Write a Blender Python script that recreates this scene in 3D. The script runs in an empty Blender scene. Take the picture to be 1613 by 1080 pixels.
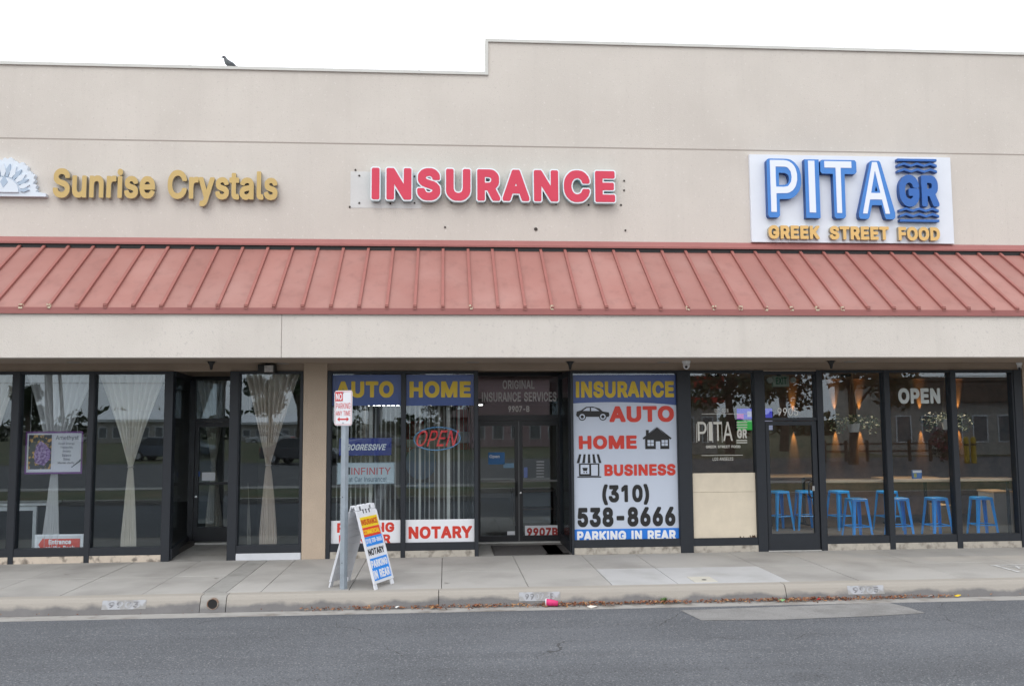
import bpy, bmesh, math, random
from mathutils import Vector, Matrix
random.seed(7)
S = bpy.context.scene
COL = S.collection
# ------------------------------------------------------------------ camera
F, YAW, PITCH, ROLL = 1427.478, 0.07379, 0.08617, -0.00592
CX, CD, CZ = 6.93547, 15.05073, 2.18356
W_ = Vector((math.sin(YAW)*math.cos(PITCH), math.cos(YAW)*math.cos(PITCH), math.sin(PITCH)))
R0 = Vector((math.cos(YAW), -math.sin(YAW), 0)); U0 = R0.cross(W_)
R_ = math.cos(ROLL)*R0 + math.sin(ROLL)*U0
U_ = -math.sin(ROLL)*R0 + math.cos(ROLL)*U0
CAM = Vector((CX, -CD, CZ))
cd = bpy.data.cameras.new('camera'); cam = bpy.data.objects.new('camera', cd); COL.objects.link(cam)
cd.sensor_fit = 'HORIZONTAL'; cd.sensor_width = 36; cd.lens = F/1613*36; cd.clip_end = 3000; cd.clip_start = .1
M = Matrix((R_, U_, -W_)).transposed().to_4x4(); M.translation = CAM
cam.matrix_world = M
S.camera = cam
S.render.resolution_x, S.render.resolution_y = 1024, 685
# ------------------------------------------------------------------ sky, sun, exposure (overcast)
SUN_EL, SUN_AZ = 52, 205
wd = bpy.data.worlds.new('World'); S.world = wd; wd.use_nodes = True
nt = wd.node_tree; nt.nodes.clear()
sky = nt.nodes.new('ShaderNodeTexSky'); sky.sky_type = 'NISHITA'; sky.sun_disc = False
sky.sun_elevation = math.radians(SUN_EL); sky.sun_rotation = math.radians(SUN_AZ)
sky.air_density = 1.0; sky.dust_density = 4.0
mx = nt.nodes.new('ShaderNodeMixRGB'); mx.inputs[0].default_value = .88; mx.inputs[2].default_value = (17.5, 17.9, 18.6, 1)
bg = nt.nodes.new('ShaderNodeBackground'); bg.inputs[1].default_value = .1
wo = nt.nodes.new('ShaderNodeOutputWorld')
nt.links.new(sky.outputs[0], mx.inputs[1]); nt.links.new(mx.outputs[0], bg.inputs[0]); nt.links.new(bg.outputs[0], wo.inputs[0])
sl = bpy.data.lights.new('sun', 'SUN'); sl.energy = .9; sl.angle = math.radians(35); sl.color = (1, .97, .92)
so = bpy.data.objects.new('sun', sl); COL.objects.link(so)
az, el = math.radians(SUN_AZ), math.radians(SUN_EL)
sd = Vector((math.sin(az)*math.cos(el), math.cos(az)*math.cos(el), math.sin(el)))
so.rotation_euler = sd.to_track_quat('Z', 'Y').to_euler()
so.location = (0, -20, 30)
S.view_settings.view_transform = 'Standard'; S.view_settings.look = 'None'
S.view_settings.exposure = 0; S.view_settings.gamma = 1; S.view_settings.use_curve_mapping = False
S.render.engine = 'CYCLES'
S.cycles.max_bounces = 8; S.cycles.transparent_max_bounces = 24; S.cycles.glossy_bounces = 4
S.cycles.sample_clamp_indirect = 4; S.cycles.caustics_reflective = False; S.cycles.caustics_refractive = False

# ------------------------------------------------------------------ helpers
def ray(px, py): return W_ + R_*((px-806.5)/F) + U_*((540-py)/F)
def Y(px, py, y):                       # point of the photograph on the plane at depth y
    d = ray(px, py); return CAM + d*((y+CD)/d.y)
def G(px, py, z=0):                     # point on a level plane
    d = ray(px, py); return CAM + d*((z-CZ)/d.z)
def RF(px, py, y0):                     # what is mirrored in the glass, y0 metres out from it
    p = Y(px, py, y0); return Vector((p.x, -y0, p.z))
def B(xl, yt, xr, yb, y):               # x0,x1,z0,z1
    cx, cy = (xl+xr)/2, (yt+yb)/2
    return Y(xl, cy, y).x, Y(xr, cy, y).x, Y(cx, yb, y).z, Y(cx, yt, y).z
def lin(c):
    c = c/255; return c/12.92 if c <= .04045 else ((c+.055)/1.055)**2.4
def C(r, g, b): return (lin(r), lin(g), lin(b))

ORG = {}
class MB:
    def __init__(s): s.v = []; s.f = []
    def poly(s, pts): n = len(s.v); s.v += [tuple(p) for p in pts]; s.f.append(tuple(range(n, n+len(pts)))); return s
    def box(s, x0, x1, y0, y1, z0, z1):
        n = len(s.v)
        s.v += [(x0,y0,z0),(x1,y0,z0),(x1,y1,z0),(x0,y1,z0),(x0,y0,z1),(x1,y0,z1),(x1,y1,z1),(x0,y1,z1)]
        s.f += [tuple(n+i for i in q) for q in ((0,3,2,1),(4,5,6,7),(0,1,5,4),(1,2,6,5),(2,3,7,6),(3,0,4,7))]
        return s
    def prism(s, pts, y0, y1):          # pts (x,z) counter-clockwise seen from -y; y0 front
        n = len(s.v); k = len(pts)
        s.v += [(p[0], y0, p[1]) for p in pts] + [(p[0], y1, p[1]) for p in pts]
        s.f.append(tuple(range(n, n+k))); s.f.append(tuple(n+k+i for i in reversed(range(k))))
        for i in range(k):
            j = (i+1) % k; s.f.append((n+j, n+i, n+k+i, n+k+j))
        return s
    def xprism(s, pts, x0, x1):         # profile (y,z) swept along x
        n = len(s.v); k = len(pts)
        s.v += [(x0, p[0], p[1]) for p in pts] + [(x1, p[0], p[1]) for p in pts]
        s.f.append(tuple(n+i for i in reversed(range(k)))); s.f.append(tuple(range(n+k, n+2*k)))
        for i in range(k):
            j = (i+1) % k; s.f.append((n+i, n+j, n+k+j, n+k+i))
        return s
    def tube(s, pts, rad, seg=10, caps=True):
        pts = [Vector(p) for p in pts]; n0 = len(s.v)
        rads = rad if isinstance(rad, (list, tuple)) else [rad]*len(pts)
        for i, p in enumerate(pts):
            t = (pts[min(i+1, len(pts)-1)] - pts[max(i-1, 0)]).normalized()
            a = t.orthogonal().normalized() if i == 0 else (a - t*a.dot(t)).normalized()
            b = t.cross(a)
            for k in range(seg):
                th = 2*math.pi*k/seg
                s.v.append(tuple(p + (a*math.cos(th) + b*math.sin(th))*rads[i]))
        for i in range(len(pts)-1):
            for k in range(seg):
                k2 = (k+1) % seg
                s.f.append((n0+i*seg+k, n0+i*seg+k2, n0+(i+1)*seg+k2, n0+(i+1)*seg+k))
        if caps:
            s.f.append(tuple(n0+k for k in reversed(range(seg)))); s.f.append(tuple(n0+(len(pts)-1)*seg+k for k in range(seg)))
        return s
    def lathe(s, prof, c=(0,0,0), seg=16):   # prof (r,z)
        n0 = len(s.v)
        for r, z in prof:
            for k in range(seg):
                th = 2*math.pi*k/seg; s.v.append((c[0]+r*math.cos(th), c[1]+r*math.sin(th), c[2]+z))
        for i in range(len(prof)-1):
            for k in range(seg):
                k2 = (k+1) % seg; s.f.append((n0+i*seg+k, n0+i*seg+k2, n0+(i+1)*seg+k2, n0+(i+1)*seg+k))
        s.f.append(tuple(n0+k for k in reversed(range(seg)))); s.f.append(tuple(n0+(len(prof)-1)*seg+k for k in range(seg)))
        return s
    def ring(s, x0, x1, z0, z1, wl, wr, wb, wt, y0, y1):
        s.box(x0, x0+wl, y0, y1, z0, z1); s.box(x1-wr, x1, y0, y1, z0, z1)
        s.box(x0+wl, x1-wr, y0, y1, z0, z0+wb); s.box(x0+wl, x1-wr, y0, y1, z1-wt, z1); return s
    def build(s, name, m, parent=None, smooth=False, bevel=0):
        me = bpy.data.meshes.new(name)
        o = ORG.get(parent.name, Vector()) if parent else Vector()
        me.from_pydata([(x-o.x, y-o.y, z-o.z) for x, y, z in s.v], [], s.f)
        me.materials.append(m); 
        if smooth: me.polygons.foreach_set('use_smooth', [True]*len(me.polygons))
        me.update()
        ob = bpy.data.objects.new(name, me); COL.objects.link(ob)
        if parent: ob.parent = parent; ORG[ob.name] = o
        if bevel:
            b = ob.modifiers.new('bevel', 'BEVEL'); b.width = bevel; b.segments = 2; b.limit_method = 'ANGLE'
        return ob
def tag(o, label, cat, group=None, kind=None):
    if label: o['label'] = label
    if cat: o['category'] = cat
    if group: o['group'] = group
    if kind: o['kind'] = kind
    return o
def thing(name, loc, label, cat, group=None, rz=0, local=False):
    o = bpy.data.objects.new(name, None); COL.objects.link(o); o.location = loc; o.rotation_euler = (0, 0, rz)
    o.empty_display_size = .1
    ORG[o.name] = Vector() if local else Vector(loc)
    return tag(o, label, cat, group)
def struct(o): o['kind'] = 'structure'; return o
def copy_tree(o, parent=None):
    c = o.copy(); COL.objects.link(c); c.parent = parent
    for ch in o.children: copy_tree(ch, c)
    return c

# text: a flat-front lettering mesh in the unit square, mapped to a frame
TXT = {}; DIM = {}
# letter outlines (thousandths of an em), four weights
GL = [{'!':(196,'48,42 63,6 98,-8 133,6 147,42 133,75 98,90 63,75;59,497 63,162 65,157 68,156 128,156 132,162 135,512 63,513 61,512'),'(':(274,'85,205 89,145 99,85 117,25 135,-24 150,-56 175,-100 235,-100 240,-95 191,20 165,111 155,205 166,315 195,427 239,535 240,540 235,543 175,543 134,455 127,440 97,325'),')':(274,'33,540 78,427 103,333 108,310 118,205 109,115 85,30 33,-95 38,-100 98,-100 118,-66 148,2 168,60 180,115 188,205 177,320 146,440 101,540 98,543 93,543 38,543'),'-':(453,'110,244 110,189 115,184 335,184 340,186 341,189 341,244 335,247 115,248'),'.':(188,'46,42 59,7 96,-8 131,6 145,42 131,75 96,91 61,77'),'0':(453,'44,254 45,224 51,164 65,114 79,80 108,39 124,24 154,5 189,-7 229,-11 264,-7 284,-1 299,5 329,24 354,49 374,80 396,139 405,189 408,224 408,279 402,344 386,399 364,445 351,464 329,484 299,504 264,516 244,518 224,520 189,516 159,506 146,499 124,484 104,465 79,428 57,369 48,319;113,254 119,329 127,364 142,399 163,429 184,446 204,453 229,457 249,453 269,446 284,435 299,419 312,399 326,364 334,329 340,254 334,179 326,144 317,119 299,89 289,79 264,62 249,56 229,54 199,58 179,67 164,79 154,89 142,109 127,144 119,179'),'1':(453,'82,426 82,356 87,354 208,441 208,1 212,-4 277,-4 280,1 280,16 279,511 277,513 197,513 84,431'),'2':(453,'60,46 60,1 65,-4 390,-4 393,1 393,56 390,61 165,61 165,66 173,76 275,182 325,238 340,257 375,316 385,371 382,401 375,426 365,446 346,471 330,486 310,499 275,512 255,517 225,520 195,517 169,511 145,501 115,482 98,466 81,441 70,416 64,391 62,361 65,358 130,359 143,411 167,436 175,444 225,456 270,446 300,421 305,416 316,371 308,331 280,286 62,51'),'3':(453,'40,134 44,104 53,79 72,49 105,19 160,-3 185,-8 220,-11 250,-9 280,-2 312,9 336,24 358,44 375,66 387,89 395,119 397,144 395,174 387,199 375,224 359,244 337,264 312,279 280,290 233,294 239,304 376,459 375,511 360,513 70,513 66,509 66,454 70,448 270,448 275,448 279,444 155,303 153,299 153,249 155,244 230,242 270,232 312,194 325,144 310,94 275,66 220,54 165,64 130,89 110,136 45,136'),'4':(453,'36,156 36,106 41,101 276,101 278,86 278,1 281,-4 341,-4 346,-2 347,96 351,101 411,101 416,103 417,106 416,166 351,167 347,171 346,321 279,321 278,181 276,168 131,167 121,167 117,171 296,475 314,506 314,511 311,513 246,513 244,511 56,194'),'5':(453,'56,129 61,98 81,56 96,38 120,19 141,7 166,-3 191,-9 221,-11 276,-2 311,11 336,30 356,50 373,74 386,104 390,124 395,164 382,234 351,284 296,325 231,337 176,329 141,309 139,314 156,447 366,448 370,454 370,509 366,513 96,513 92,509 63,254 66,249 126,242 131,243 169,264 216,273 271,259 310,219 313,209 324,164 309,104 271,67 221,54 176,63 168,69 141,92 126,130 121,134 61,134'),'6':(453,'60,164 62,129 65,114 70,97 85,65 115,29 140,12 165,0 195,-8 225,-11 280,-2 317,14 338,29 356,49 370,69 383,99 390,124 392,154 390,194 382,219 369,249 360,262 339,284 320,297 295,307 265,316 235,318 189,309 315,491 325,507 325,511 250,512 245,506 130,337 90,271 76,239;129,159 141,209 150,221 175,247 225,261 275,248 280,244 310,211 323,159 311,104 285,75 275,66 225,52 175,68 145,100 140,110'),'7':(453,'58,511 58,451 63,448 313,448 317,446 93,1 98,-4 163,-4 168,-2 178,16 394,446 395,511 383,513 63,513'),'8':(453,'48,134 50,109 58,84 68,64 88,39 113,19 142,4 163,-3 193,-9 228,-11 258,-9 288,-3 328,13 347,24 368,43 390,74 402,109 405,134 393,189 385,204 354,244 312,264 315,269 323,272 348,289 368,315 377,334 383,354 386,379 383,404 375,434 358,461 333,486 303,504 273,514 228,520 198,518 168,511 138,498 116,484 88,454 75,429 69,404 66,379 69,354 76,329 98,295 110,284 136,269 141,264 98,244 63,199;119,139 135,189 168,217 173,220 228,231 283,218 318,187 333,139 320,94 308,84 283,64 228,54 168,64 133,93;138,374 150,419 177,444 228,456 273,446 303,419 315,374 304,334 273,304 228,294 178,305 148,334'),'9':(453,'60,351 62,321 69,291 75,276 95,244 115,225 135,210 170,196 220,191 255,198 260,196 126,1 130,-4 200,-4 205,0 320,168 355,224 370,253 377,271 393,346 389,386 383,411 372,436 355,461 335,482 310,498 285,510 255,517 225,520 195,517 170,511 140,497 117,481 100,464 83,441 69,411 62,381;129,351 143,406 160,426 180,444 225,456 275,443 283,436 310,406 323,351 310,296 282,266 275,260 225,247 175,261 150,288 141,301'),'A':(480,'12,1 17,-4 87,-4 137,137 252,138 342,137 392,-2 397,-4 462,-4 467,1 292,478 277,513 202,513 197,511;161,206 237,423 242,421 318,206 312,203 252,202 177,203 167,203'),'B':(457,'56,511 56,1 61,-4 246,-4 286,-2 316,4 346,14 367,26 391,48 412,81 420,111 422,136 416,181 405,206 366,248 330,261 323,266 361,285 389,316 391,321 401,371 400,396 394,421 379,451 356,477 331,494 301,506 276,511 241,513 61,513;128,146 130,226 246,227 306,212 339,181 351,136 349,116 341,98 326,82 306,70 281,64 246,61 131,61 129,71;129,291 129,446 131,448 241,448 271,445 291,439 310,426 322,411 329,391 332,371 320,331 286,299 236,288 131,289'),'C':(510,'36,254 37,224 41,194 55,139 71,104 84,84 108,54 126,38 166,11 216,-6 266,-11 341,1 406,36 451,88 476,156 476,162 471,164 406,164 384,114 354,84 314,64 261,57 236,60 211,67 191,77 166,95 144,119 126,153 114,189 108,229 108,279 116,329 127,359 151,397 181,425 211,442 236,449 266,452 311,446 356,424 384,394 406,344 471,344 476,346 477,349 452,419 406,473 341,508 266,520 216,514 176,501 151,489 123,469 91,435 66,394 49,349 37,284'),'D':(503,'56,511 56,1 61,-4 246,-3 301,6 331,17 361,33 396,60 422,91 447,141 461,196 466,256 461,316 448,366 421,419 390,456 370,471 347,486 306,502 281,508 226,513 61,513;128,406 129,446 131,448 211,448 256,445 291,437 316,426 347,401 369,371 386,329 393,296 395,256 393,216 386,181 375,151 367,136 344,106 316,84 286,72 251,63 216,61 131,61 129,71'),'E':(419,'56,511 56,1 61,-4 376,-4 379,1 379,31 379,56 376,61 131,61 129,71 128,186 129,221 131,225 356,225 358,231 359,286 356,290 351,290 131,289 129,296 128,396 129,446 131,448 371,448 376,451 376,511 371,513 61,513'),'F':(410,'56,511 56,1 61,-4 126,-4 129,1 130,216 346,217 350,221 350,236 350,276 346,282 131,282 129,301 129,446 131,448 371,448 373,451 373,511 361,513 61,513'),'G':(521,'36,254 37,224 46,169 65,114 83,84 107,54 136,30 151,19 198,-1 246,-10 281,-10 311,-7 337,-1 376,14 411,37 436,62 456,92 470,124 479,159 482,199 482,254 481,259 476,260 280,259 279,199 281,196 406,195 409,194 410,189 404,149 392,124 378,104 363,89 343,74 311,63 271,56 241,59 211,67 191,77 162,99 144,119 128,149 118,174 110,214 107,254 110,294 116,329 130,364 144,389 161,409 195,434 236,449 261,452 314,444 356,422 385,389 406,346 476,346 478,349 476,354 451,420 403,474 341,508 266,520 241,518 191,508 150,489 127,474 91,436 65,394 46,339 37,284'),'H':(517,'56,511 56,1 61,-4 126,-4 129,1 129,226 131,228 386,228 388,226 388,1 391,-4 456,-4 461,1 461,511 456,513 391,513 389,511 388,296 386,293 316,293 131,293 129,296 128,511 126,513 61,513'),'I':(190,'58,511 58,1 63,-4 128,-4 132,1 132,6 132,506 131,511 128,513 63,513'),'K':(467,'56,511 56,1 61,-4 126,-4 129,1 130,166 196,237 201,234 371,-4 451,-4 453,1 451,5 250,286 251,291 261,303 451,506 452,511 436,513 361,512 171,306 131,258 128,261 128,286 128,511 126,513 61,513'),'L':(393,'56,511 56,1 61,-4 361,-4 365,1 365,46 365,56 361,61 131,61 129,71 128,511 126,513 61,513'),'M':(629,'56,511 56,1 61,-4 121,-4 126,1 126,326 124,396 126,404 181,251 281,1 286,-4 341,-4 346,0 349,6 451,266 494,386 500,396 501,406 500,1 501,-2 506,-4 566,-4 571,-2 571,512 476,513 473,511 351,196 316,89 311,96 291,161 271,214 156,511 151,513 61,513'),'N':(524,'56,511 56,1 61,-4 126,-4 129,1 129,291 126,412 196,292 381,1 386,-4 461,-4 466,-2 466,512 411,513 395,511 395,156 398,106 396,101 361,162 139,511 136,513 61,513'),'O':(534,'36,254 37,224 41,194 55,139 71,104 101,62 126,38 166,11 216,-6 266,-11 291,-10 316,-6 366,10 403,34 439,69 468,114 486,164 495,219 497,254 492,314 478,369 461,406 431,449 391,484 352,504 311,515 266,520 216,514 171,499 151,489 126,471 99,444 71,404 55,369 41,314 37,284;107,254 110,294 118,334 130,364 141,384 166,414 191,432 236,449 266,452 296,449 321,443 346,430 372,409 396,379 416,331 424,294 426,254 424,214 416,177 403,144 389,119 361,90 346,79 321,66 296,59 266,57 236,59 211,67 180,84 162,99 139,129 130,144 116,179 110,214'),'P':(445,'56,511 56,1 61,-4 126,-4 129,1 130,181 271,184 306,191 346,211 376,238 389,256 398,276 411,316 411,376 396,426 381,451 366,467 349,481 306,503 271,510 236,513 61,513;128,341 129,446 131,448 256,447 276,443 294,436 328,401 340,346 329,296 296,261 281,252 231,246 131,246 129,256'),'Q':(534,'36,253 41,193 55,138 66,113 86,80 101,62 120,43 146,23 166,11 201,-2 241,-10 296,-9 316,-6 356,6 396,-48 401,-52 466,-52 471,-50 471,-45 409,38 438,68 466,110 486,163 496,223 497,253 496,283 490,323 478,368 468,393 456,415 441,438 426,455 386,488 341,508 296,517 266,520 216,514 191,507 146,486 106,453 90,433 68,398 57,373 47,343 37,283;107,253 109,293 117,333 131,367 146,391 164,413 186,430 211,441 241,450 266,452 296,449 321,443 346,430 366,415 390,388 404,363 416,333 424,293 426,238 424,213 418,183 406,149 397,133 388,118 371,98 366,96 364,98 316,162 246,163 241,158 309,68 311,63 296,59 266,57 231,61 196,74 162,98 133,138 120,168 110,213'),'R':(449,'56,511 56,1 61,-4 126,-4 129,1 129,191 136,194 221,194 241,194 245,191 351,-4 426,-4 431,-2 431,4 320,206 356,227 381,250 394,271 403,291 411,321 413,351 411,381 405,406 393,436 380,456 361,474 336,492 306,504 271,510 236,513 61,513;128,341 129,446 131,448 256,448 296,436 331,401 341,351 329,301 296,271 281,264 246,259 131,259 129,261'),'S':(447,'34,137 38,107 47,82 59,60 74,42 104,17 154,-5 209,-12 269,-9 294,-4 324,7 354,24 369,37 395,72 403,87 410,112 411,142 397,202 364,239 316,267 219,295 169,312 134,337 126,347 121,357 119,377 134,416 165,442 174,446 224,455 254,452 279,445 299,434 319,417 328,402 334,375 404,375 402,402 394,427 380,452 369,464 344,486 326,497 289,512 259,518 224,520 194,518 164,512 118,492 90,472 70,447 59,428 50,397 48,372 52,342 63,312 84,285 109,266 137,252 179,236 289,203 328,177 341,137 324,94 284,64 224,53 169,62 129,89 126,92 108,137 104,141 39,141'),'T':(449,'28,511 28,451 33,448 183,448 189,446 189,1 193,-4 258,-4 261,1 261,16 261,446 263,448 418,448 421,451 420,511 418,513 33,513'),'U':(518,'56,508 56,173 59,138 67,108 81,78 101,51 134,23 151,12 173,3 216,-9 261,-12 301,-9 336,-1 366,12 383,23 416,51 436,77 450,108 458,138 461,173 461,508 456,513 391,513 389,508 389,188 388,173 372,113 351,87 322,68 286,57 251,55 231,57 209,63 181,77 166,88 152,103 136,133 128,158 128,188 128,508 126,513 61,513'),'V':(480,'12,511 199,1 202,-4 277,-4 282,0 302,53 467,511 462,513 391,511 272,166 242,67 212,162 88,511 72,513 17,513'),'W':(687,'12,511 152,-2 157,-4 232,-4 235,1 322,321 342,410 452,-2 457,-4 532,-4 666,481 673,506 672,513 602,513 600,511 492,85 465,201 382,513 307,513 302,511 222,206 197,99 192,90 167,196 85,511 82,513 17,513'),'Y':(472,'12,511 32,475 200,206 199,1 202,-4 267,-4 272,1 272,206 452,496 459,511 447,513 382,513 377,511 277,347 247,294 237,271 197,344 94,511 92,513 17,513'),'a':(390,'26,107 31,72 45,42 91,2 161,-13 216,-3 256,23 271,43 274,37 274,-3 339,-3 341,2 341,252 336,292 326,322 286,364 241,383 211,386 191,387 131,379 76,349 40,297 37,292 41,287 101,270 121,298 151,319 196,327 236,319 256,302 264,292 272,257 264,242 257,237 231,230 131,216 76,197 39,162;97,107 107,137 136,155 176,164 231,172 272,182 272,137 260,97 226,63 171,49 131,56 106,74'),'b':(425,'49,508 49,-2 54,-4 114,-4 116,8 115,43 119,50 141,23 169,1 179,-2 229,-12 264,-9 297,3 314,12 335,28 357,53 374,83 384,113 393,173 392,228 384,266 372,298 353,328 317,363 289,378 259,386 209,387 169,376 134,349 119,327 118,508 114,513 54,513;117,188 130,263 164,310 179,318 199,324 219,326 239,325 261,318 277,308 312,258 324,188 313,123 309,114 275,68 259,58 229,51 189,55 165,68 149,81 129,116'),'c':(396,'30,188 35,138 50,88 67,58 95,28 115,12 140,1 175,-9 205,-12 260,-5 310,19 324,33 345,55 367,103 365,105 305,121 300,118 290,93 273,73 240,55 205,50 170,57 150,67 112,118 108,138 100,188 113,258 149,308 165,317 185,324 205,326 240,321 268,308 286,288 300,260 305,258 362,273 366,278 340,328 305,360 268,378 260,381 205,388 175,386 150,380 114,363 89,343 67,318 53,293 41,263 36,238'),'d':(425,'30,188 35,133 40,113 51,83 75,44 90,28 110,12 138,-2 165,-10 195,-12 255,1 290,28 305,49 309,43 310,-3 375,-3 375,511 370,513 310,513 307,508 307,333 305,327 290,349 255,376 240,382 215,387 195,388 165,386 135,378 110,365 90,348 71,328 60,311 39,263 32,228;100,188 112,258 148,308 170,321 185,326 205,326 225,325 245,318 260,310 275,296 296,263 308,188 295,116 288,98 275,80 245,59 225,53 195,52 165,58 149,68 132,83 113,118'),'e':(404,'30,188 35,138 41,113 55,78 67,58 90,31 115,12 145,-1 175,-9 210,-12 285,1 339,38 368,88 368,93 365,95 305,109 283,78 260,61 250,56 210,50 155,64 140,73 125,89 113,108 106,128 102,153 102,163 105,165 370,165 375,168 374,228 370,253 360,285 322,343 265,378 205,388 170,386 133,373 110,360 90,344 70,322 50,288 33,228;104,228 113,268 150,311 175,322 205,326 235,322 260,311 294,268 302,228 295,225 225,225 110,225'),'f':(254,'2,381 2,326 7,323 62,323 77,321 77,1 82,-4 142,-4 146,1 146,16 146,321 152,324 227,323 232,326 232,381 227,383 152,383 147,384 147,436 149,446 157,458 167,465 192,470 217,468 227,464 230,466 247,521 242,525 222,531 187,534 132,522 95,491 83,471 78,451 77,386 72,383 7,383'),'g':(425,'30,190 32,155 39,120 53,85 85,42 110,24 135,11 165,3 195,1 245,10 255,13 286,35 305,60 307,55 307,0 304,-35 295,-55 280,-72 260,-83 235,-91 205,-93 170,-87 155,-84 127,-65 100,-37 50,-65 47,-70 80,-113 135,-144 205,-155 290,-140 320,-125 339,-110 351,-95 366,-70 374,-40 376,-10 375,382 310,382 309,335 305,330 290,350 255,377 215,385 195,388 165,386 135,377 110,365 75,331 50,292 39,265 34,240;100,195 113,260 149,310 165,318 185,325 225,324 245,318 260,310 297,260 308,195 297,125 263,80 245,70 230,65 205,63 170,68 147,80 113,125'),'h':(410,'49,511 49,1 54,-4 114,-4 118,1 118,226 129,278 164,314 209,325 234,322 254,314 264,307 279,290 288,266 292,221 292,1 294,-4 359,-4 361,1 361,241 355,291 342,326 319,356 299,371 259,386 229,388 199,386 160,371 129,347 119,331 117,511 114,513 54,513'),'i':(167,'49,371 49,1 52,-4 112,-4 117,-2 118,1 118,381 52,383 50,381;37,481 52,451 82,439 115,451 130,481 117,514 82,528 52,516'),'k':(381,'49,511 49,1 54,-4 114,-4 118,1 118,136 121,141 154,171 289,-1 294,-4 374,-4 376,1 374,4 206,216 363,376 364,381 344,383 284,383 281,381 119,216 117,511 114,513 54,513'),'l':(190,'49,509 49,84 51,59 59,34 74,15 89,4 109,-3 129,-5 169,-4 184,1 185,4 174,54 169,58 164,54 159,57 149,55 124,64 118,99 118,509 114,513 54,513'),'m':(610,'49,381 49,1 54,-4 114,-4 118,1 118,236 129,286 159,316 199,326 234,320 249,310 261,296 268,281 271,246 270,1 274,-4 334,-4 339,1 339,246 348,286 376,316 419,326 439,325 464,315 482,296 489,278 492,256 492,1 494,-4 559,-4 561,1 561,256 558,286 554,306 544,331 529,351 514,366 499,376 439,389 379,378 334,346 319,318 308,341 287,366 269,379 244,387 219,390 169,378 131,351 119,327 116,331 116,376 114,383 54,383'),'n':(410,'49,381 49,1 54,-4 114,-4 118,1 118,226 129,278 164,314 209,325 234,322 254,314 264,307 279,290 288,266 292,221 292,1 294,-4 359,-4 361,1 361,241 359,271 353,301 345,321 329,345 319,356 299,371 274,381 254,387 204,386 174,378 151,366 129,347 119,331 116,336 116,376 114,383 54,383'),'o':(416,'30,188 33,148 41,113 52,83 75,48 90,32 114,13 140,1 175,-9 205,-12 240,-9 275,1 300,12 327,33 348,58 365,88 374,113 382,148 385,188 382,228 374,263 365,288 348,318 327,343 300,364 275,376 240,386 205,388 175,386 140,376 114,363 90,344 75,328 53,293 41,263 36,238;100,188 113,258 149,308 165,317 185,324 205,326 230,324 250,317 266,308 302,258 315,188 302,118 266,68 245,57 205,50 170,57 149,68 112,118'),'p':(425,'49,378 49,-142 54,-147 114,-147 118,-142 119,50 134,29 169,2 179,-2 229,-12 264,-9 289,-1 314,12 335,28 349,43 374,83 384,113 392,153 394,188 392,228 384,265 374,293 359,320 335,348 317,363 289,378 259,386 229,388 209,387 189,383 169,376 152,363 134,349 119,327 116,333 116,378 114,383 54,383;117,188 130,263 164,310 179,318 199,324 219,326 239,325 261,318 277,308 312,258 324,188 313,123 309,114 275,68 259,58 229,51 189,55 165,68 149,81 129,116'),'q':(425,'30,188 35,133 40,113 51,83 75,44 90,28 110,12 138,-2 165,-10 195,-12 255,1 290,28 305,50 307,28 307,-142 310,-147 370,-147 375,-145 375,381 370,383 315,383 310,381 309,338 305,329 290,349 260,373 252,378 225,386 195,388 165,386 135,378 110,365 90,348 71,328 53,298 40,265 35,243;100,188 112,258 148,308 170,321 185,326 205,326 225,325 245,318 260,310 275,296 296,263 308,188 295,116 288,98 275,80 245,59 225,53 195,52 165,58 149,68 132,83 113,118'),'r':(260,'49,381 49,1 54,-4 114,-4 118,1 118,6 118,236 129,281 164,312 209,322 244,318 247,321 246,386 244,388 214,389 189,387 169,381 151,371 139,361 119,339 116,346 114,383 54,383'),'s':(365,'32,93 52,49 62,33 112,-1 187,-11 262,2 287,17 302,29 327,63 333,83 335,108 332,133 324,153 314,168 287,191 262,204 172,227 127,246 113,278 113,288 127,308 142,319 157,326 187,329 212,327 240,313 267,273 327,287 327,293 301,343 257,375 192,387 182,387 112,373 62,335 52,316 45,293 43,273 46,248 54,228 72,203 87,191 117,176 212,151 250,133 264,103 257,78 242,66 227,57 207,51 182,49 157,50 127,63 117,71 105,88 97,110 92,110 37,98'),'t':(228,'2,377 2,327 7,323 57,323 59,322 61,317 61,92 64,62 72,42 87,21 97,13 112,3 137,-5 167,-8 192,-7 212,-2 217,2 204,57 167,53 142,59 130,97 130,112 131,322 202,323 207,325 207,382 132,383 130,392 130,472 127,475 82,475 67,474 61,472 61,387 57,383 7,383 4,382'),'u':(410,'49,381 50,111 59,73 79,36 100,16 129,0 159,-7 184,-9 209,-7 234,1 255,11 279,31 289,45 294,41 294,1 299,-4 359,-4 361,1 361,381 349,383 299,383 292,381 292,156 280,101 247,66 199,54 174,57 154,66 139,79 127,96 120,116 118,156 117,381 114,383 54,383'),'x':(379,'17,1 22,-4 92,-4 147,76 187,143 192,141 197,134 232,75 282,0 287,-4 357,-4 362,1 230,191 355,376 355,381 352,383 282,383 279,381 231,311 192,243 187,247 147,314 102,383 37,383 25,381 32,367 149,196'),'y':(390,'13,381 158,1 147,-34 128,-70 103,-85 63,-82 57,-84 43,-139 48,-143 58,-146 93,-149 143,-138 181,-109 203,-68 358,333 375,381 363,383 313,383 301,381 228,179 198,86 193,81 168,160 88,381 83,383 18,383'),},
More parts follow.
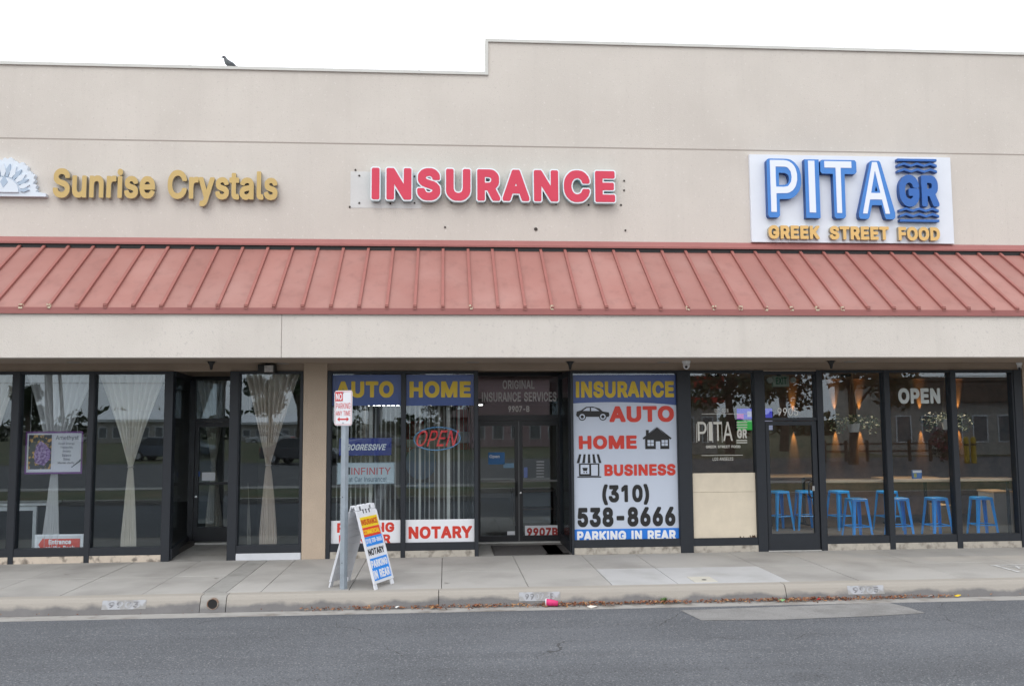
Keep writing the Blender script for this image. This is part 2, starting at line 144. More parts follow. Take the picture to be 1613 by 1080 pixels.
{'!':(196,'26,50 26,30 41,-5 51,-15 86,-30 111,-30 145,-15 155,-5 169,30 168,55 156,85 141,99 111,112 86,112 51,97 40,85;37,520 41,150 43,145 56,134 141,134 152,145 154,150 158,520 146,534 141,535 51,535'),'(':(274,'63,218 64,163 68,126 83,51 113,-34 150,-107 163,-121 168,-122 248,-122 262,-107 261,-82 214,28 187,123 178,208 187,298 193,326 216,413 262,528 261,553 248,565 168,565 163,564 152,553 106,453 76,338'),')':(274,'11,548 11,528 56,417 86,303 95,208 86,124 61,33 12,-82 11,-107 26,-122 106,-122 111,-121 121,-111 146,-64 171,-7 196,73 206,133 210,198 210,218 199,333 168,453 122,553 111,564 106,565 26,565 12,553'),'-':(453,'88,257 88,177 103,162 348,162 363,177 363,257 348,270 103,270'),'0':(453,'22,267 26,177 35,127 45,97 61,62 82,32 117,-2 135,-13 147,-19 177,-28 217,-33 272,-29 307,-19 337,-1 362,23 375,37 395,67 408,97 418,127 428,182 431,272 428,327 423,362 407,414 394,442 377,469 337,509 309,527 272,538 237,542 207,541 182,538 147,528 114,507 77,469 61,447 43,407 35,382 27,342;136,252 141,322 149,352 162,385 176,407 197,425 212,430 227,433 257,424 272,413 292,385 305,352 312,322 317,257 312,187 296,132 282,107 257,85 237,78 212,79 197,84 180,97 171,107 162,123 149,157 141,187'),'1':(453,'60,439 60,349 61,344 75,332 100,333 183,394 186,394 186,-11 200,-26 290,-25 302,-11 302,519 300,524 290,534 285,535 185,535 75,454'),'2':(453,'38,59 38,-11 53,-26 398,-26 403,-25 413,-15 415,-11 415,69 403,82 215,84 340,219 363,248 397,309 407,364 405,409 398,434 386,459 371,479 343,506 323,520 293,533 263,539 218,542 183,539 153,531 110,509 78,479 63,459 49,429 42,404 41,349 53,336 138,336 153,349 164,399 168,403 188,422 223,431 258,424 282,404 291,369 285,339 255,294'),'3':(453,'18,142 22,92 31,67 46,42 73,14 93,-2 148,-25 178,-31 228,-33 263,-31 293,-24 323,-13 339,-3 378,30 395,52 408,76 416,107 419,157 417,182 411,202 395,237 368,269 339,292 323,300 288,312 283,317 397,447 398,522 388,532 383,535 63,535 58,535 48,526 44,522 44,517 44,442 46,437 58,426 223,426 228,422 131,312 131,237 143,223 218,220 243,215 263,207 290,182 300,147 291,112 287,107 263,87 218,78 178,85 153,103 149,107 133,147 123,157 33,158 20,147'),'4':(453,'14,169 14,94 29,79 254,79 256,74 256,-11 269,-26 354,-26 366,-16 369,-11 369,74 374,79 424,79 436,89 439,94 439,174 424,189 374,189 369,194 369,329 359,341 354,344 269,344 259,334 256,329 256,194 254,189 159,189 159,194 164,203 335,494 337,519 325,534 234,535 223,524'),'5':(453,'34,142 34,117 37,92 47,67 59,45 84,17 104,0 129,-15 154,-25 184,-31 234,-33 264,-30 294,-23 333,-3 376,37 394,62 407,92 414,122 417,172 405,242 371,297 356,312 304,347 239,360 219,360 169,351 168,357 175,422 179,426 380,427 392,442 392,522 382,532 374,535 84,535 70,522 41,267 41,242 44,237 54,227 114,220 139,220 179,242 214,249 259,237 289,207 299,162 288,117 264,92 219,79 189,85 166,102 162,107 148,142 134,156 49,156'),'6':(453,'38,172 41,117 48,87 58,62 75,37 103,8 128,-10 153,-21 183,-30 213,-33 268,-30 298,-22 323,-12 348,6 378,37 394,62 405,87 413,117 415,147 413,197 406,227 396,252 379,277 353,303 333,318 303,331 281,337 241,342 348,497 348,522 338,532 333,535 243,535 238,534 228,524 103,341 68,282 54,252;154,157 165,202 188,226 228,235 263,226 286,202 298,157 286,112 263,88 228,78 188,89 163,117'),'7':(453,'36,519 36,439 51,426 276,426 278,424 72,14 71,-11 86,-26 176,-26 188,-16 201,7 415,434 417,439 417,519 415,524 401,535 51,535 38,524'),'8':(453,'26,147 28,97 36,72 50,47 67,27 96,1 126,-16 151,-25 181,-31 236,-33 271,-31 301,-25 331,-14 351,-2 386,27 402,47 417,72 424,97 427,147 413,207 381,249 363,267 382,292 398,317 406,347 408,392 399,442 386,464 361,493 339,512 296,533 266,540 216,542 186,540 156,533 136,525 111,511 81,483 66,465 53,442 46,409 44,372 47,342 54,317 70,292 90,267 71,249 39,207;145,137 154,172 181,196 226,207 271,196 298,172 307,137 298,107 273,87 226,77 179,87 154,107;163,377 171,405 189,422 226,432 261,424 269,417 284,402 290,377 282,347 273,337 261,326 226,318 191,326 179,337 170,347'),'9':(453,'38,364 40,309 46,284 59,254 73,233 103,203 123,189 144,179 178,171 208,169 208,164 205,159 105,14 104,-11 118,-26 213,-26 227,-11 343,158 378,215 399,259 415,334 415,359 413,389 406,419 398,438 375,474 348,502 324,519 304,529 268,539 238,542 183,539 158,532 128,518 106,504 77,474 59,449 47,424 40,394;154,354 164,394 187,419 228,430 263,421 288,394 298,349 289,309 283,302 263,282 228,272 188,283 163,309'),'A':(480,'-10,9 -10,-11 5,-26 95,-26 100,-24 111,-11 155,115 320,116 324,114 328,104 369,-11 380,-24 385,-26 475,-26 489,-11 489,9 485,23 305,514 300,524 290,534 190,535 177,524;195,229 235,344 240,352 284,229 280,225 275,225 200,225'),'B':(457,'34,519 34,-11 37,-16 49,-26 259,-26 294,-24 335,-16 354,-9 384,8 411,34 428,59 442,99 444,124 442,169 433,204 425,219 378,269 413,309 424,364 422,409 414,438 400,464 364,502 344,515 314,527 284,533 249,535 49,535 36,524;151,89 151,199 154,205 234,205 264,199 294,191 317,169 327,129 314,104 298,94 269,86 234,83 154,83;151,319 151,419 154,426 229,426 259,423 284,414 294,407 300,399 308,379 299,344 274,322 224,311 154,311 151,314'),'C':(510,'14,267 15,212 19,182 33,127 56,82 89,40 124,9 159,-13 204,-28 234,-32 279,-33 349,-21 414,12 473,77 499,147 499,172 484,186 394,185 382,172 363,127 344,107 304,86 264,80 249,82 224,88 199,100 179,116 165,132 154,151 139,187 132,227 130,252 132,282 139,322 154,357 174,386 198,407 224,420 249,427 264,429 278,427 304,423 339,405 363,382 382,337 394,323 484,322 496,332 499,337 498,362 473,432 414,497 349,530 279,542 254,542 209,537 159,521 139,510 114,492 89,469 64,439 34,384 19,327'),'D':(503,'34,519 34,-11 37,-16 49,-26 259,-25 289,-21 319,-13 362,4 385,19 429,61 449,88 469,129 483,184 488,264 482,329 470,379 459,404 438,439 400,479 369,502 344,515 298,529 234,535 49,535 36,524;151,89 151,424 154,426 214,426 249,423 279,415 304,404 334,380 350,354 364,319 371,284 371,229 364,194 355,164 339,138 324,120 304,106 274,93 244,86 204,83 154,83'),'E':(419,'34,519 34,-11 37,-16 49,-26 389,-25 401,-11 401,69 389,82 152,84 151,199 154,203 369,204 381,219 381,294 379,301 369,311 364,312 154,312 151,319 151,419 154,426 384,426 398,439 398,519 396,524 384,535 49,535 36,524'),'F':(410,'34,519 34,-11 49,-26 134,-26 139,-25 151,-11 152,194 354,195 359,195 372,209 372,289 359,304 154,304 151,309 151,424 154,426 379,426 384,428 395,439 395,519 393,524 379,535 49,535 36,524'),'G':(521,'14,267 15,212 25,157 34,125 56,82 73,57 114,16 150,-8 184,-22 204,-28 229,-32 279,-33 328,-28 354,-21 386,-8 419,12 455,47 476,77 492,112 501,147 504,187 504,267 489,282 274,282 269,281 260,272 257,267 257,187 269,174 385,172 373,142 358,117 333,97 304,85 274,80 249,82 224,88 199,100 179,117 165,132 151,157 139,187 132,227 130,252 132,282 139,322 151,352 165,377 178,392 197,407 219,418 249,427 264,429 304,422 339,403 363,377 382,337 394,324 484,323 489,325 499,335 500,362 472,432 419,492 354,529 274,542 229,540 174,528 134,508 114,494 73,452 59,432 40,397 30,372 19,327'),'H':(517,'34,519 34,-11 37,-16 49,-26 134,-26 139,-25 151,-11 151,199 154,206 364,206 366,204 366,-11 379,-26 469,-26 474,-22 483,-11 483,519 481,524 469,535 379,535 368,524 366,519 366,319 364,316 359,315 154,315 151,319 151,519 149,524 139,534 134,535 49,535 36,524'),'I':(190,'36,519 36,-11 51,-26 141,-26 154,-11 154,519 142,534 136,535 51,535 38,524'),'K':(467,'34,519 34,-11 37,-16 49,-26 134,-26 139,-25 149,-15 151,-11 151,154 194,200 344,-10 359,-26 459,-26 464,-24 475,-11 474,14 281,284 281,289 472,494 474,519 472,524 459,535 354,535 349,533 154,322 151,329 151,519 149,524 139,534 134,535 49,535 36,524'),'L':(393,'34,519 34,-11 37,-16 49,-26 374,-26 387,-11 387,69 374,83 152,84 151,519 139,534 134,535 49,535 36,524'),'M':(629,'34,519 34,-11 44,-23 49,-26 134,-26 148,-11 149,267 260,-11 274,-26 354,-26 365,-16 474,258 477,254 478,244 478,-11 489,-24 494,-26 579,-26 591,-16 594,-11 594,519 584,532 579,535 464,535 452,524 314,166 176,524 164,535 49,535 36,524'),'N':(524,'34,519 34,-11 37,-16 49,-26 134,-26 139,-25 151,-11 151,304 154,313 364,-16 374,-26 474,-26 479,-23 489,-11 489,519 487,524 474,535 389,535 384,533 374,522 373,204 369,195 164,519 150,534 49,535 36,524'),'O':(534,'14,267 15,212 19,182 33,127 56,82 89,40 124,9 159,-13 204,-28 254,-33 304,-32 349,-22 379,-11 399,1 444,39 460,57 478,82 489,101 499,125 514,182 518,212 518,297 507,357 489,407 460,452 419,493 399,508 374,521 354,529 323,537 279,542 254,542 209,537 159,521 139,510 114,492 89,469 64,439 34,384 19,327;130,252 132,282 139,322 151,352 166,377 179,393 199,409 230,422 264,429 284,427 309,421 334,409 354,393 368,377 382,352 394,322 402,282 401,222 394,187 379,150 364,127 336,102 309,88 284,81 249,81 224,88 199,100 179,116 166,132 151,157 139,187'),'P':(445,'34,519 34,-11 49,-26 134,-26 139,-25 151,-11 152,159 284,162 319,170 349,184 371,199 404,235 416,254 426,279 432,304 435,334 433,389 415,444 399,467 369,496 344,513 319,524 284,532 244,535 49,535 36,524;151,274 151,419 154,426 244,425 269,420 284,413 307,389 316,349 308,309 284,283 269,274 224,268 154,268'),'R':(449,'34,519 34,-11 37,-16 49,-26 134,-26 139,-25 148,-16 151,-11 151,169 154,172 224,172 229,170 234,162 324,-7 339,-25 439,-26 444,-23 454,-11 453,14 355,194 357,199 389,224 409,248 427,284 432,309 435,344 433,394 425,424 416,444 401,469 369,499 344,515 314,526 284,532 244,535 49,535 36,524;151,289 151,419 154,426 253,424 284,415 309,389 316,354 310,319 308,314 284,292 254,283 224,281 154,281 151,284'),'S':(447,'12,150 12,125 17,95 25,70 40,45 73,10 92,-4 117,-17 147,-27 177,-33 237,-35 272,-33 309,-25 337,-14 363,0 392,26 411,50 425,75 432,100 434,150 421,210 370,265 327,288 277,305 222,319 182,334 147,359 143,370 153,400 177,420 182,423 232,431 267,423 287,413 296,405 306,390 311,365 322,354 327,352 412,352 427,365 427,390 424,415 417,437 400,465 377,490 352,510 327,524 302,534 272,540 217,542 182,540 157,535 122,522 97,507 77,492 49,460 38,440 28,410 26,360 30,330 42,299 71,265 102,242 132,228 166,215 282,180 307,162 315,140 305,110 277,88 272,85 222,77 177,86 149,105 143,115 130,150 117,162 27,163'),'T':(449,'6,519 6,439 21,426 161,426 167,424 167,-11 181,-26 271,-25 283,-11 283,424 286,426 431,427 443,439 443,519 441,524 431,534 426,535 21,535 8,524'),'U':(518,'34,521 34,161 37,131 45,96 60,66 74,46 109,11 134,-6 174,-24 209,-32 269,-34 314,-31 356,-19 374,-11 404,7 439,41 458,66 472,96 480,131 483,166 483,521 469,535 464,535 384,535 379,534 367,521 367,191 354,135 352,126 339,109 319,94 299,85 274,79 259,78 244,79 219,85 184,104 166,126 152,166 150,191 150,521 139,533 134,535 49,535'),'V':(480,'-10,519 -10,499 -7,489 178,-11 190,-25 195,-26 290,-26 301,-16 306,-6 485,485 489,499 487,524 475,535 385,535 371,524 250,175 240,153 108,524 95,535 5,535 -8,524'),'X':(475,'-8,9 -8,-11 7,-26 102,-26 107,-23 122,-6 202,108 237,161 352,-7 367,-24 372,-26 467,-26 479,-16 482,-11 481,14 311,264 470,494 472,519 462,532 457,535 360,534 347,520 237,361 132,519 117,535 17,535 5,524 3,519 5,494 162,266 165,259 -7,14'),'Y':(472,'-10,519 -8,494 177,194 177,-11 190,-26 280,-26 294,-11 294,194 479,494 481,519 479,524 465,535 370,535 365,532 345,506 245,340 235,327 120,517 105,534 5,535 -8,524'),'a':(390,'4,120 6,75 14,47 24,30 34,20 81,-20 149,-35 169,-35 225,-25 249,-11 264,-26 351,-25 361,-15 363,-10 363,260 361,290 355,315 346,335 300,385 249,405 184,410 124,401 72,375 54,360 16,305 15,280 29,265 89,248 114,249 125,260 139,280 159,294 194,302 229,294 242,280 246,260 224,253 114,237 64,218 18,175;122,105 127,120 149,134 189,142 250,150 236,105 214,84 169,73 144,78 126,90'),'b':(425,'27,521 28,-14 42,-26 122,-26 127,-24 142,-8 162,-22 217,-34 242,-34 282,-29 302,-22 327,-9 352,11 378,41 397,74 408,111 414,141 416,176 414,236 407,271 396,306 377,336 339,376 318,391 282,405 242,410 197,409 157,398 142,386 140,391 140,521 127,535 42,535;141,191 151,251 181,291 192,297 212,302 232,302 247,298 262,287 291,246 300,191 290,131 262,91 250,81 222,74 207,75 197,79 177,89 169,96 151,126'),'c':(396,'8,196 12,136 19,101 31,71 48,43 78,11 103,-9 133,-23 163,-31 198,-34 218,-34 273,-27 280,-24 320,-4 365,41 389,91 388,116 378,126 318,142 293,143 279,131 265,101 253,89 228,77 198,75 178,80 167,86 133,131 124,186 134,246 163,286 176,296 198,302 213,302 228,300 253,288 264,276 280,246 293,236 313,236 373,251 388,266 387,291 365,336 319,381 273,403 218,410 163,408 133,400 103,385 78,365 48,333 29,301 18,271 11,236'),'d':(425,'8,201 10,141 17,106 28,74 47,41 63,21 98,-10 123,-22 148,-30 183,-34 208,-34 263,-22 283,-8 298,-24 303,-26 383,-26 388,-23 397,-14 398,-9 398,521 394,526 383,535 303,535 298,535 288,525 285,521 285,391 283,385 268,397 243,406 228,409 183,410 153,408 123,399 98,386 86,376 64,356 47,336 28,303 17,271 10,241;124,191 133,246 167,291 178,298 203,303 218,302 248,288 263,271 274,251 284,191 273,126 263,106 248,89 223,78 203,74 173,82 153,97 138,121 134,131'),'e':(404,'8,196 12,136 19,101 31,71 48,43 77,11 103,-9 133,-23 168,-31 223,-34 293,-22 348,13 358,23 391,81 391,101 389,106 378,117 318,131 293,131 261,91 243,80 213,75 163,87 147,101 134,121 129,136 127,141 133,143 383,143 397,156 396,241 382,296 348,349 333,366 278,400 218,410 163,408 128,398 97,381 78,366 58,345 46,331 31,306 18,271 11,241;133,251 138,261 163,289 178,298 203,303 218,302 243,292 268,262 273,251 268,247 138,247'),'g':(425,'8,203 10,143 18,105 29,78 45,53 78,17 123,-10 153,-19 208,-21 263,-10 284,3 282,-22 273,-44 253,-59 223,-69 213,-70 168,-63 143,-46 113,-15 88,-15 38,-43 25,-57 25,-82 55,-122 68,-135 123,-166 198,-177 218,-177 303,-162 328,-149 358,-124 373,-107 388,-80 396,-52 398,-22 398,388 397,393 388,402 383,405 303,405 298,403 283,386 263,399 208,410 183,410 153,408 128,400 102,388 73,364 58,348 43,329 28,303 17,273 11,243;124,193 134,248 163,288 178,298 193,302 213,302 233,297 246,288 275,248 284,193 274,133 245,98 233,92 218,87 203,86 178,91 163,99 134,138'),'h':(410,'27,519 27,-11 30,-16 42,-26 127,-26 140,-11 140,214 150,264 152,270 177,292 217,301 242,293 252,285 260,274 267,249 270,224 270,-11 282,-25 287,-26 367,-26 372,-24 383,-11 383,249 378,299 367,334 353,354 327,381 307,395 282,404 262,409 192,408 162,400 142,389 140,394 140,519 138,524 127,535 42,535 29,524'),'i':(167,'27,9 27,-11 40,-26 125,-26 140,-11 140,389 138,394 125,405 40,405 29,394 27,389;15,494 16,469 30,440 40,430 75,417 95,417 130,432 140,444 152,474 152,494 140,524 125,538 95,550 70,549 40,537 28,524'),'k':(381,'27,519 27,-11 30,-16 42,-26 127,-26 137,-16 140,-11 140,124 147,133 152,135 267,-11 282,-26 382,-26 387,-24 398,-11 397,14 239,214 384,364 386,369 384,394 372,405 272,405 142,273 140,279 140,519 138,524 127,535 42,535 29,524'),'l':(190,'27,522 27,72 29,47 38,22 47,9 58,-3 77,-17 102,-26 127,-28 172,-27 192,-23 207,-8 206,17 196,67 182,80 157,80 147,82 144,87 140,112 140,522 127,534 122,535 42,535'),'n':(410,'27,389 27,-11 30,-16 42,-26 127,-26 140,-11 140,214 150,264 152,270 177,292 217,301 242,293 252,285 260,274 267,249 270,224 270,-11 282,-25 287,-26 367,-26 372,-24 383,-11 383,249 381,284 376,309 367,334 353,354 327,381 309,394 284,404 262,409 217,410 187,408 162,400 142,389 122,405 42,405 29,394'),'o':(416,'8,196 11,141 18,106 31,71 46,46 78,11 103,-9 133,-23 163,-31 198,-34 253,-31 283,-23 313,-9 338,11 369,46 388,80 396,101 405,141 407,196 405,236 394,281 375,321 368,332 347,356 313,385 283,400 253,408 213,410 163,408 133,400 114,391 78,365 48,333 29,301 18,271 11,236;124,186 134,246 163,286 178,297 208,303 238,296 252,286 281,246 291,186 282,131 253,91 238,80 218,75 198,75 178,80 163,90 133,131'),'p':(425,'27,391 27,-154 42,-169 127,-169 140,-154 140,-14 142,-8 162,-22 217,-34 272,-32 302,-22 327,-9 352,11 378,41 397,74 407,106 413,136 416,181 413,241 397,303 381,331 360,356 339,376 327,386 302,398 272,408 217,410 177,405 157,398 142,386 127,403 122,405 42,405;141,191 151,251 181,291 192,297 212,302 232,302 247,298 262,287 291,246 300,191 290,131 262,91 250,81 222,74 207,75 197,79 177,89 169,96 151,126'),'r':(260,'27,389 27,-11 42,-26 127,-26 140,-11 140,224 151,269 172,289 212,298 252,296 257,297 267,307 269,314 269,394 257,409 202,411 177,408 157,402 137,392 127,403 122,405 42,405 29,394'),'s':(365,'10,106 10,81 36,26 50,12 100,-23 170,-34 195,-34 270,-20 292,-9 310,5 339,36 348,51 354,71 357,96 357,121 354,141 346,166 330,186 300,213 272,226 185,248 166,256 145,266 138,281 145,292 160,300 175,305 190,306 200,305 220,296 245,261 255,251 280,251 335,264 349,276 350,301 325,351 304,371 265,398 200,410 175,410 105,396 56,361 40,346 29,326 23,306 21,266 24,236 35,211 55,186 80,166 116,151 208,126 230,116 236,106 237,96 230,87 215,79 195,73 170,73 155,77 137,86 126,101 119,121 105,133 80,132 25,120'),'t':(228,'-20,390 -20,315 -5,301 35,301 39,295 39,85 42,55 54,25 69,5 80,-5 100,-19 120,-25 155,-30 180,-30 205,-29 225,-24 239,-10 239,15 228,65 215,80 190,80 170,77 160,80 152,110 152,295 155,301 215,301 226,310 230,315 230,390 215,405 155,405 152,410 152,480 151,485 140,496 55,497 40,485 39,480 39,410 35,405 -5,405'),'u':(410,'27,389 28,99 37,62 45,44 58,24 82,-1 102,-15 122,-24 147,-29 192,-31 222,-28 247,-21 267,-10 272,-11 287,-26 367,-26 372,-24 383,-11 383,389 381,394 367,405 287,405 282,404 272,394 270,389 270,164 262,129 256,109 237,89 197,78 187,79 167,87 159,94 149,109 142,129 140,154 140,389 138,394 127,405 42,405 29,394'),'y':(390,'-9,389 -9,369 -6,359 133,-1 126,-22 106,-55 91,-62 51,-60 37,-71 21,-126 21,-151 36,-165 56,-169 101,-171 151,-162 191,-132 202,-121 230,-71 394,359 397,369 397,389 386,403 381,405 296,405 291,404 281,394 196,162 191,167 108,394 96,405 6,405 -7,394'),},
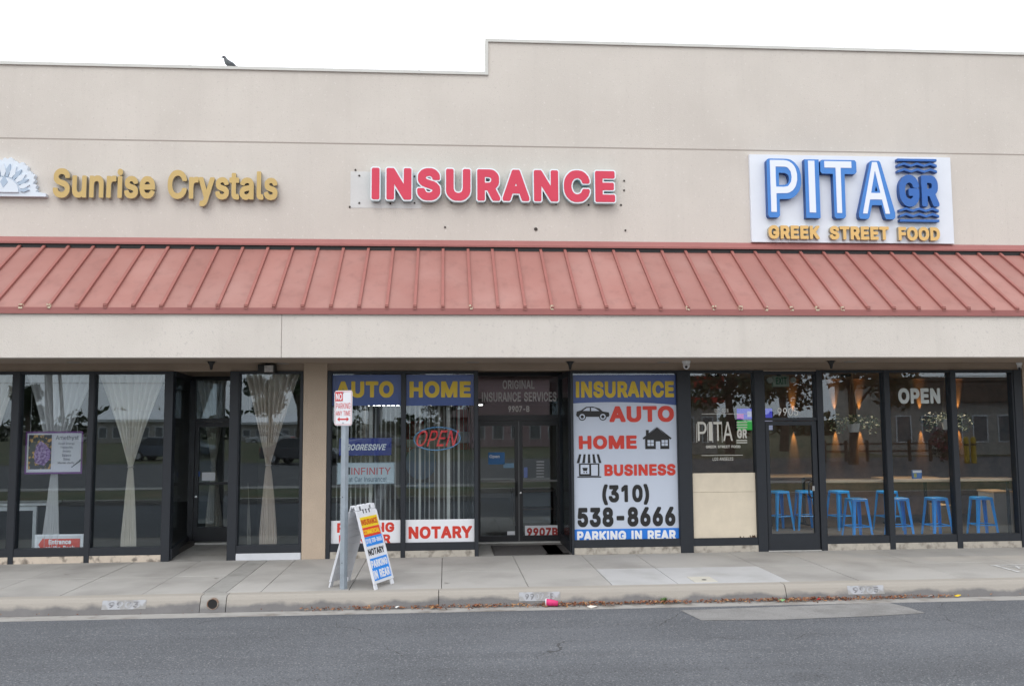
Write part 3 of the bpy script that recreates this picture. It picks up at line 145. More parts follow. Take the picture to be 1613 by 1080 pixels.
{'(':(274,'46,226 47,156 54,96 60,66 71,26 88,-24 111,-75 131,-112 156,-139 256,-139 278,-119 278,-74 231,36 226,52 203,136 196,206 205,296 233,406 278,516 278,561 256,582 156,582 135,561 91,467 85,446 59,346'),')':(274,'-6,556 -5,516 39,406 69,291 77,206 69,132 44,41 -6,-74 -6,-114 -5,-119 14,-138 19,-139 119,-138 139,-119 169,-60 194,1 215,76 223,126 227,191 227,226 216,341 184,464 139,561 119,581 19,582 14,580 -5,561'),'-':(453,'71,265 71,170 72,165 91,147 356,145 379,165 380,265 356,287 96,287 91,286'),'0':(453,'5,275 8,175 18,120 27,90 43,55 63,25 105,-16 135,-35 170,-46 210,-50 245,-50 275,-47 315,-36 345,-18 390,25 410,55 434,115 445,170 448,275 445,335 441,365 425,420 409,455 395,476 347,525 315,545 270,556 245,559 205,559 170,555 145,547 135,543 107,525 60,478 42,450 30,425 18,390 12,365 8,335;153,255 158,310 166,345 176,370 190,395 205,407 225,415 250,406 266,390 280,366 294,315 299,275 299,235 295,195 280,144 265,115 250,103 225,95 205,101 189,115 175,140 160,186'),'1':(453,'43,447 43,337 63,317 108,316 163,356 168,359 169,357 170,-23 193,-43 298,-42 318,-23 319,-18 318,532 298,552 178,552 67,472'),'2':(453,'21,67 21,-18 23,-23 32,-33 41,-41 46,-43 406,-43 411,-42 430,-23 432,77 411,99 261,100 256,102 361,215 378,237 411,292 415,302 424,352 422,417 415,442 406,462 388,487 351,524 339,532 326,540 301,550 271,556 206,559 156,552 126,541 101,525 60,487 49,472 32,437 25,412 23,382 23,342 46,319 146,319 151,322 170,342 182,392 196,405 221,411 249,407 257,402 267,392 272,367 267,347 238,302'),'3':(453,'1,150 1,115 5,85 14,60 26,37 67,-5 86,-20 111,-32 141,-42 171,-48 236,-50 271,-48 301,-41 331,-30 356,-14 379,5 411,42 426,70 433,95 436,125 433,195 425,220 415,240 396,266 356,304 314,325 415,440 415,525 415,530 411,534 391,552 51,552 46,550 27,530 27,430 51,409 181,409 186,408 188,405 114,320 115,225 136,205 211,203 251,193 275,170 281,145 273,120 256,106 216,97 186,102 168,115 150,155 131,174 26,175 21,174 3,155'),'4':(453,'-3,177 -3,87 -1,82 17,63 237,62 239,57 239,-18 240,-23 262,-43 362,-43 384,-23 387,62 432,62 454,82 456,182 452,188 432,206 386,207 386,337 384,342 362,361 280,362 353,487 354,527 353,532 337,548 332,552 227,552 205,532;190,207 237,289 239,282 238,207'),'5':(453,'17,150 17,110 20,85 28,60 40,40 57,19 93,-15 117,-30 147,-42 172,-48 242,-50 272,-47 302,-40 327,-29 341,-20 357,-8 392,28 412,55 423,80 431,110 434,145 434,180 422,250 417,260 384,310 367,327 317,362 247,377 212,377 192,374 188,375 188,380 191,405 197,409 389,410 408,430 409,435 409,530 389,550 382,552 77,552 57,534 53,525 24,275 25,230 47,210 112,203 147,203 187,225 212,230 247,221 252,220 271,200 280,160 271,125 256,110 252,106 217,98 197,102 180,115 165,150 142,173 42,173 37,172'),'6':(453,'21,180 23,110 30,80 43,50 61,25 96,-11 121,-28 146,-39 176,-47 206,-50 246,-50 276,-47 306,-40 331,-29 351,-15 392,25 410,50 421,75 430,105 432,175 430,205 423,235 413,260 396,285 361,321 336,338 311,348 281,355 277,360 365,490 365,530 346,550 341,552 231,552 211,532 96,364 51,291 37,260;173,160 180,190 186,198 199,210 226,217 256,208 271,192 279,155 272,125 269,120 254,105 226,97 199,105 181,123'),'7':(453,'19,527 19,432 39,411 244,409 249,407 54,22 56,-23 74,-41 184,-43 189,-41 209,-19 434,427 434,527 433,532 414,551 409,552 44,552 39,551 20,532'),'8':(453,'9,155 11,90 21,60 29,44 49,20 86,-15 123,-35 174,-48 209,-50 279,-48 309,-42 339,-31 364,-17 384,0 419,38 432,60 441,90 444,115 444,155 430,215 388,270 401,285 415,310 422,335 425,360 425,400 416,450 401,475 389,490 353,525 329,540 304,550 274,557 244,559 179,557 147,550 123,540 99,525 64,492 49,473 34,442 27,400 27,360 30,335 39,306 51,285 64,270 22,215;164,140 173,165 189,179 224,187 259,181 264,178 279,165 288,140 282,120 264,103 224,96 185,105 170,120;181,375 187,395 197,405 224,412 254,406 266,395 270,375 265,355 254,344 224,338 199,343 187,355'),'9':(453,'21,372 23,302 28,277 41,247 55,227 91,190 114,172 141,160 177,152 88,22 89,-23 111,-43 221,-43 242,-23 356,144 391,200 415,247 432,327 430,397 423,427 416,444 393,482 356,520 331,537 310,547 276,556 246,559 206,559 176,556 146,548 121,537 96,520 59,482 42,457 30,432 23,402;173,352 182,387 201,405 226,412 256,403 270,387 279,352 271,316 256,300 226,292 196,301 181,316'),'A':(480,'-27,17 -25,-23 -7,-41 103,-43 108,-42 128,-20 169,97 173,99 308,99 313,91 353,-22 373,-42 483,-43 504,-23 505,22 320,527 318,532 298,552 183,552 178,550 159,532;221,247 238,296 258,247 253,242 248,242 223,242'),'B':(457,'17,527 19,-23 37,-42 42,-43 267,-43 302,-41 337,-35 367,-23 392,-9 427,24 443,47 453,67 459,92 461,117 459,182 453,207 443,227 406,267 406,272 428,297 441,352 439,417 433,442 422,465 407,486 368,522 352,533 332,541 297,549 262,552 42,552 37,551 18,532;168,107 168,182 172,188 227,188 282,176 301,157 308,132 300,117 287,109 262,103 222,100 172,100 169,102;168,337 168,402 169,407 172,409 222,409 252,406 272,400 282,392 285,387 288,377 281,352 267,339 217,328 172,328 168,332'),'C':(510,'-3,275 -2,205 7,150 16,120 40,70 55,50 83,20 127,-17 147,-28 197,-45 222,-49 287,-50 362,-38 414,-10 427,-1 444,15 491,70 516,140 516,180 497,200 492,203 387,203 367,183 346,135 336,125 292,103 257,99 232,105 207,118 192,129 182,140 168,165 157,194 149,230 147,255 156,310 166,340 192,379 207,390 232,403 262,411 292,407 332,387 348,370 366,325 387,305 492,305 515,325 516,370 490,440 427,510 362,546 287,559 222,557 172,546 127,526 101,505 70,475 47,447 28,415 16,390 7,360 -2,305'),'D':(503,'17,527 19,-23 37,-42 42,-43 267,-42 297,-38 327,-30 370,-13 394,2 437,43 464,77 486,122 500,177 505,237 505,277 500,332 487,387 477,410 455,447 408,497 377,519 352,532 302,547 242,552 42,552 37,551 18,532;168,107 169,407 172,409 222,407 272,398 297,386 321,367 337,339 347,307 354,272 354,237 347,202 337,172 322,146 312,135 297,124 267,111 232,103 197,100 172,100 169,102'),'E':(419,'17,527 19,-23 37,-41 42,-43 397,-42 417,-23 418,-18 418,77 400,97 392,100 172,100 169,102 168,107 168,182 172,186 377,187 397,207 398,307 379,327 372,329 172,329 168,332 168,402 169,407 172,409 392,409 415,432 414,532 392,552 42,552 37,551 18,532'),'F':(410,'17,527 17,-18 19,-23 37,-42 42,-43 147,-42 166,-23 168,-18 169,177 367,178 389,202 389,297 372,317 367,321 362,321 170,322 169,407 172,409 392,411 412,432 412,527 411,532 392,551 387,552 42,552 37,551 18,532'),'G':(521,'-3,275 -2,205 2,175 11,135 27,93 54,50 98,5 132,-20 172,-38 197,-45 222,-49 287,-50 332,-46 362,-39 392,-26 427,-5 472,39 492,67 509,105 518,140 521,180 521,275 502,296 497,299 262,299 243,280 240,275 240,180 242,175 262,156 358,155 340,125 322,113 302,104 277,98 257,99 232,105 207,118 182,141 168,165 157,195 149,230 147,255 156,310 166,340 183,370 192,380 207,391 232,403 257,410 292,406 327,388 345,370 367,325 387,306 492,306 497,308 515,325 517,330 517,370 490,440 427,510 362,546 287,559 222,557 172,547 132,529 111,515 56,460 27,415 16,390 7,359 -2,305'),'H':(517,'17,527 19,-23 37,-42 42,-43 147,-42 166,-23 169,187 172,189 347,189 349,187 351,-23 372,-43 477,-43 482,-40 498,-23 500,-18 499,532 477,552 372,552 350,532 349,337 347,332 172,332 168,337 167,532 147,552 42,552 37,551 18,532'),'I':(190,'19,527 19,-18 21,-23 39,-42 44,-43 149,-43 169,-23 171,-18 171,527 170,532 149,552 44,552 39,551 20,532'),'K':(467,'17,527 19,-23 37,-42 42,-43 147,-42 166,-23 168,142 169,147 192,171 327,-19 347,-40 352,-43 472,-41 490,-23 492,22 317,265 304,287 490,487 490,532 467,552 342,552 172,369 169,372 168,377 167,532 147,552 42,552 37,551 18,532'),'L':(393,'17,527 19,-23 37,-41 42,-43 382,-43 402,-23 404,-18 404,77 382,100 172,100 169,102 167,532 147,552 42,552 37,551 18,532'),'M':(629,'17,527 17,-18 19,-23 37,-42 142,-43 163,-23 165,162 167,169 242,-18 262,-41 267,-43 362,-43 384,-23 457,164 461,152 462,-23 482,-42 487,-43 587,-43 609,-23 611,527 610,532 592,550 587,552 457,552 434,532 317,229 312,229 309,237 196,527 177,548 172,552 42,552 37,551 18,532'),'N':(524,'17,527 19,-23 37,-42 42,-43 147,-43 166,-23 168,237 172,248 342,-18 362,-39 367,-43 482,-43 487,-41 504,-23 506,-18 505,532 482,552 377,552 357,532 356,267 352,257 181,527 157,552 42,552 37,551 18,532'),'O':(534,'-3,275 -2,205 7,150 16,120 40,70 55,50 83,20 127,-17 147,-28 197,-45 247,-50 312,-49 355,-40 387,-28 402,-20 446,15 482,55 507,95 526,150 535,205 535,305 526,360 517,390 506,415 477,460 427,510 407,525 382,538 337,553 282,559 242,559 197,553 152,538 127,526 107,510 57,460 39,435 22,403 8,365 2,335;147,255 156,310 167,342 184,370 193,380 215,395 239,405 267,411 302,404 327,390 350,370 365,345 376,315 385,275 386,255 384,230 377,195 365,165 351,140 327,118 307,108 282,99 267,97 232,105 211,115 197,125 183,140 168,165 156,195'),'P':(445,'17,527 17,-18 19,-23 37,-42 42,-43 147,-43 166,-23 168,-18 169,142 292,145 327,153 357,167 379,182 418,222 431,242 443,272 450,297 452,327 450,397 432,452 415,477 377,514 357,527 327,542 292,549 252,552 42,552 37,551 18,532;168,292 169,407 172,409 237,408 272,398 289,382 297,347 291,317 272,297 252,290 212,285 172,285 169,287'),'R':(449,'17,527 19,-23 37,-42 42,-43 147,-43 166,-23 168,-18 168,152 172,155 212,155 217,152 227,135 308,-18 332,-43 447,-43 452,-40 470,-23 471,-18 470,22 380,187 381,192 417,227 431,247 444,277 450,302 452,372 449,407 440,437 418,477 382,512 357,530 327,542 292,549 257,552 42,552 37,551 18,532;168,307 169,407 172,409 237,408 276,397 292,382 298,352 293,327 277,310 257,302 217,298 172,298 168,302'),'S':(447,'-5,158 -5,118 -1,88 8,63 20,41 60,-3 80,-19 105,-33 135,-44 170,-50 255,-51 280,-50 315,-43 345,-31 372,-17 414,23 430,45 442,68 449,93 451,158 438,218 383,278 367,288 330,308 235,335 190,351 165,368 164,373 170,390 190,406 235,413 260,406 282,393 288,383 295,356 315,336 420,335 425,338 444,358 444,398 441,423 435,442 417,473 384,508 355,530 318,548 280,557 245,559 175,557 136,548 90,526 68,508 35,473 20,448 12,423 9,393 9,353 13,323 24,293 45,265 62,248 90,227 144,203 275,162 293,148 295,138 290,123 265,103 225,96 190,101 163,118 147,158 125,180 20,180 15,178'),'T':(449,'-11,527 -11,432 9,411 144,409 150,407 152,-23 174,-43 279,-42 298,-23 300,-18 301,407 304,409 439,410 460,432 459,532 439,552 434,552 14,552 9,551 -10,532'),'U':(518,'17,529 17,149 20,119 28,89 42,59 60,34 102,-7 132,-27 167,-41 202,-49 272,-51 317,-49 365,-36 395,-21 412,-10 453,29 476,59 489,89 497,119 500,154 500,529 497,534 477,552 377,552 369,549 350,529 349,194 334,134 327,124 307,109 282,100 257,96 227,102 211,109 192,122 175,154 169,174 167,199 167,529 147,550 142,552 42,552 37,550'),'V':(480,'-27,527 -27,487 162,-23 183,-43 298,-43 322,-18 478,411 505,487 505,532 483,552 373,551 353,532 243,213 237,222 126,532 103,552 -2,552 -7,551 -26,532'),'Y':(472,'-27,527 -26,487 160,187 162,-23 183,-43 288,-43 310,-23 311,-18 311,187 497,487 497,532 478,551 473,552 358,550 338,530 238,366 233,368 133,531 113,552 -2,552 -7,551 -26,532'),'a':(390,'-13,128 -11,63 -5,43 2,29 25,3 72,-37 142,-52 182,-52 237,-41 247,-35 257,-43 359,-42 379,-22 380,-17 380,273 378,298 372,323 363,343 307,403 257,422 212,427 177,427 112,418 57,388 37,368 -1,313 -2,308 -1,268 17,250 56,238 53,233 1,183;142,103 143,108 157,117 197,125 223,128 221,118 218,113 202,100 167,92 152,94;151,263 154,268 172,280 192,284 217,280 223,273 212,270'),'b':(425,'10,529 10,-21 30,-42 35,-43 130,-43 145,-34 155,-40 210,-51 280,-49 310,-39 335,-26 360,-7 397,34 413,64 424,94 431,134 433,169 431,244 423,284 410,319 395,344 360,382 335,403 305,418 280,425 245,427 190,426 160,419 157,424 157,529 135,552 35,552 30,550;159,189 167,239 192,274 200,279 220,285 240,280 248,274 273,239 282,189 273,139 249,104 240,98 220,92 200,98 185,107 170,130'),'c':(396,'-9,204 -6,129 1,94 16,59 31,34 69,-6 96,-27 126,-40 156,-48 186,-51 226,-51 286,-42 328,-21 381,32 405,79 405,124 386,143 349,154 321,160 281,159 262,139 248,109 221,94 206,92 186,97 176,103 151,139 143,189 150,234 176,272 186,279 206,284 221,282 241,272 249,264 261,239 281,219 321,219 381,234 404,254 404,299 382,344 326,399 281,420 226,427 156,425 121,416 91,399 71,384 31,342 15,314 0,274 -6,244'),'e':(404,'-9,204 -6,129 1,94 16,59 31,34 68,-6 96,-27 126,-40 156,-48 191,-51 231,-51 301,-39 356,-4 375,14 407,69 408,109 406,114 396,124 396,129 414,149 413,244 408,274 399,304 361,363 341,383 286,417 221,427 151,425 121,416 91,400 66,380 41,353 29,339 14,314 1,279 -7,244;155,124 161,126 256,126 262,124 251,108 246,104 231,95 216,93 171,104 165,109;169,269 186,280 206,285 226,280 238,269 236,264 231,264 171,264'),'h':(410,'10,527 12,-23 30,-41 35,-43 135,-43 156,-23 157,207 159,217 170,262 185,275 215,283 238,272 244,262 250,242 253,212 254,-23 275,-43 380,-41 398,-23 400,-18 399,272 393,317 381,347 370,363 337,397 315,412 295,420 270,426 210,427 180,425 160,419 157,422 157,527 156,532 135,552 35,552 30,551 11,532'),'i':(167,'-2,502 -2,462 13,432 26,417 11,402 10,397 10,-18 12,-23 33,-43 133,-43 155,-23 157,-18 157,397 156,402 141,417 155,432 169,462 169,502 157,532 138,552 103,567 63,567 33,555 13,535'),'k':(381,'10,527 12,-23 30,-41 35,-43 135,-43 155,-23 157,-18 157,87 160,95 250,-20 270,-41 275,-43 395,-41 414,-23 415,22 264,212 266,217 402,357 402,402 380,422 265,422 260,420 160,317 157,322 156,532 135,552 35,552 30,551 11,532'),'n':(410,'10,397 12,-23 30,-41 35,-43 135,-43 156,-23 157,207 159,217 170,262 185,275 215,283 238,272 244,262 250,242 253,212 254,-23 275,-43 380,-41 398,-23 400,-18 400,257 398,292 393,317 384,342 370,363 337,397 320,409 295,420 270,426 210,427 180,425 145,412 130,422 35,422 30,420 11,402'),'o':(416,'-9,204 -6,129 1,94 13,64 28,39 69,-6 94,-26 121,-39 156,-48 186,-51 226,-51 261,-48 291,-40 322,-26 346,-6 384,34 402,64 415,99 422,129 424,169 422,244 412,284 401,314 381,345 338,389 321,402 296,415 261,425 226,427 156,425 121,416 96,403 72,384 31,342 12,309 0,274 -6,244;143,189 151,236 178,274 186,279 206,285 231,278 238,274 265,234 272,189 265,139 240,104 231,98 206,92 186,97 176,103 151,139'),'r':(260,'10,397 10,-18 12,-23 30,-41 35,-43 135,-43 155,-23 157,-18 157,217 167,257 180,272 200,277 215,280 265,280 285,300 285,406 265,426 195,428 170,426 140,416 130,422 35,422 30,420 11,402'),'t':(228,'-37,398 -37,308 -17,286 18,284 22,278 22,73 25,43 36,18 51,-2 68,-19 93,-36 118,-44 148,-47 188,-47 213,-46 233,-41 253,-22 256,-17 256,23 245,73 228,93 223,97 178,96 173,102 169,118 169,278 173,284 223,284 244,303 247,308 247,398 245,403 223,422 171,423 168,493 148,513 48,514 42,513 23,493 20,423 -17,420'),},
{'A':(480,'-50,29 -50,-31 -15,-66 115,-66 120,-64 151,-31 185,67 190,76 290,76 329,-31 360,-64 365,-66 495,-66 526,-36 529,-31 528,34 343,539 310,574 170,575 137,544'),'C':(510,'-26,287 -25,192 -21,162 -7,107 16,62 47,22 94,-23 139,-53 184,-68 214,-72 299,-73 374,-61 407,-43 439,-24 465,2 513,57 539,127 539,192 504,226 374,225 342,192 323,147 284,126 264,123 244,128 219,140 205,152 191,177 179,207 172,247 172,262 179,302 191,332 209,360 219,368 250,382 264,386 284,383 323,362 344,313 374,283 504,282 539,317 538,382 513,452 465,507 439,533 369,570 299,582 214,580 189,577 159,569 134,558 104,540 79,519 39,478 19,452 5,427 -7,402 -15,372 -23,332'),'E':(419,'-6,539 -6,-31 -3,-36 29,-66 409,-65 441,-31 441,89 439,92 409,122 404,123 194,123 191,129 191,159 194,163 199,163 389,164 419,194 421,199 421,319 389,351 384,352 194,352 191,354 191,379 194,386 404,386 438,419 438,539 436,544 404,575 29,575 -4,544'),'G':(521,'-26,287 -25,192 -21,162 -7,107 4,82 33,37 79,-11 114,-39 164,-62 184,-68 209,-72 299,-73 344,-69 374,-61 404,-49 439,-28 495,27 516,57 532,92 541,127 544,167 544,287 531,302 531,307 540,317 540,382 514,449 469,502 434,536 374,569 294,582 209,580 154,568 105,542 76,517 33,472 4,427 -7,402 -21,347;171,252 179,302 191,332 204,355 217,367 244,380 264,385 284,382 319,362 337,327 334,322 249,321 217,287 217,167 249,134 301,132 269,122 244,128 219,140 205,152 191,177 179,207'),'I':(190,'-4,539 -4,-31 31,-66 161,-66 194,-31 194,539 192,544 162,574 156,575 31,575 -2,544'),'N':(524,'-6,539 -6,-31 -3,-36 29,-66 154,-66 159,-65 188,-36 191,-31 191,159 194,167 320,-31 354,-66 494,-66 499,-63 529,-31 529,539 527,544 494,575 369,575 364,573 335,544 333,539 333,349 329,342 204,539 169,575 29,575 -4,544'),'P':(445,'-6,539 -6,-31 29,-66 159,-65 191,-31 192,119 304,122 339,130 369,144 391,159 439,208 450,224 466,259 473,289 475,379 473,409 466,434 455,464 441,484 392,534 364,553 339,564 319,569 264,575 29,575 -4,544;191,314 191,379 194,386 234,384 249,380 267,369 271,344 268,329 259,319 249,314 204,308 194,308'),'R':(449,'-6,539 -6,-31 -3,-36 29,-66 159,-65 191,-31 191,129 194,132 200,129 286,-31 319,-65 459,-66 464,-63 494,-31 493,34 411,184 439,214 454,235 467,264 473,294 475,384 473,414 465,444 456,464 441,489 389,539 369,552 339,565 304,572 264,575 29,575 -4,544;191,324 191,379 194,386 233,384 264,375 269,369 272,349 270,339 264,332 249,326 229,322 194,321'),'S':(447,'-28,170 -28,105 -23,75 -13,47 0,25 17,5 47,-25 82,-50 122,-66 157,-73 257,-75 292,-73 327,-66 357,-54 382,-41 432,6 451,30 465,55 472,80 474,170 461,230 396,300 380,310 387,312 432,312 467,345 467,410 464,435 456,460 440,485 397,530 372,550 347,564 322,574 292,580 257,582 162,580 137,575 117,568 77,547 57,532 9,480 -2,460 -11,435 -14,400 -14,340 -10,310 1,280 21,255 51,225 77,205 72,203 7,203;171,165 177,166 232,150 262,140 265,135 252,125 222,120 199,125 183,135;197,380 227,387 247,383 263,375 269,355 267,353 211,370 200,375'),'T':(449,'-34,539 -34,419 -4,389 1,386 121,386 127,384 127,-31 161,-66 291,-65 323,-31 324,384 326,386 451,387 481,417 483,424 483,539 481,544 451,574 446,575 1,575 -32,544'),'U':(518,'-6,541 -6,141 -3,111 5,76 20,46 34,26 89,-29 110,-44 154,-64 189,-72 289,-74 329,-72 376,-59 394,-51 424,-33 479,21 498,46 512,76 520,111 523,146 523,541 494,571 489,575 484,575 359,574 327,541 327,211 312,146 299,134 279,125 259,120 239,125 214,137 206,146 192,186 190,211 189,543 159,573 154,575 29,575'),},
]
def glyphs(s, bold, sw=None):                     # outlines of a plain grotesque, one filled 2D curve per string
    k = (s, bold, sw)
    if k in TXT: return TXT[k]
    cu = bpy.data.curves.new('t', 'CURVE'); cu.dimensions = '2D'; cu.fill_mode = 'BOTH'; cu.extrude = .5
    w = 0 if bold <= .012 else 1 if bold < .04 else 2 if bold < .065 else 3
    x = 0
    for ch in s:
        if ch == ' ': x += .26+bold; continue
        adv, cs = next(GL[j][ch] for j in (w, 1, 0) if ch in GL[j])
        for c in cs.split(';'):
            pts = [tuple(map(int, p.split(','))) for p in c.split()]
            sp = cu.splines.new('POLY'); sp.points.add(len(pts)-1); sp.use_cyclic_u = True
            for q, p in zip(sp.points, pts): q.co = (x+p[0]/1000, p[1]/1000, 0, 1)
        x += adv/1000 + (.0, .02, .045, .10)[w if sw is None else sw]
    ob = bpy.data.objects.new('t', cu); COL.objects.link(ob)
    bpy.context.view_layer.update()
    me = bpy.data.meshes.new_from_object(ob.evaluated_get(bpy.context.evaluated_depsgraph_get()))
    bpy.data.objects.remove(ob); bpy.data.curves.remove(cu)
    v = [tuple(p.co) for p in me.vertices]; f = [tuple(p.vertices) for p in me.polygons]
    bpy.data.meshes.remove(me)
    v, f = weld(v, f)
    xs = [p[0] for p in v]; ys = [p[1] for p in v]
    x0, x1, y0, y1 = min(xs), max(xs), min(ys), max(ys)
    v = [((p[0]-x0)/(x1-x0), (p[1]-y0)/(y1-y0), p[2]) for p in v]
    TXT[k] = (v, f); DIM[k] = (x1-x0, y1-y0); return v, f
def weld(v, f):
    d = {}; idx = []; nv = []
    for p in v:
        k = (round(p[0], 4), round(p[1], 4), round(p[2], 3))
        if k not in d: d[k] = len(nv); nv.append(p)
        idx.append(d[k])
    nf = []
    for q in f:
        r = []
        for i in q:
            if not r or idx[i] != r[-1]: r.append(idx[i])
        if len(r) > 2 and r[0] == r[-1]: r.pop()
        if len(set(r)) == len(r) and len(r) > 2: nf.append(tuple(r))
    return nv, nf
def letters(s, box, y, depth, m, parent, name='lettering', bold=.02, slant=0, split=False, rise=0, sw=None):
    """box = X0,X1,Z0,Z1; front face at y, depth backwards; rise = Z change along the line"""
    v, f = glyphs(s, bold, sw); X0, X1, Z0, Z1 = box
    pts = [(X0+(X1-X0)*a + slant*(b-.5)*(Z1-Z0), y + depth*(.5-c), Z0+(Z1-Z0)*b + rise*a) for a, b, c in v]
    if not split and Z1-Z0 < .085:
        mb = MB(); mb.v = pts; mb.f = f
        return [mb.build(name, m, parent)]
    par = list(range(len(v)))
    def find(i):
        while par[i] != i: par[i] = par[par[i]]; i = par[i]
        return i
    for q in f:
        for j in q[1:]: par[find(j)] = find(q[0])
    isl = {}
    for i in range(len(v)): isl.setdefault(find(i), []).append(i)
    groups = []
    for ids in sorted(isl.values(), key=lambda t: min(v[i][0] for i in t)):
        a, b = min(v[i][0] for i in ids), max(v[i][0] for i in ids)
        for g in groups:
            if min(b, g[1]) - max(a, g[0]) > .6*min(b-a, g[1]-g[0]): g[0] = min(a, g[0]); g[1] = max(b, g[1]); g[2].extend(ids); break
        else: groups.append([a, b, list(ids)])
    out = []
    for a, b, ids in groups:
        idx = {i: k for k, i in enumerate(ids)}
        mb = MB(); mb.v = [pts[i] for i in ids]; mb.f = [tuple(idx[i] for i in q) for q in f if q[0] in idx]
        out.append(mb.build('letter', m, parent))
    return out

# ------------------------------------------------------------------ materials
MT = {}
def mat(name, col, rough=.6, var=0., scale=6, bump=0., bscale=60, metal=0, spec=.5, streak=0., emit=0, trans=0):
    if name in MT: return MT[name]
    m = bpy.data.materials.new(name); m.use_nodes = True; MT[name] = m
    t = m.node_tree; b = t.nodes['Principled BSDF']
    b.inputs['Base Color'].default_value = (*col, 1); b.inputs['Roughness'].default_value = rough
    b.inputs['Metallic'].default_value = metal; b.inputs['Specular IOR Level'].default_value = spec
    if emit: b.inputs['Emission Color'].default_value = (*col, 1); b.inputs['Emission Strength'].default_value = emit
    N = t.nodes.new; L = t.links.new
    co = N('ShaderNodeTexCoord')
    if var:
        n1 = N('ShaderNodeTexNoise'); n1.inputs['Scale'].default_value = scale; n1.inputs['Detail'].default_value = 6; n1.inputs['Roughness'].default_value = .65
        L(co.outputs['Object'], n1.inputs['Vector'])
        r = N('ShaderNodeMapRange'); r.inputs[1].default_value = .3; r.inputs[2].default_value = .7
        r.inputs[3].default_value = 1-var; r.inputs[4].default_value = 1+var
        L(n1.outputs[0], r.inputs[0])
        src = r.outputs[0]
        if streak:
            mp = N('ShaderNodeMapping'); mp.inputs['Scale'].default_value = (2.2, 2.2, .22)
            L(co.outputs['Object'], mp.inputs[0])
            n2 = N('ShaderNodeTexNoise'); n2.inputs['Scale'].default_value = 2.4; n2.inputs['Detail'].default_value = 5; L(mp.outputs[0], n2.inputs['Vector'])
            r2 = N('ShaderNodeMapRange'); r2.inputs[1].default_value = .35; r2.inputs[2].default_value = .7
            r2.inputs[3].default_value = 1+streak*.4; r2.inputs[4].default_value = 1-streak; L(n2.outputs[0], r2.inputs[0])
            mu = N('ShaderNodeMath'); mu.operation = 'MULTIPLY'; L(src, mu.inputs[0]); L(r2.outputs[0], mu.inputs[1]); src = mu.outputs[0]
        vm = N('ShaderNodeVectorMath'); vm.operation = 'SCALE'; vm.inputs[0].default_value = col; L(src, vm.inputs['Scale'])
        L(vm.outputs[0], b.inputs['Base Color'])
    if bump:
        n3 = N('ShaderNodeTexNoise'); n3.inputs['Scale'].default_value = bscale; n3.inputs['Detail'].default_value = 4
        L(co.outputs['Object'], n3.inputs['Vector'])
        bp = N('ShaderNodeBump'); bp.inputs['Strength'].default_value = bump; bp.inputs['Distance'].default_value = .01
        L(n3.outputs[0], bp.inputs['Height']); L(bp.outputs[0], b.inputs['Normal'])
    return m
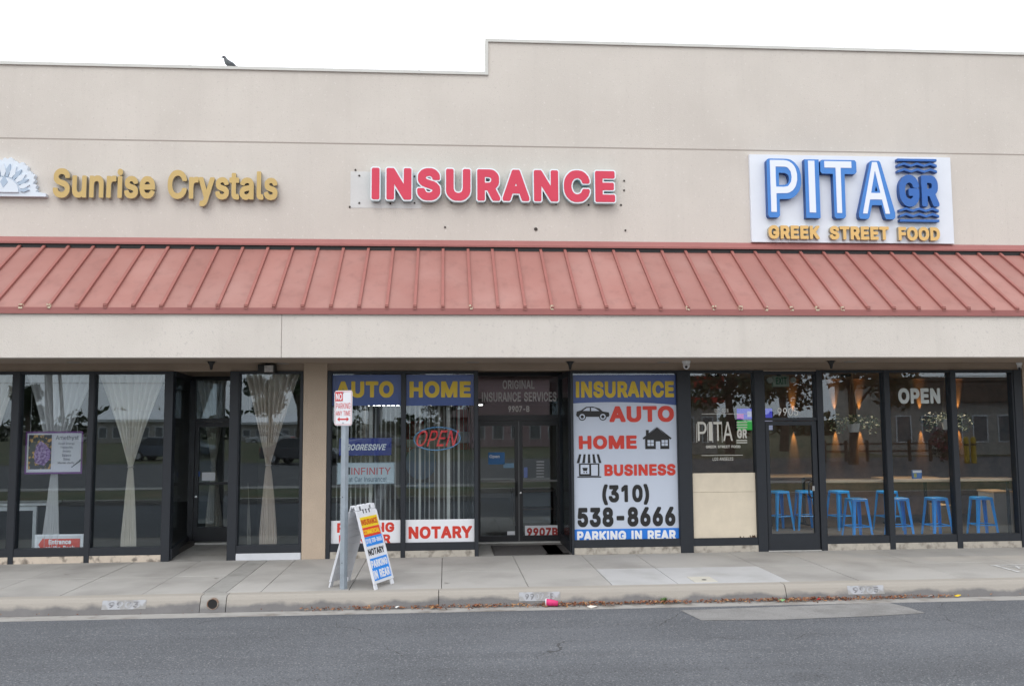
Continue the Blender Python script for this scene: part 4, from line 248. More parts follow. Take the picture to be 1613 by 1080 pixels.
def mixmat(name, colA, colB, scale, lo, hi, rough=.85, bump=.3, bscale=90, var=.08, zg=None, detail=6, speck=None, cracks=0, drips=0, orand=0, tracks=0):
    """two colours mixed by a noise mask (stains, grime, chipped paint); zg=(z0,z1): mask biased by height"""
    m = mat(name, colA, rough, var, scale*.7, bump, bscale)
    t = m.node_tree; N = t.nodes.new; L = t.links.new; b = t.nodes['Principled BSDF']
    src = b.inputs['Base Color'].links[0].from_socket if b.inputs['Base Color'].links else None
    co = N('ShaderNodeTexCoord'); n = N('ShaderNodeTexNoise'); n.inputs['Scale'].default_value = scale; n.inputs['Detail'].default_value = detail
    L(co.outputs['Object'], n.inputs['Vector']); fac = n.outputs[0]
    if zg:
        sp = N('ShaderNodeSeparateXYZ'); L(co.outputs['Object'], sp.inputs[0])
        r = N('ShaderNodeMapRange'); r.inputs[1].default_value, r.inputs[2].default_value = zg; r.inputs[3].default_value = -.35; r.inputs[4].default_value = .35
        L(sp.outputs[2], r.inputs[0]); a = N('ShaderNodeMath'); L(r.outputs[0], a.inputs[0]); L(fac, a.inputs[1]); fac = a.outputs[0]
    r = N('ShaderNodeMapRange'); r.inputs[1].default_value = lo; r.inputs[2].default_value = hi; L(fac, r.inputs[0])
    mx = N('ShaderNodeMixRGB'); mx.inputs[2].default_value = (*colB, 1)
    if src: L(src, mx.inputs[1])
    else: mx.inputs[1].default_value = (*colA, 1)
    L(r.outputs[0], mx.inputs[0]); out = mx.outputs[0]
    if speck:
        for col, sc, th in speck:
            vo = N('ShaderNodeTexNoise'); vo.inputs['Scale'].default_value = sc; vo.inputs['Detail'].default_value = 2; L(co.outputs['Object'], vo.inputs['Vector'])
            rr = N('ShaderNodeMapRange'); rr.inputs[1].default_value = th; rr.inputs[2].default_value = th+.07; L(vo.outputs[0], rr.inputs[0])
            m2 = N('ShaderNodeMixRGB'); m2.inputs[2].default_value = (*col, 1); L(out, m2.inputs[1]); L(rr.outputs[0], m2.inputs[0]); out = m2.outputs[0]
    if cracks:
        ds = N('ShaderNodeTexNoise'); ds.inputs['Scale'].default_value = 1.6; ds.inputs['Detail'].default_value = 5; L(co.outputs['Object'], ds.inputs['Vector'])
        ad = N('ShaderNodeMixRGB'); ad.inputs[0].default_value = .35; L(co.outputs['Object'], ad.inputs[1]); L(ds.outputs['Color'], ad.inputs[2])
        vo = N('ShaderNodeTexVoronoi'); vo.feature = 'DISTANCE_TO_EDGE'; vo.inputs['Scale'].default_value = .55; L(ad.outputs[0], vo.inputs['Vector'])
        n4 = N('ShaderNodeTexNoise'); n4.inputs['Scale'].default_value = .9; L(co.outputs['Object'], n4.inputs['Vector'])
        r5 = N('ShaderNodeMapRange'); r5.inputs[1].default_value = .52; r5.inputs[2].default_value = .62; r5.inputs[3].default_value = 0; r5.inputs[4].default_value = .0028; L(n4.outputs[0], r5.inputs[0])
        lt = N('ShaderNodeMath'); lt.operation = 'LESS_THAN'; L(vo.outputs['Distance'], lt.inputs[0]); L(r5.outputs[0], lt.inputs[1])
        mu = N('ShaderNodeMath'); mu.operation = 'MULTIPLY'; mu.inputs[1].default_value = cracks; L(lt.outputs[0], mu.inputs[0])
        m2 = N('ShaderNodeMixRGB'); m2.inputs[2].default_value = (.02, .02, .02, 1); L(out, m2.inputs[1]); L(mu.outputs[0], m2.inputs[0]); out = m2.outputs[0]
    def mul(out, val):
        vm = N('ShaderNodeVectorMath'); vm.operation = 'SCALE'; L(out, vm.inputs[0]); L(val, vm.inputs['Scale']); return vm.outputs[0]
    def stretched(sc, nsc, lo, hi, v0, v1):
        mp = N('ShaderNodeMapping'); mp.inputs['Scale'].default_value = sc; L(co.outputs['Object'], mp.inputs[0])
        nn = N('ShaderNodeTexNoise'); nn.inputs['Scale'].default_value = nsc; nn.inputs['Detail'].default_value = 7; nn.inputs['Roughness'].default_value = .6; L(mp.outputs[0], nn.inputs['Vector'])
        q = N('ShaderNodeMapRange'); q.inputs[1].default_value = lo; q.inputs[2].default_value = hi; q.inputs[3].default_value = v0; q.inputs[4].default_value = v1; L(nn.outputs[0], q.inputs[0]); return q.outputs[0]
    if drips: out = mul(out, stretched((2.6, 2.6, .16), 1.7, .52, .8, 1, 1-drips))
    if tracks:
        out = mul(out, stretched((.07, 1.1, 1), 1.6, .42, .7, 1+tracks*.3, 1-tracks*.6)); out = mul(out, stretched((1, 1, 1), 1.1, .62, .74, 1, 1-tracks))
    if orand:
        oi = N('ShaderNodeObjectInfo'); q = N('ShaderNodeMapRange'); q.inputs[3].default_value = 1-orand; q.inputs[4].default_value = 1+orand; L(oi.outputs['Random'], q.inputs[0]); out = mul(out, q.outputs[0])
    L(out, b.inputs['Base Color']); return m
def glassmat(name, fac=.07, tint=(.93, .955, .965)):
    m = bpy.data.materials.new(name); m.use_nodes = True; t = m.node_tree; t.nodes.clear(); N = t.nodes.new; L = t.links.new
    o = N('ShaderNodeOutputMaterial'); mx = N('ShaderNodeMixShader'); tr = N('ShaderNodeBsdfTransparent'); gl = N('ShaderNodeBsdfGlossy')
    tr.inputs[0].default_value = (*tint, 1); gl.inputs['Roughness'].default_value = 0; gl.inputs[0].default_value = (.84, .94, 1, 1)
    mx.inputs[0].default_value = fac; L(tr.outputs[0], mx.inputs[1]); L(gl.outputs[0], mx.inputs[2]); L(mx.outputs[0], o.inputs[0]); return m
def sheermat(name, col, alpha):
    m = bpy.data.materials.new(name); m.use_nodes = True; t = m.node_tree; t.nodes.clear(); N = t.nodes.new; L = t.links.new
    o = N('ShaderNodeOutputMaterial'); mx = N('ShaderNodeMixShader'); m2 = N('ShaderNodeMixShader'); tr = N('ShaderNodeBsdfTransparent'); d = N('ShaderNodeBsdfDiffuse'); tl = N('ShaderNodeBsdfTranslucent')
    d.inputs[0].default_value = (*col, 1); tl.inputs[0].default_value = (*col, 1); m2.inputs[0].default_value = .35
    L(d.outputs[0], m2.inputs[1]); L(tl.outputs[0], m2.inputs[2])
    mx.inputs[0].default_value = alpha; L(tr.outputs[0], mx.inputs[1]); L(m2.outputs[0], mx.inputs[2]); L(mx.outputs[0], o.inputs[0]); return m

STUC = mixmat('stucco', (.638, .592, .543), (.588, .543, .497), .5, .44, .72, .92, .6, 75, .05, drips=.05, speck=[((.575, .53, .49), 26, .62), ((.69, .645, .605), 20, .64)])
STUC2 = mixmat('fascia_stucco', (.66, .615, .566), (.605, .56, .513), .8, .46, .72, .92, .6, 75, .04, drips=.08, speck=[((.59, .55, .51), 26, .63)])
TAN = mat('column_stucco', (.50, .405, .315), .92, .05, 3, .8, 60, streak=.04)
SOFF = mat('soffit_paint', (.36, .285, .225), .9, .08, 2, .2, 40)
CAPM = mat('coping_metal', (.60, .60, .57), .5, .05, 3)
GROOVE = mat('reglet', (.37, .325, .29), .8)
RED = mixmat('awning_paint', (.325, .146, .124), (.365, .188, .164), .9, .42, .7, .6, .06, 8, .07, orand=.06, drips=.22)
REDR = mat('awning_rib_paint', (.305, .112, .095), .6, .08, 5)
REDF = mat('awning_flashing_paint', (.32, .115, .105), .55, .06, 3)
FRAME = mat('frame_paint', (.013, .017, .024), .5, .12, 9, .05, 30)
FRAMEB = mat('frame_black', (.013, .014, .018), .4, .1, 9)
GLASS = glassmat('window_glass')
CHIP = mixmat('chipped_kick', (.60, .52, .43), (.22, .19, .16), 9, .52, .66, .9, .5, 50)
CHIPG = mixmat('weathered_kick', (.46, .425, .37), (.18, .16, .135), 10, .48, .74, .9, .6, 50)
WHITE = mat('white_paint', (.78, .79, .81), .5, .03, 3)
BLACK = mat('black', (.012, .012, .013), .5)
BLUEV = mat('vinyl_blue', C(54, 80, 140), .22, .06, 2)
YEL = mat('vinyl_yellow', C(208, 178, 40), .4)
REDV = mat('vinyl_red', C(206, 58, 44), .4)
WHV = mat('vinyl_white', (.80, .82, .86), .4, .03, 1.5)
GREYV = mat('vinyl_grey', (.55, .56, .58), .5)
SKYB = mat('vinyl_bright_blue', C(36, 120, 215), .4, .03, 2)
INT = mat('interior_wall_paint', (.16, .15, .14), .9, .1, 1)
INTW = mat('interior_pale_wall', (.34, .32, .30), .9, .06, 1)
INTF = mat('interior_floor', (.07, .062, .055), .5, .15, 2)
BRICK = mat('interior_brown_wall', (.31, .205, .15), .9, .25, 3)
STEEL = mat('galvanised_steel', (.33, .38, .43), .5, .12, 8, metal=.35)

# ------------------------------------------------------------------ ground
KY, RZ = -3.0, -.19
ASPH = mixmat('asphalt', (.112, .120, .134), (.092, .099, .111), .5, .4, .62, .9, 1.0, 70, .05, tracks=.22,
              speck=[((.225, .23, .24), 55, .585), ((.058, .06, .066), 45, .585), ((.185, .188, .195), 22, .66), ((.38, .37, .35), 34, .75)], cracks=.6)
PATCH = mixmat('road_patch', (.265, .262, .258), (.21, .207, .202), 3, .4, .65, .9, .9, 150, .08, speck=[((.33, .33, .33), 60, .62), ((.15, .15, .15), 50, .63)])
CONC = mixmat('sidewalk_concrete', (.385, .374, .355), (.265, .255, .24), .9, .47, .75, .9, .25, 120, .07, orand=.05, speck=[((.2, .19, .18), 45, .70)])
CONC2 = mixmat('fresh_concrete', (.455, .458, .462), (.38, .38, .375), 2, .5, .75, .9, .2, 120, .05)
CONC3 = mixmat('grey_drain_concrete', (.315, .31, .295), (.23, .225, .21), 3, .5, .75, .9, .25, 120, .06)
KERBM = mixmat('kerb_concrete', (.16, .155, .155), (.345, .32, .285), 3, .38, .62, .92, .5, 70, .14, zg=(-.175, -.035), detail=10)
KERBT = mixmat('kerb_top_concrete', (.40, .385, .36), (.32, .3, .27), 2.4, .5, .72, .9, .3, 90, .08)
GUTM = mixmat('gutter_concrete', (.33, .32, .305), (.2, .18, .16), 3, .5, .7, .9, .3, 90, .08)
DIRT = mat('dark_soil', (.06, .05, .042), .95, .2, 8)
gm = MB(); gm.poly([(-1500, -1500, -.42), (1500, -1500, -.42), (1500, 1500, -.42), (-1500, 1500, -.42)])
struct(gm.build('ground', mat('earth', (.12, .115, .085), .95, .2, .2)))
# road with a slight crown
rd = MB(); prof = [(-3.46, RZ+.006), (-5, RZ+.03), (-8, RZ+.06), (-11, RZ+.03), (-12.4, RZ)]
for (ya, za), (yb, zb) in zip(prof[:-1], prof[1:]): rd.poly([(-70, yb, zb), (90, yb, zb), (90, ya, za), (-70, ya, za)])
rd.poly([(-70, -3.46, RZ+.006), (90, -3.46, RZ+.006), (90, -3.46, -.4), (-70, -3.46, -.4)])
struct(rd.build('road', ASPH))
pp = [G(1072, 961, RZ+.01), G(1105, 978, RZ+.01), G(1230, 977, RZ+.01), G(1380, 971, RZ+.01), G(1457, 966, RZ+.01), G(1432, 957, RZ+.01), G(1398, 948, RZ+.01)]
pm = MB(); top = [(p.x, min(p.y, -3.47), RZ+.006+.013*(-3.46-min(p.y, -3.47))+.006) for p in pp]
pm.poly(list(reversed(top)) if (Vector(top[1])-Vector(top[0])).cross(Vector(top[2])-Vector(top[0])).z < 0 else top)
struct(pm.build('road_patch', PATCH))
gt = MB(); gt.xprism([(-3.1, RZ-.2), (-3.46, RZ-.2), (-3.46, RZ+.010), (-3.1, RZ-.008)], -70, 90)
struct(gt.build('gutter', GUTM))
# kerb, in cast lengths with open joints
kb = MB(); kb.box(-70, 90, -3.05, -2.9, -.4, -.03)
kerb = struct(kb.build('kerb', DIRT))
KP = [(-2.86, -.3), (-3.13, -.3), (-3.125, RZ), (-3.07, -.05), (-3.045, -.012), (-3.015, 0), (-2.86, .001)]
xk = [-70, -20, -12, -5.5, G(314, 940).x, G(354, 940).x, G(691, 932).x, G(1238, 921).x, 17.5, 24, 32, 90]
for i, (a, b) in enumerate(zip(xk[:-1], xk[1:])):
    if i == 4: continue
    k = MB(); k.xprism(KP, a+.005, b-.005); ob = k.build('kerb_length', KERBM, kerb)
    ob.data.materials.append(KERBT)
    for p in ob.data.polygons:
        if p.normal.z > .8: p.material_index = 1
# drain outlet set into the kerb
xa, xb = xk[4], xk[5]
pxc = (xa+xb)/2; zc = -.09
dr = thing('kerb_drain', (pxc, -3.1, 0), 'kerb drain outlet with a rusty round pipe mouth', 'drain')
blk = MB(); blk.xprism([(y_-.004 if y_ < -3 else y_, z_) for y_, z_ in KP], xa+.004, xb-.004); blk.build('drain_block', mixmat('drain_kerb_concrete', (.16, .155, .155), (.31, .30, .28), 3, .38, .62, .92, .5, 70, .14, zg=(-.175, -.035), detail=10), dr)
pipe = MB(); n = 20
for k in range(n):
    a0, a1 = 2*math.pi*k/n, 2*math.pi*(k+1)/n; ci = lambda a, r, y: (pxc+r*math.cos(a), y, zc+r*math.sin(a))
    pipe.poly([ci(a0, .07, -3.121), ci(a0, .06, -3.121), ci(a1, .06, -3.121), ci(a1, .07, -3.121)]); pipe.poly([ci(a0, .06, -3.121), ci(a0, .06, -3.0955), ci(a1, .06, -3.0955), ci(a1, .06, -3.121)]); pipe.poly([ci(a0, .07, -3.121), ci(a1, .07, -3.121), ci(a1, .07, -3.05), ci(a0, .07, -3.05)])
pipe.build('pipe', mixmat('rust', (.2, .1, .06), (.3, .26, .22), 20, .4, .6), dr)
cap = MB(); cap.tube([(pxc, -3.118, zc), (pxc, -3.05, zc)], .0605, 20); cap.build('dark_pipe_plug', BLACK, dr)  # black plug in place of the shaded inside of the pipe
# pavement slabs
bs = MB(); bs.box(-70, 90, -2.868, 2.2, -.38, -.035); walk = struct(bs.build('sidewalk', DIRT))
jx = [-9.6, -8.1, -6.6, -5.1, -3.6, -2.1, G(60, 905).x, G(160, 908).x, G(281, 903).x, G(349, 912).x, G(383, 912).x, G(432, 912).x, G(563, 905).x,
      G(696, 905).x, G(823, 905).x, G(945, 902).x, G(1074, 900).x-.3, G(1180, 885).x, G(1297, 892).x, 14.05, 15.55, 17.05, 18.55, 20.05, 21.6, 23.1, 24.6]
jx = sorted(jx)
ymid = -1.52
for i, (a, b) in enumerate(zip(jx[:-1], jx[1:])):
    for (ya, yb) in ((-2.858, ymid), (ymid, -.05)):
        m = CONC
        cxm = (a+b)/2
        if G(349, 912).x-.01 < cxm < G(383, 912).x+.01: m = CONC3
        if ya < -2 and G(945, 902).x-.05 < cxm < G(1180, 885).x: m = CONC2
        sb = MB(); g = .004; dz = random.uniform(-.0015, .0015)
        sb.box(a+g, b-g, ya+g, yb-g, -.05, dz); sb.build('slab', m, walk, bevel=.004)
for a, b in ((-70, jx[0]), (jx[-1], 90)):
    sb = MB(); sb.box(a, b, -2.858, -.05, -.05, 0); sb.build('slab', CONC, walk)
# utility cover in the pale slab
up = G(1106, 912); ub = thing('utility_cover', (up.x, up.y, 0), 'small cream utility box lid with a dark finger hole', 'cover')
u = MB(); u.box(up.x-.16, up.x+.16, up.y-.21, up.y+.21, -.01, .006); u.build('lid', mat('lid_cream', (.52, .5, .44), .8, .06, 8), ub, bevel=.004)
u = MB(); u.lathe([(.0, 0), (.035, 0), (.035, .002), (0, .002)], (up.x+.01, up.y-.06, .006), 14); u.build('finger_hole', BLACK, ub)
# painted mark at the right edge of the pavement
PAINT = mixmat('worn_white_paint', (.62, .63, .63), (.38, .37, .35), 12, .5, .68, .8, .2, 80)
mk = MB()
def gline(a, b, wd_, z=.0045):
    a, b = Vector((a.x, a.y)), Vector((b.x, b.y)); d = (b-a).normalized(); nn = Vector((-d.y, d.x))*wd_/2
    q = [a+nn, a-nn, b-nn, b+nn]; mk.poly([(p.x, p.y, z) for p in q])
gline(G(1560, 890), G(1640, 889), .05); gline(G(1566, 890), G(1606, 901), .05, .0055); gline(G(1585, 893), G(1616, 893), .035, .0065); gline(G(1600, 891), G(1607, 896), .035, .0075)
tag(mk.build('pavement_marking', PAINT), 'worn white paint lines on the pavement at the right edge', 'marking')
# house numbers sprayed on the kerb
def kerb_no(px, py, w, s, label, rot=0):
    c = G(px, py, -.07); t = thing('kerb_number', (c.x, -3.12, RZ), label, 'number')
    z0, z1 = -.135, -.03
    def yy(z): return -3.07 - (-.05 - z)/(.14)*.055 - .003
    m = MB(); m.poly([(c.x-w, yy(z0), z0), (c.x+w, yy(z0), z0), (c.x+w, yy(z1), z1), (c.x-w, yy(z1), z1)])
    m.build('paint_patch', mixmat('kerb_white', (.40, .412, .44), (.28, .275, .265), 6, .40, .62, .85, .3, 90), t)
    v, f = glyphs(s, .015); mb = MB()
    mb.v = [(c.x-w*.72 + 1.44*w*a, yy(z0+.018+(z1-z0-.034)*b)-.002-.001*q, z0+.018+(z1-z0-.034)*b) for a, b, q in v]; mb.f = f
    mb.build('lettering', mixmat('kerb_faded_ink', (.20, .20, .21), (.37, .38, .40), 9, .40, .6, .9, 0, 10), t)
kerb_no(203, 946, .27, '9903', 'faded white kerb number patch left of the drain outlet')
kerb_no(853, 942, .27, '9907-B', 'white kerb number patch above the pink paper cup')
kerb_no(1367, 928, .25, '9905', 'white kerb number patch reading 9905 above the leaf litter')

# ------------------------------------------------------------------ the building
BLD = thing('shop_building', (0, 0, 0), 'long beige stucco shop building with stepped parapet and red metal awning', 'building')
XL, XR = -9.0, 24.0
xs = Y(767, 85, 0).x
Z1, Z2, ZG = 8.13, 8.716, 6.842
FY, ZF0, ZF1, ZT = -1.617, 3.136, 3.80, 5.09
SILL, TOP = .105, 3.022
DEEP = 11.0
wl = MB(); wl.box(XL, xs, 0, .3, ZG+.012, Z1-.05); wl.box(xs, XR, 0, .3, ZG+.012, Z2-.05)
wl.box(XL, XR, .012, .3, ZG-.012, ZG+.012); wl.box(XL, XR, 0, .3, 3.16, ZG-.012)
wl.build('upper_wall', STUC, BLD)
g_ = MB(); g_.box(XL, XR, .002, .011, ZG-.011, ZG+.011); g_.build('wall_groove', GROOVE, BLD)
cp_ = MB(); cp_.box(XL, xs-.03, -.03, .33, Z1-.05, Z1); cp_.build('parapet_coping', CAPM, BLD)
cp_ = MB(); cp_.box(xs-.03, XR, -.03, .33, Z2-.05, Z2); cp_.box(xs-.03, xs+.02, -.03, .33, Z1-.05, Z2-.05); cp_.build('parapet_coping', CAPM, BLD)
for xj in (Y(660, 110, 0).x, Y(980, 65, 0).x, Y(300, 105, 0).x, Y(1330, 78, 0).x):
    j = MB(); z = Z1 if xj < xs else Z2; j.box(xj-.02, xj+.02, -.034, .334, z-.053, z+.003); j.build('coping_joint_cover', CAPM, BLD)
rf_ = MB(); rf_.box(XL, XR, .3, DEEP+.3, 7.2, 7.4); rf_.build('flat_roof', mat('roof_felt', (.3, .3, .3), .9), BLD)
for a_, b_, c_, d_ in ((XL, XR, DEEP+.12, DEEP+.3), (XL-.2, XL, 0, DEEP+.3), (XR, XR+.2, 0, DEEP+.3)):
    rf_ = MB(); rf_.box(a_, b_, c_, d_, -.1, 7.9); rf_.build('outer_wall', STUC, BLD)
# patch where an older sign hung, old fixings
x0, x1, z0, z1 = B(552, 271, 664, 328, 0)
p_ = MB(); p_.box(x0, x1, -.004, .01, z0, z1); p_.build('repainted_patch', mat('patch_paint', (.635, .63, .625), .85, .05, 4, .3, 70), BLD)
for a, b in ((560, 268), (566, 277), (653, 278), (566, 320), (653, 320), (551, 326), (712, 318), (615, 321), (876, 322), (927, 323), (983, 285), (978, 323), (701, 358), (844, 361), (985, 363), (983, 300)):
    q = Y(a, b, 0); m = MB(); rr = .03 if a in (712, 844) else .017; m.tube([(q.x, -.012, q.z), (q.x, .01, q.z)], rr, 8); m.build('old_fixing', mat('rusty_dark', (.05, .04, .035), .8), BLD)
# fascia, soffit
fa = MB(); xj = Y(443, 530, FY).x
fa.box(XL, xj-.004, FY+.02, FY+.25, ZF0, ZF1); fa.build('fascia', STUC2, BLD)
fa = MB(); fa.box(xj+.004, XR, FY+.02, FY+.25, ZF0, ZF1); fa.build('fascia', STUC2, BLD)
fa = MB(); fa.box(xj-.004, xj+.004, FY+.035, FY+.24, ZF0+.002, ZF1); fa.build('fascia_joint', GROOVE, BLD)
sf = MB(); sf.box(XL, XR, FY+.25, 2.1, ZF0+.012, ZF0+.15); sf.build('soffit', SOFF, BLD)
# awning: pans between standing ribs
aw = MB(); zb = ZF1+.06
slope = lambda y: zb + (ZT-.03-zb)*(y-FY)/(0-FY)
aw.box(XL, XR, FY-.015, FY+.02, ZF1-.03, ZF1+.062)
AW = aw.build('awning', REDF, BLD)
cl_ = MB(); cl_.box(XL, XR, -.045, -.02, ZT-.06, ZT+.015); cl_.build('shadow_strip', BLACK, AW)  # black strip stands in for the shadow under the top flashing
fl = MB(); fl.xprism([(.0, ZT+.02), (-.085, ZT+.0), (-.085, ZT+.03), (-.06, ZT+.05), (-.012, ZT+.125), (0, ZT+.125)], XL, XR); fl.build('top_flashing', REDF, AW)
tops = [33.5,72,110.5,149.6,188.5,227.6,266.8,305.6,344.8,384,423.5,462.3,502.2,541.7,581,619.7,659,698,737,775,813,851,889,927,965,1003,1041,1078,1114.8,1150.9,1187,1223,1258.4,1294.5,1330.6,1365.6,1400.9,1435.9,1470.4,1504.3,1537.7,1571.9,1605.3]
rx = [Y(a, 387+ .004*max(0, a-500)*1.2*.9, 0).x for a in tops]
while rx[0] > XL+.4: rx.insert(0, rx[0]-.4)
while rx[-1] < XR-.4: rx.append(rx[-1]+.4)
CHIPR = mixmat('peeling_rib_end', (.33, .122, .108), (.62, .55, .40), 22, .44, .52, .7, .2, 60)
chipx = [Y(a, 490, FY).x for a in (33, 79, 1080, 1122, 1164, 1206, 1246, 1287, 1328, 680, 740, 868)]
for i, (a, b) in enumerate(zip(rx[:-1], rx[1:])):
    d = random.uniform(-.004, .004)
    p = MB(); p.xprism([(FY-.01, zb+d-.012), (FY-.01, zb+d), (-.045, ZT-.063+d), (-.045, ZT-.075+d)][::-1], a+.003, b-.003); p.build('pan', RED, AW)
for x in rx:
    w = .022; dx = random.uniform(-.006, .006)
    n = Vector((0, -(ZT-.03-zb), -FY)).normalized(); h = .04
    def rp(y, up): return (y + n.y*up, slope(y) + n.z*up)
    q = [rp(FY-.012, .0), rp(FY-.012, h), rp(-.03, h), rp(-.03, .0)]
    m = MB(); m.xprism(q[::-1], x-w, x+w); rb = m.build('rib', REDR, AW)
    e = MB(); e.box(x+dx*.3-w-.004, x+dx*.3+w+.004, FY-.022-random.random()*.006, FY+.03, zb-.018+dx, zb+.052+dx)
    e.build('rib_end_cap', CHIPR if any(abs(x-c) < .1 for c in chipx) else REDR, AW)
# stucco lining above the frames, columns
xc0, xc1 = Y(477.5, 720, 0).x, Y(514.5, 720, 0).x
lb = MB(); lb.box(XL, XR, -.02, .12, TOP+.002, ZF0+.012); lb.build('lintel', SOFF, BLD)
cm = MB(); cm.box(xc0, xc1, -.05, .3, -.02, ZF0+.012); cm.build('column', TAN, BLD)
xr0 = Y(1613, 720, 0).x
cm = MB(); cm.box(xr0+.02, xr0+.75, -.05, .3, -.02, ZF0+.012); cm.build('column', TAN, BLD)
cm = MB(); cm.box(xr0+.75, XR, .0, .3, -.02, ZF0+.012); cm.build('lower_wall', TAN, BLD)

ft = .055
def X(px, py=725): return Y(px, py, 0).x
def window(px0, px1, kick=CHIP, wl_=.04, wr_=.04, frame=FRAME, y=0, bot=SILL, top=TOP, rail=.125, x0=None, x1=None, pane=True, k2=True):
    x0 = X(px0) if x0 is None else x0; x1 = X(px1) if x1 is None else x1
    m = MB(); m.ring(x0, x1, bot, top, wl_, wr_, rail, .045, y-.04, y+.09)
    w = m.build('window', frame, BLD)
    if pane: g = MB(); g.box(x0+wl_, x1-wr_, y+.03, y+.036, bot+rail, top-.045); g.build('pane', GLASS, w)
    if k2: k = MB(); k.box(x0+.003, x1-.003, y-.045+random.uniform(-.004, .004), y+.1, -.02, bot-.001); k.build('kick', kick, w)
    return w
def post(px0, px1, bot=-.01, y0=-.055, y1=.11, m=FRAME):
    q = MB(); q.box(X(px0), X(px1), y0, y1, bot, TOP+.001); return q.build('post', m, BLD, bevel=.004)
# crystal shop
WA = window(None, None, x0=X(24.5)-1.27, x1=X(24.5)-.04)
window(None, None, x0=X(24.5)-2.6, x1=X(24.5)-1.35); window(None, None, x0=X(24.5)-3.93, x1=X(24.5)-2.68); window(None, None, x0=XL, x1=X(24.5)-4.01)
for c in (X(24.5), X(24.5)-1.31, X(24.5)-2.64, X(24.5)-3.97, X(142.5)):
    q = MB(); q.box(c-.04, c+.04, -.05, .1, -.01, TOP+.001); q.build('mullion', FRAME, BLD, bevel=.004)
window(None, None, x0=X(24.5)+.04, x1=X(142.5)-.04, wl_=.01, wr_=.01)
window(None, None, x0=X(142.5)+.04, x1=X(258.5), wl_=.01, wr_=.01)
post(258.5, 271.5); post(361, 375)
window(375, 476.5, kick=mat('white_kick', (.62, .64, .68), .6, .06, 5), wl_=.015, wr_=.045)
# recessed entrance of the crystal shop
DR = 1.7; rz = .03
xa, xb = X(271.5), Y(298, 720, DR).x
sg = MB(); sg.v = [(xa-.03, 0, rz), (xa+.03, 0, rz), (xb+.03, DR, rz), (xb-.03, DR, rz), (xa-.03, 0, rz+.16), (xa+.03, 0, rz+.16), (xb+.03, DR, rz+.16), (xb-.03, DR, rz+.16)]
sg.f = [(0,3,2,1),(4,5,6,7),(0,1,5,4),(1,2,6,5),(2,3,7,6),(3,0,4,7)]
sgo = sg.build('side_window', FRAME, BLD)
sg = MB(); n0 = 0
sg.v = [(x+dx, y, z) for z in (TOP-.08, TOP) for (x, y, dx) in ((xa, 0, -.03), (xa, 0, .03), (xb, DR, .03), (xb, DR, -.03))]
sg.f = [(0,3,2,1),(4,5,6,7),(0,1,5,4),(1,2,6,5),(2,3,7,6),(3,0,4,7)]; sg.build('head_rail', FRAME, sgo)
gp = MB(); gp.v = [(x+dx, y, z) for z in (rz+.16, TOP-.08) for (x, y, dx) in ((xa, 0.05, -.003), (xa, 0.05, .003), (xb, DR-.02, .003), (xb, DR-.02, -.003))]
gp.f = list(sg.f); gp.build('pane', GLASS, sgo)
xd0, xd1 = Y(298, 720, DR).x, Y(375, 720, DR).x+.3
zt = Y(330, 664, DR).z
# door wall: jambs, transom, door
dm = MB(); dm.ring(xd0, xd1, zt, TOP, .1, .06, .06, .05, DR-.04, DR+.06); tro = dm.build('transom', FRAMEB, BLD)
dm = MB(); dm.box(xd0-.6, xd1+.3, DR-.03, DR+.1, TOP+.002, ZF0+.05); dm.build('recess_header', SOFF, BLD)
g = MB(); g.box(xd0+.1, xd1-.06, DR, DR+.006, zt+.06, TOP-.05); g.build('pane', GLASS, tro)
dm = MB(); dm.box(xd0, xd0+.1, DR-.04, DR+.06, 0, zt-.002); dm.box(xd1-.06, xd1, DR-.04, DR+.06, 0, zt-.002); dm.build('door_jamb', FRAMEB, BLD)
dm = MB(); dm.ring(xd0+.105, xd1-.065, rz+.05, zt-.004, .07, .07, .26, .09, DR-.03, DR+.03); dro = dm.build('door', FRAMEB, BLD)
g = MB(); g.box(xd0+.175, xd1-.135, DR, DR+.006, rz+.31, zt-.094); g.build('pane', GLASS, dro)
zr = Y(330, 761, DR).z; g = MB(); g.box(xd0+.175, xd1-.135, DR-.05, DR-.02, zr-.025, zr+.025); g.build('push_bar', FRAMEB, dro)
hq = Y(299.5, 782, DR-.06); g = MB(); g.tube([(hq.x+.1, DR-.05, hq.z), (hq.x+.1, DR-.03, hq.z)], .022, 12); g.build('lock', mat('chrome', (.7, .7, .7), .25, metal=1), dro)
g = MB(); g.box(xd0+.1, xd1-.06, DR-.1, DR+.1, 0, rz+.045); g.build('threshold', mat('threshold_alu', (.5, .5, .48), .5, .1, 9), BLD)
g = MB(); g.v = [(xa-.3, -.05, .0), (X(361)+.4, -.05, .0), (X(361)+.4, DR+.1, rz+.015), (xb-.3, DR+.1, rz+.015)]; g.f = [(0,1,2,3)]
g.build('entry_floor', CONC3, BLD)
g = MB(); g.box(X(361)+.05, X(361)+.12, .1, DR, rz, TOP); g.build('recess_side_wall', FRAMEB, BLD)
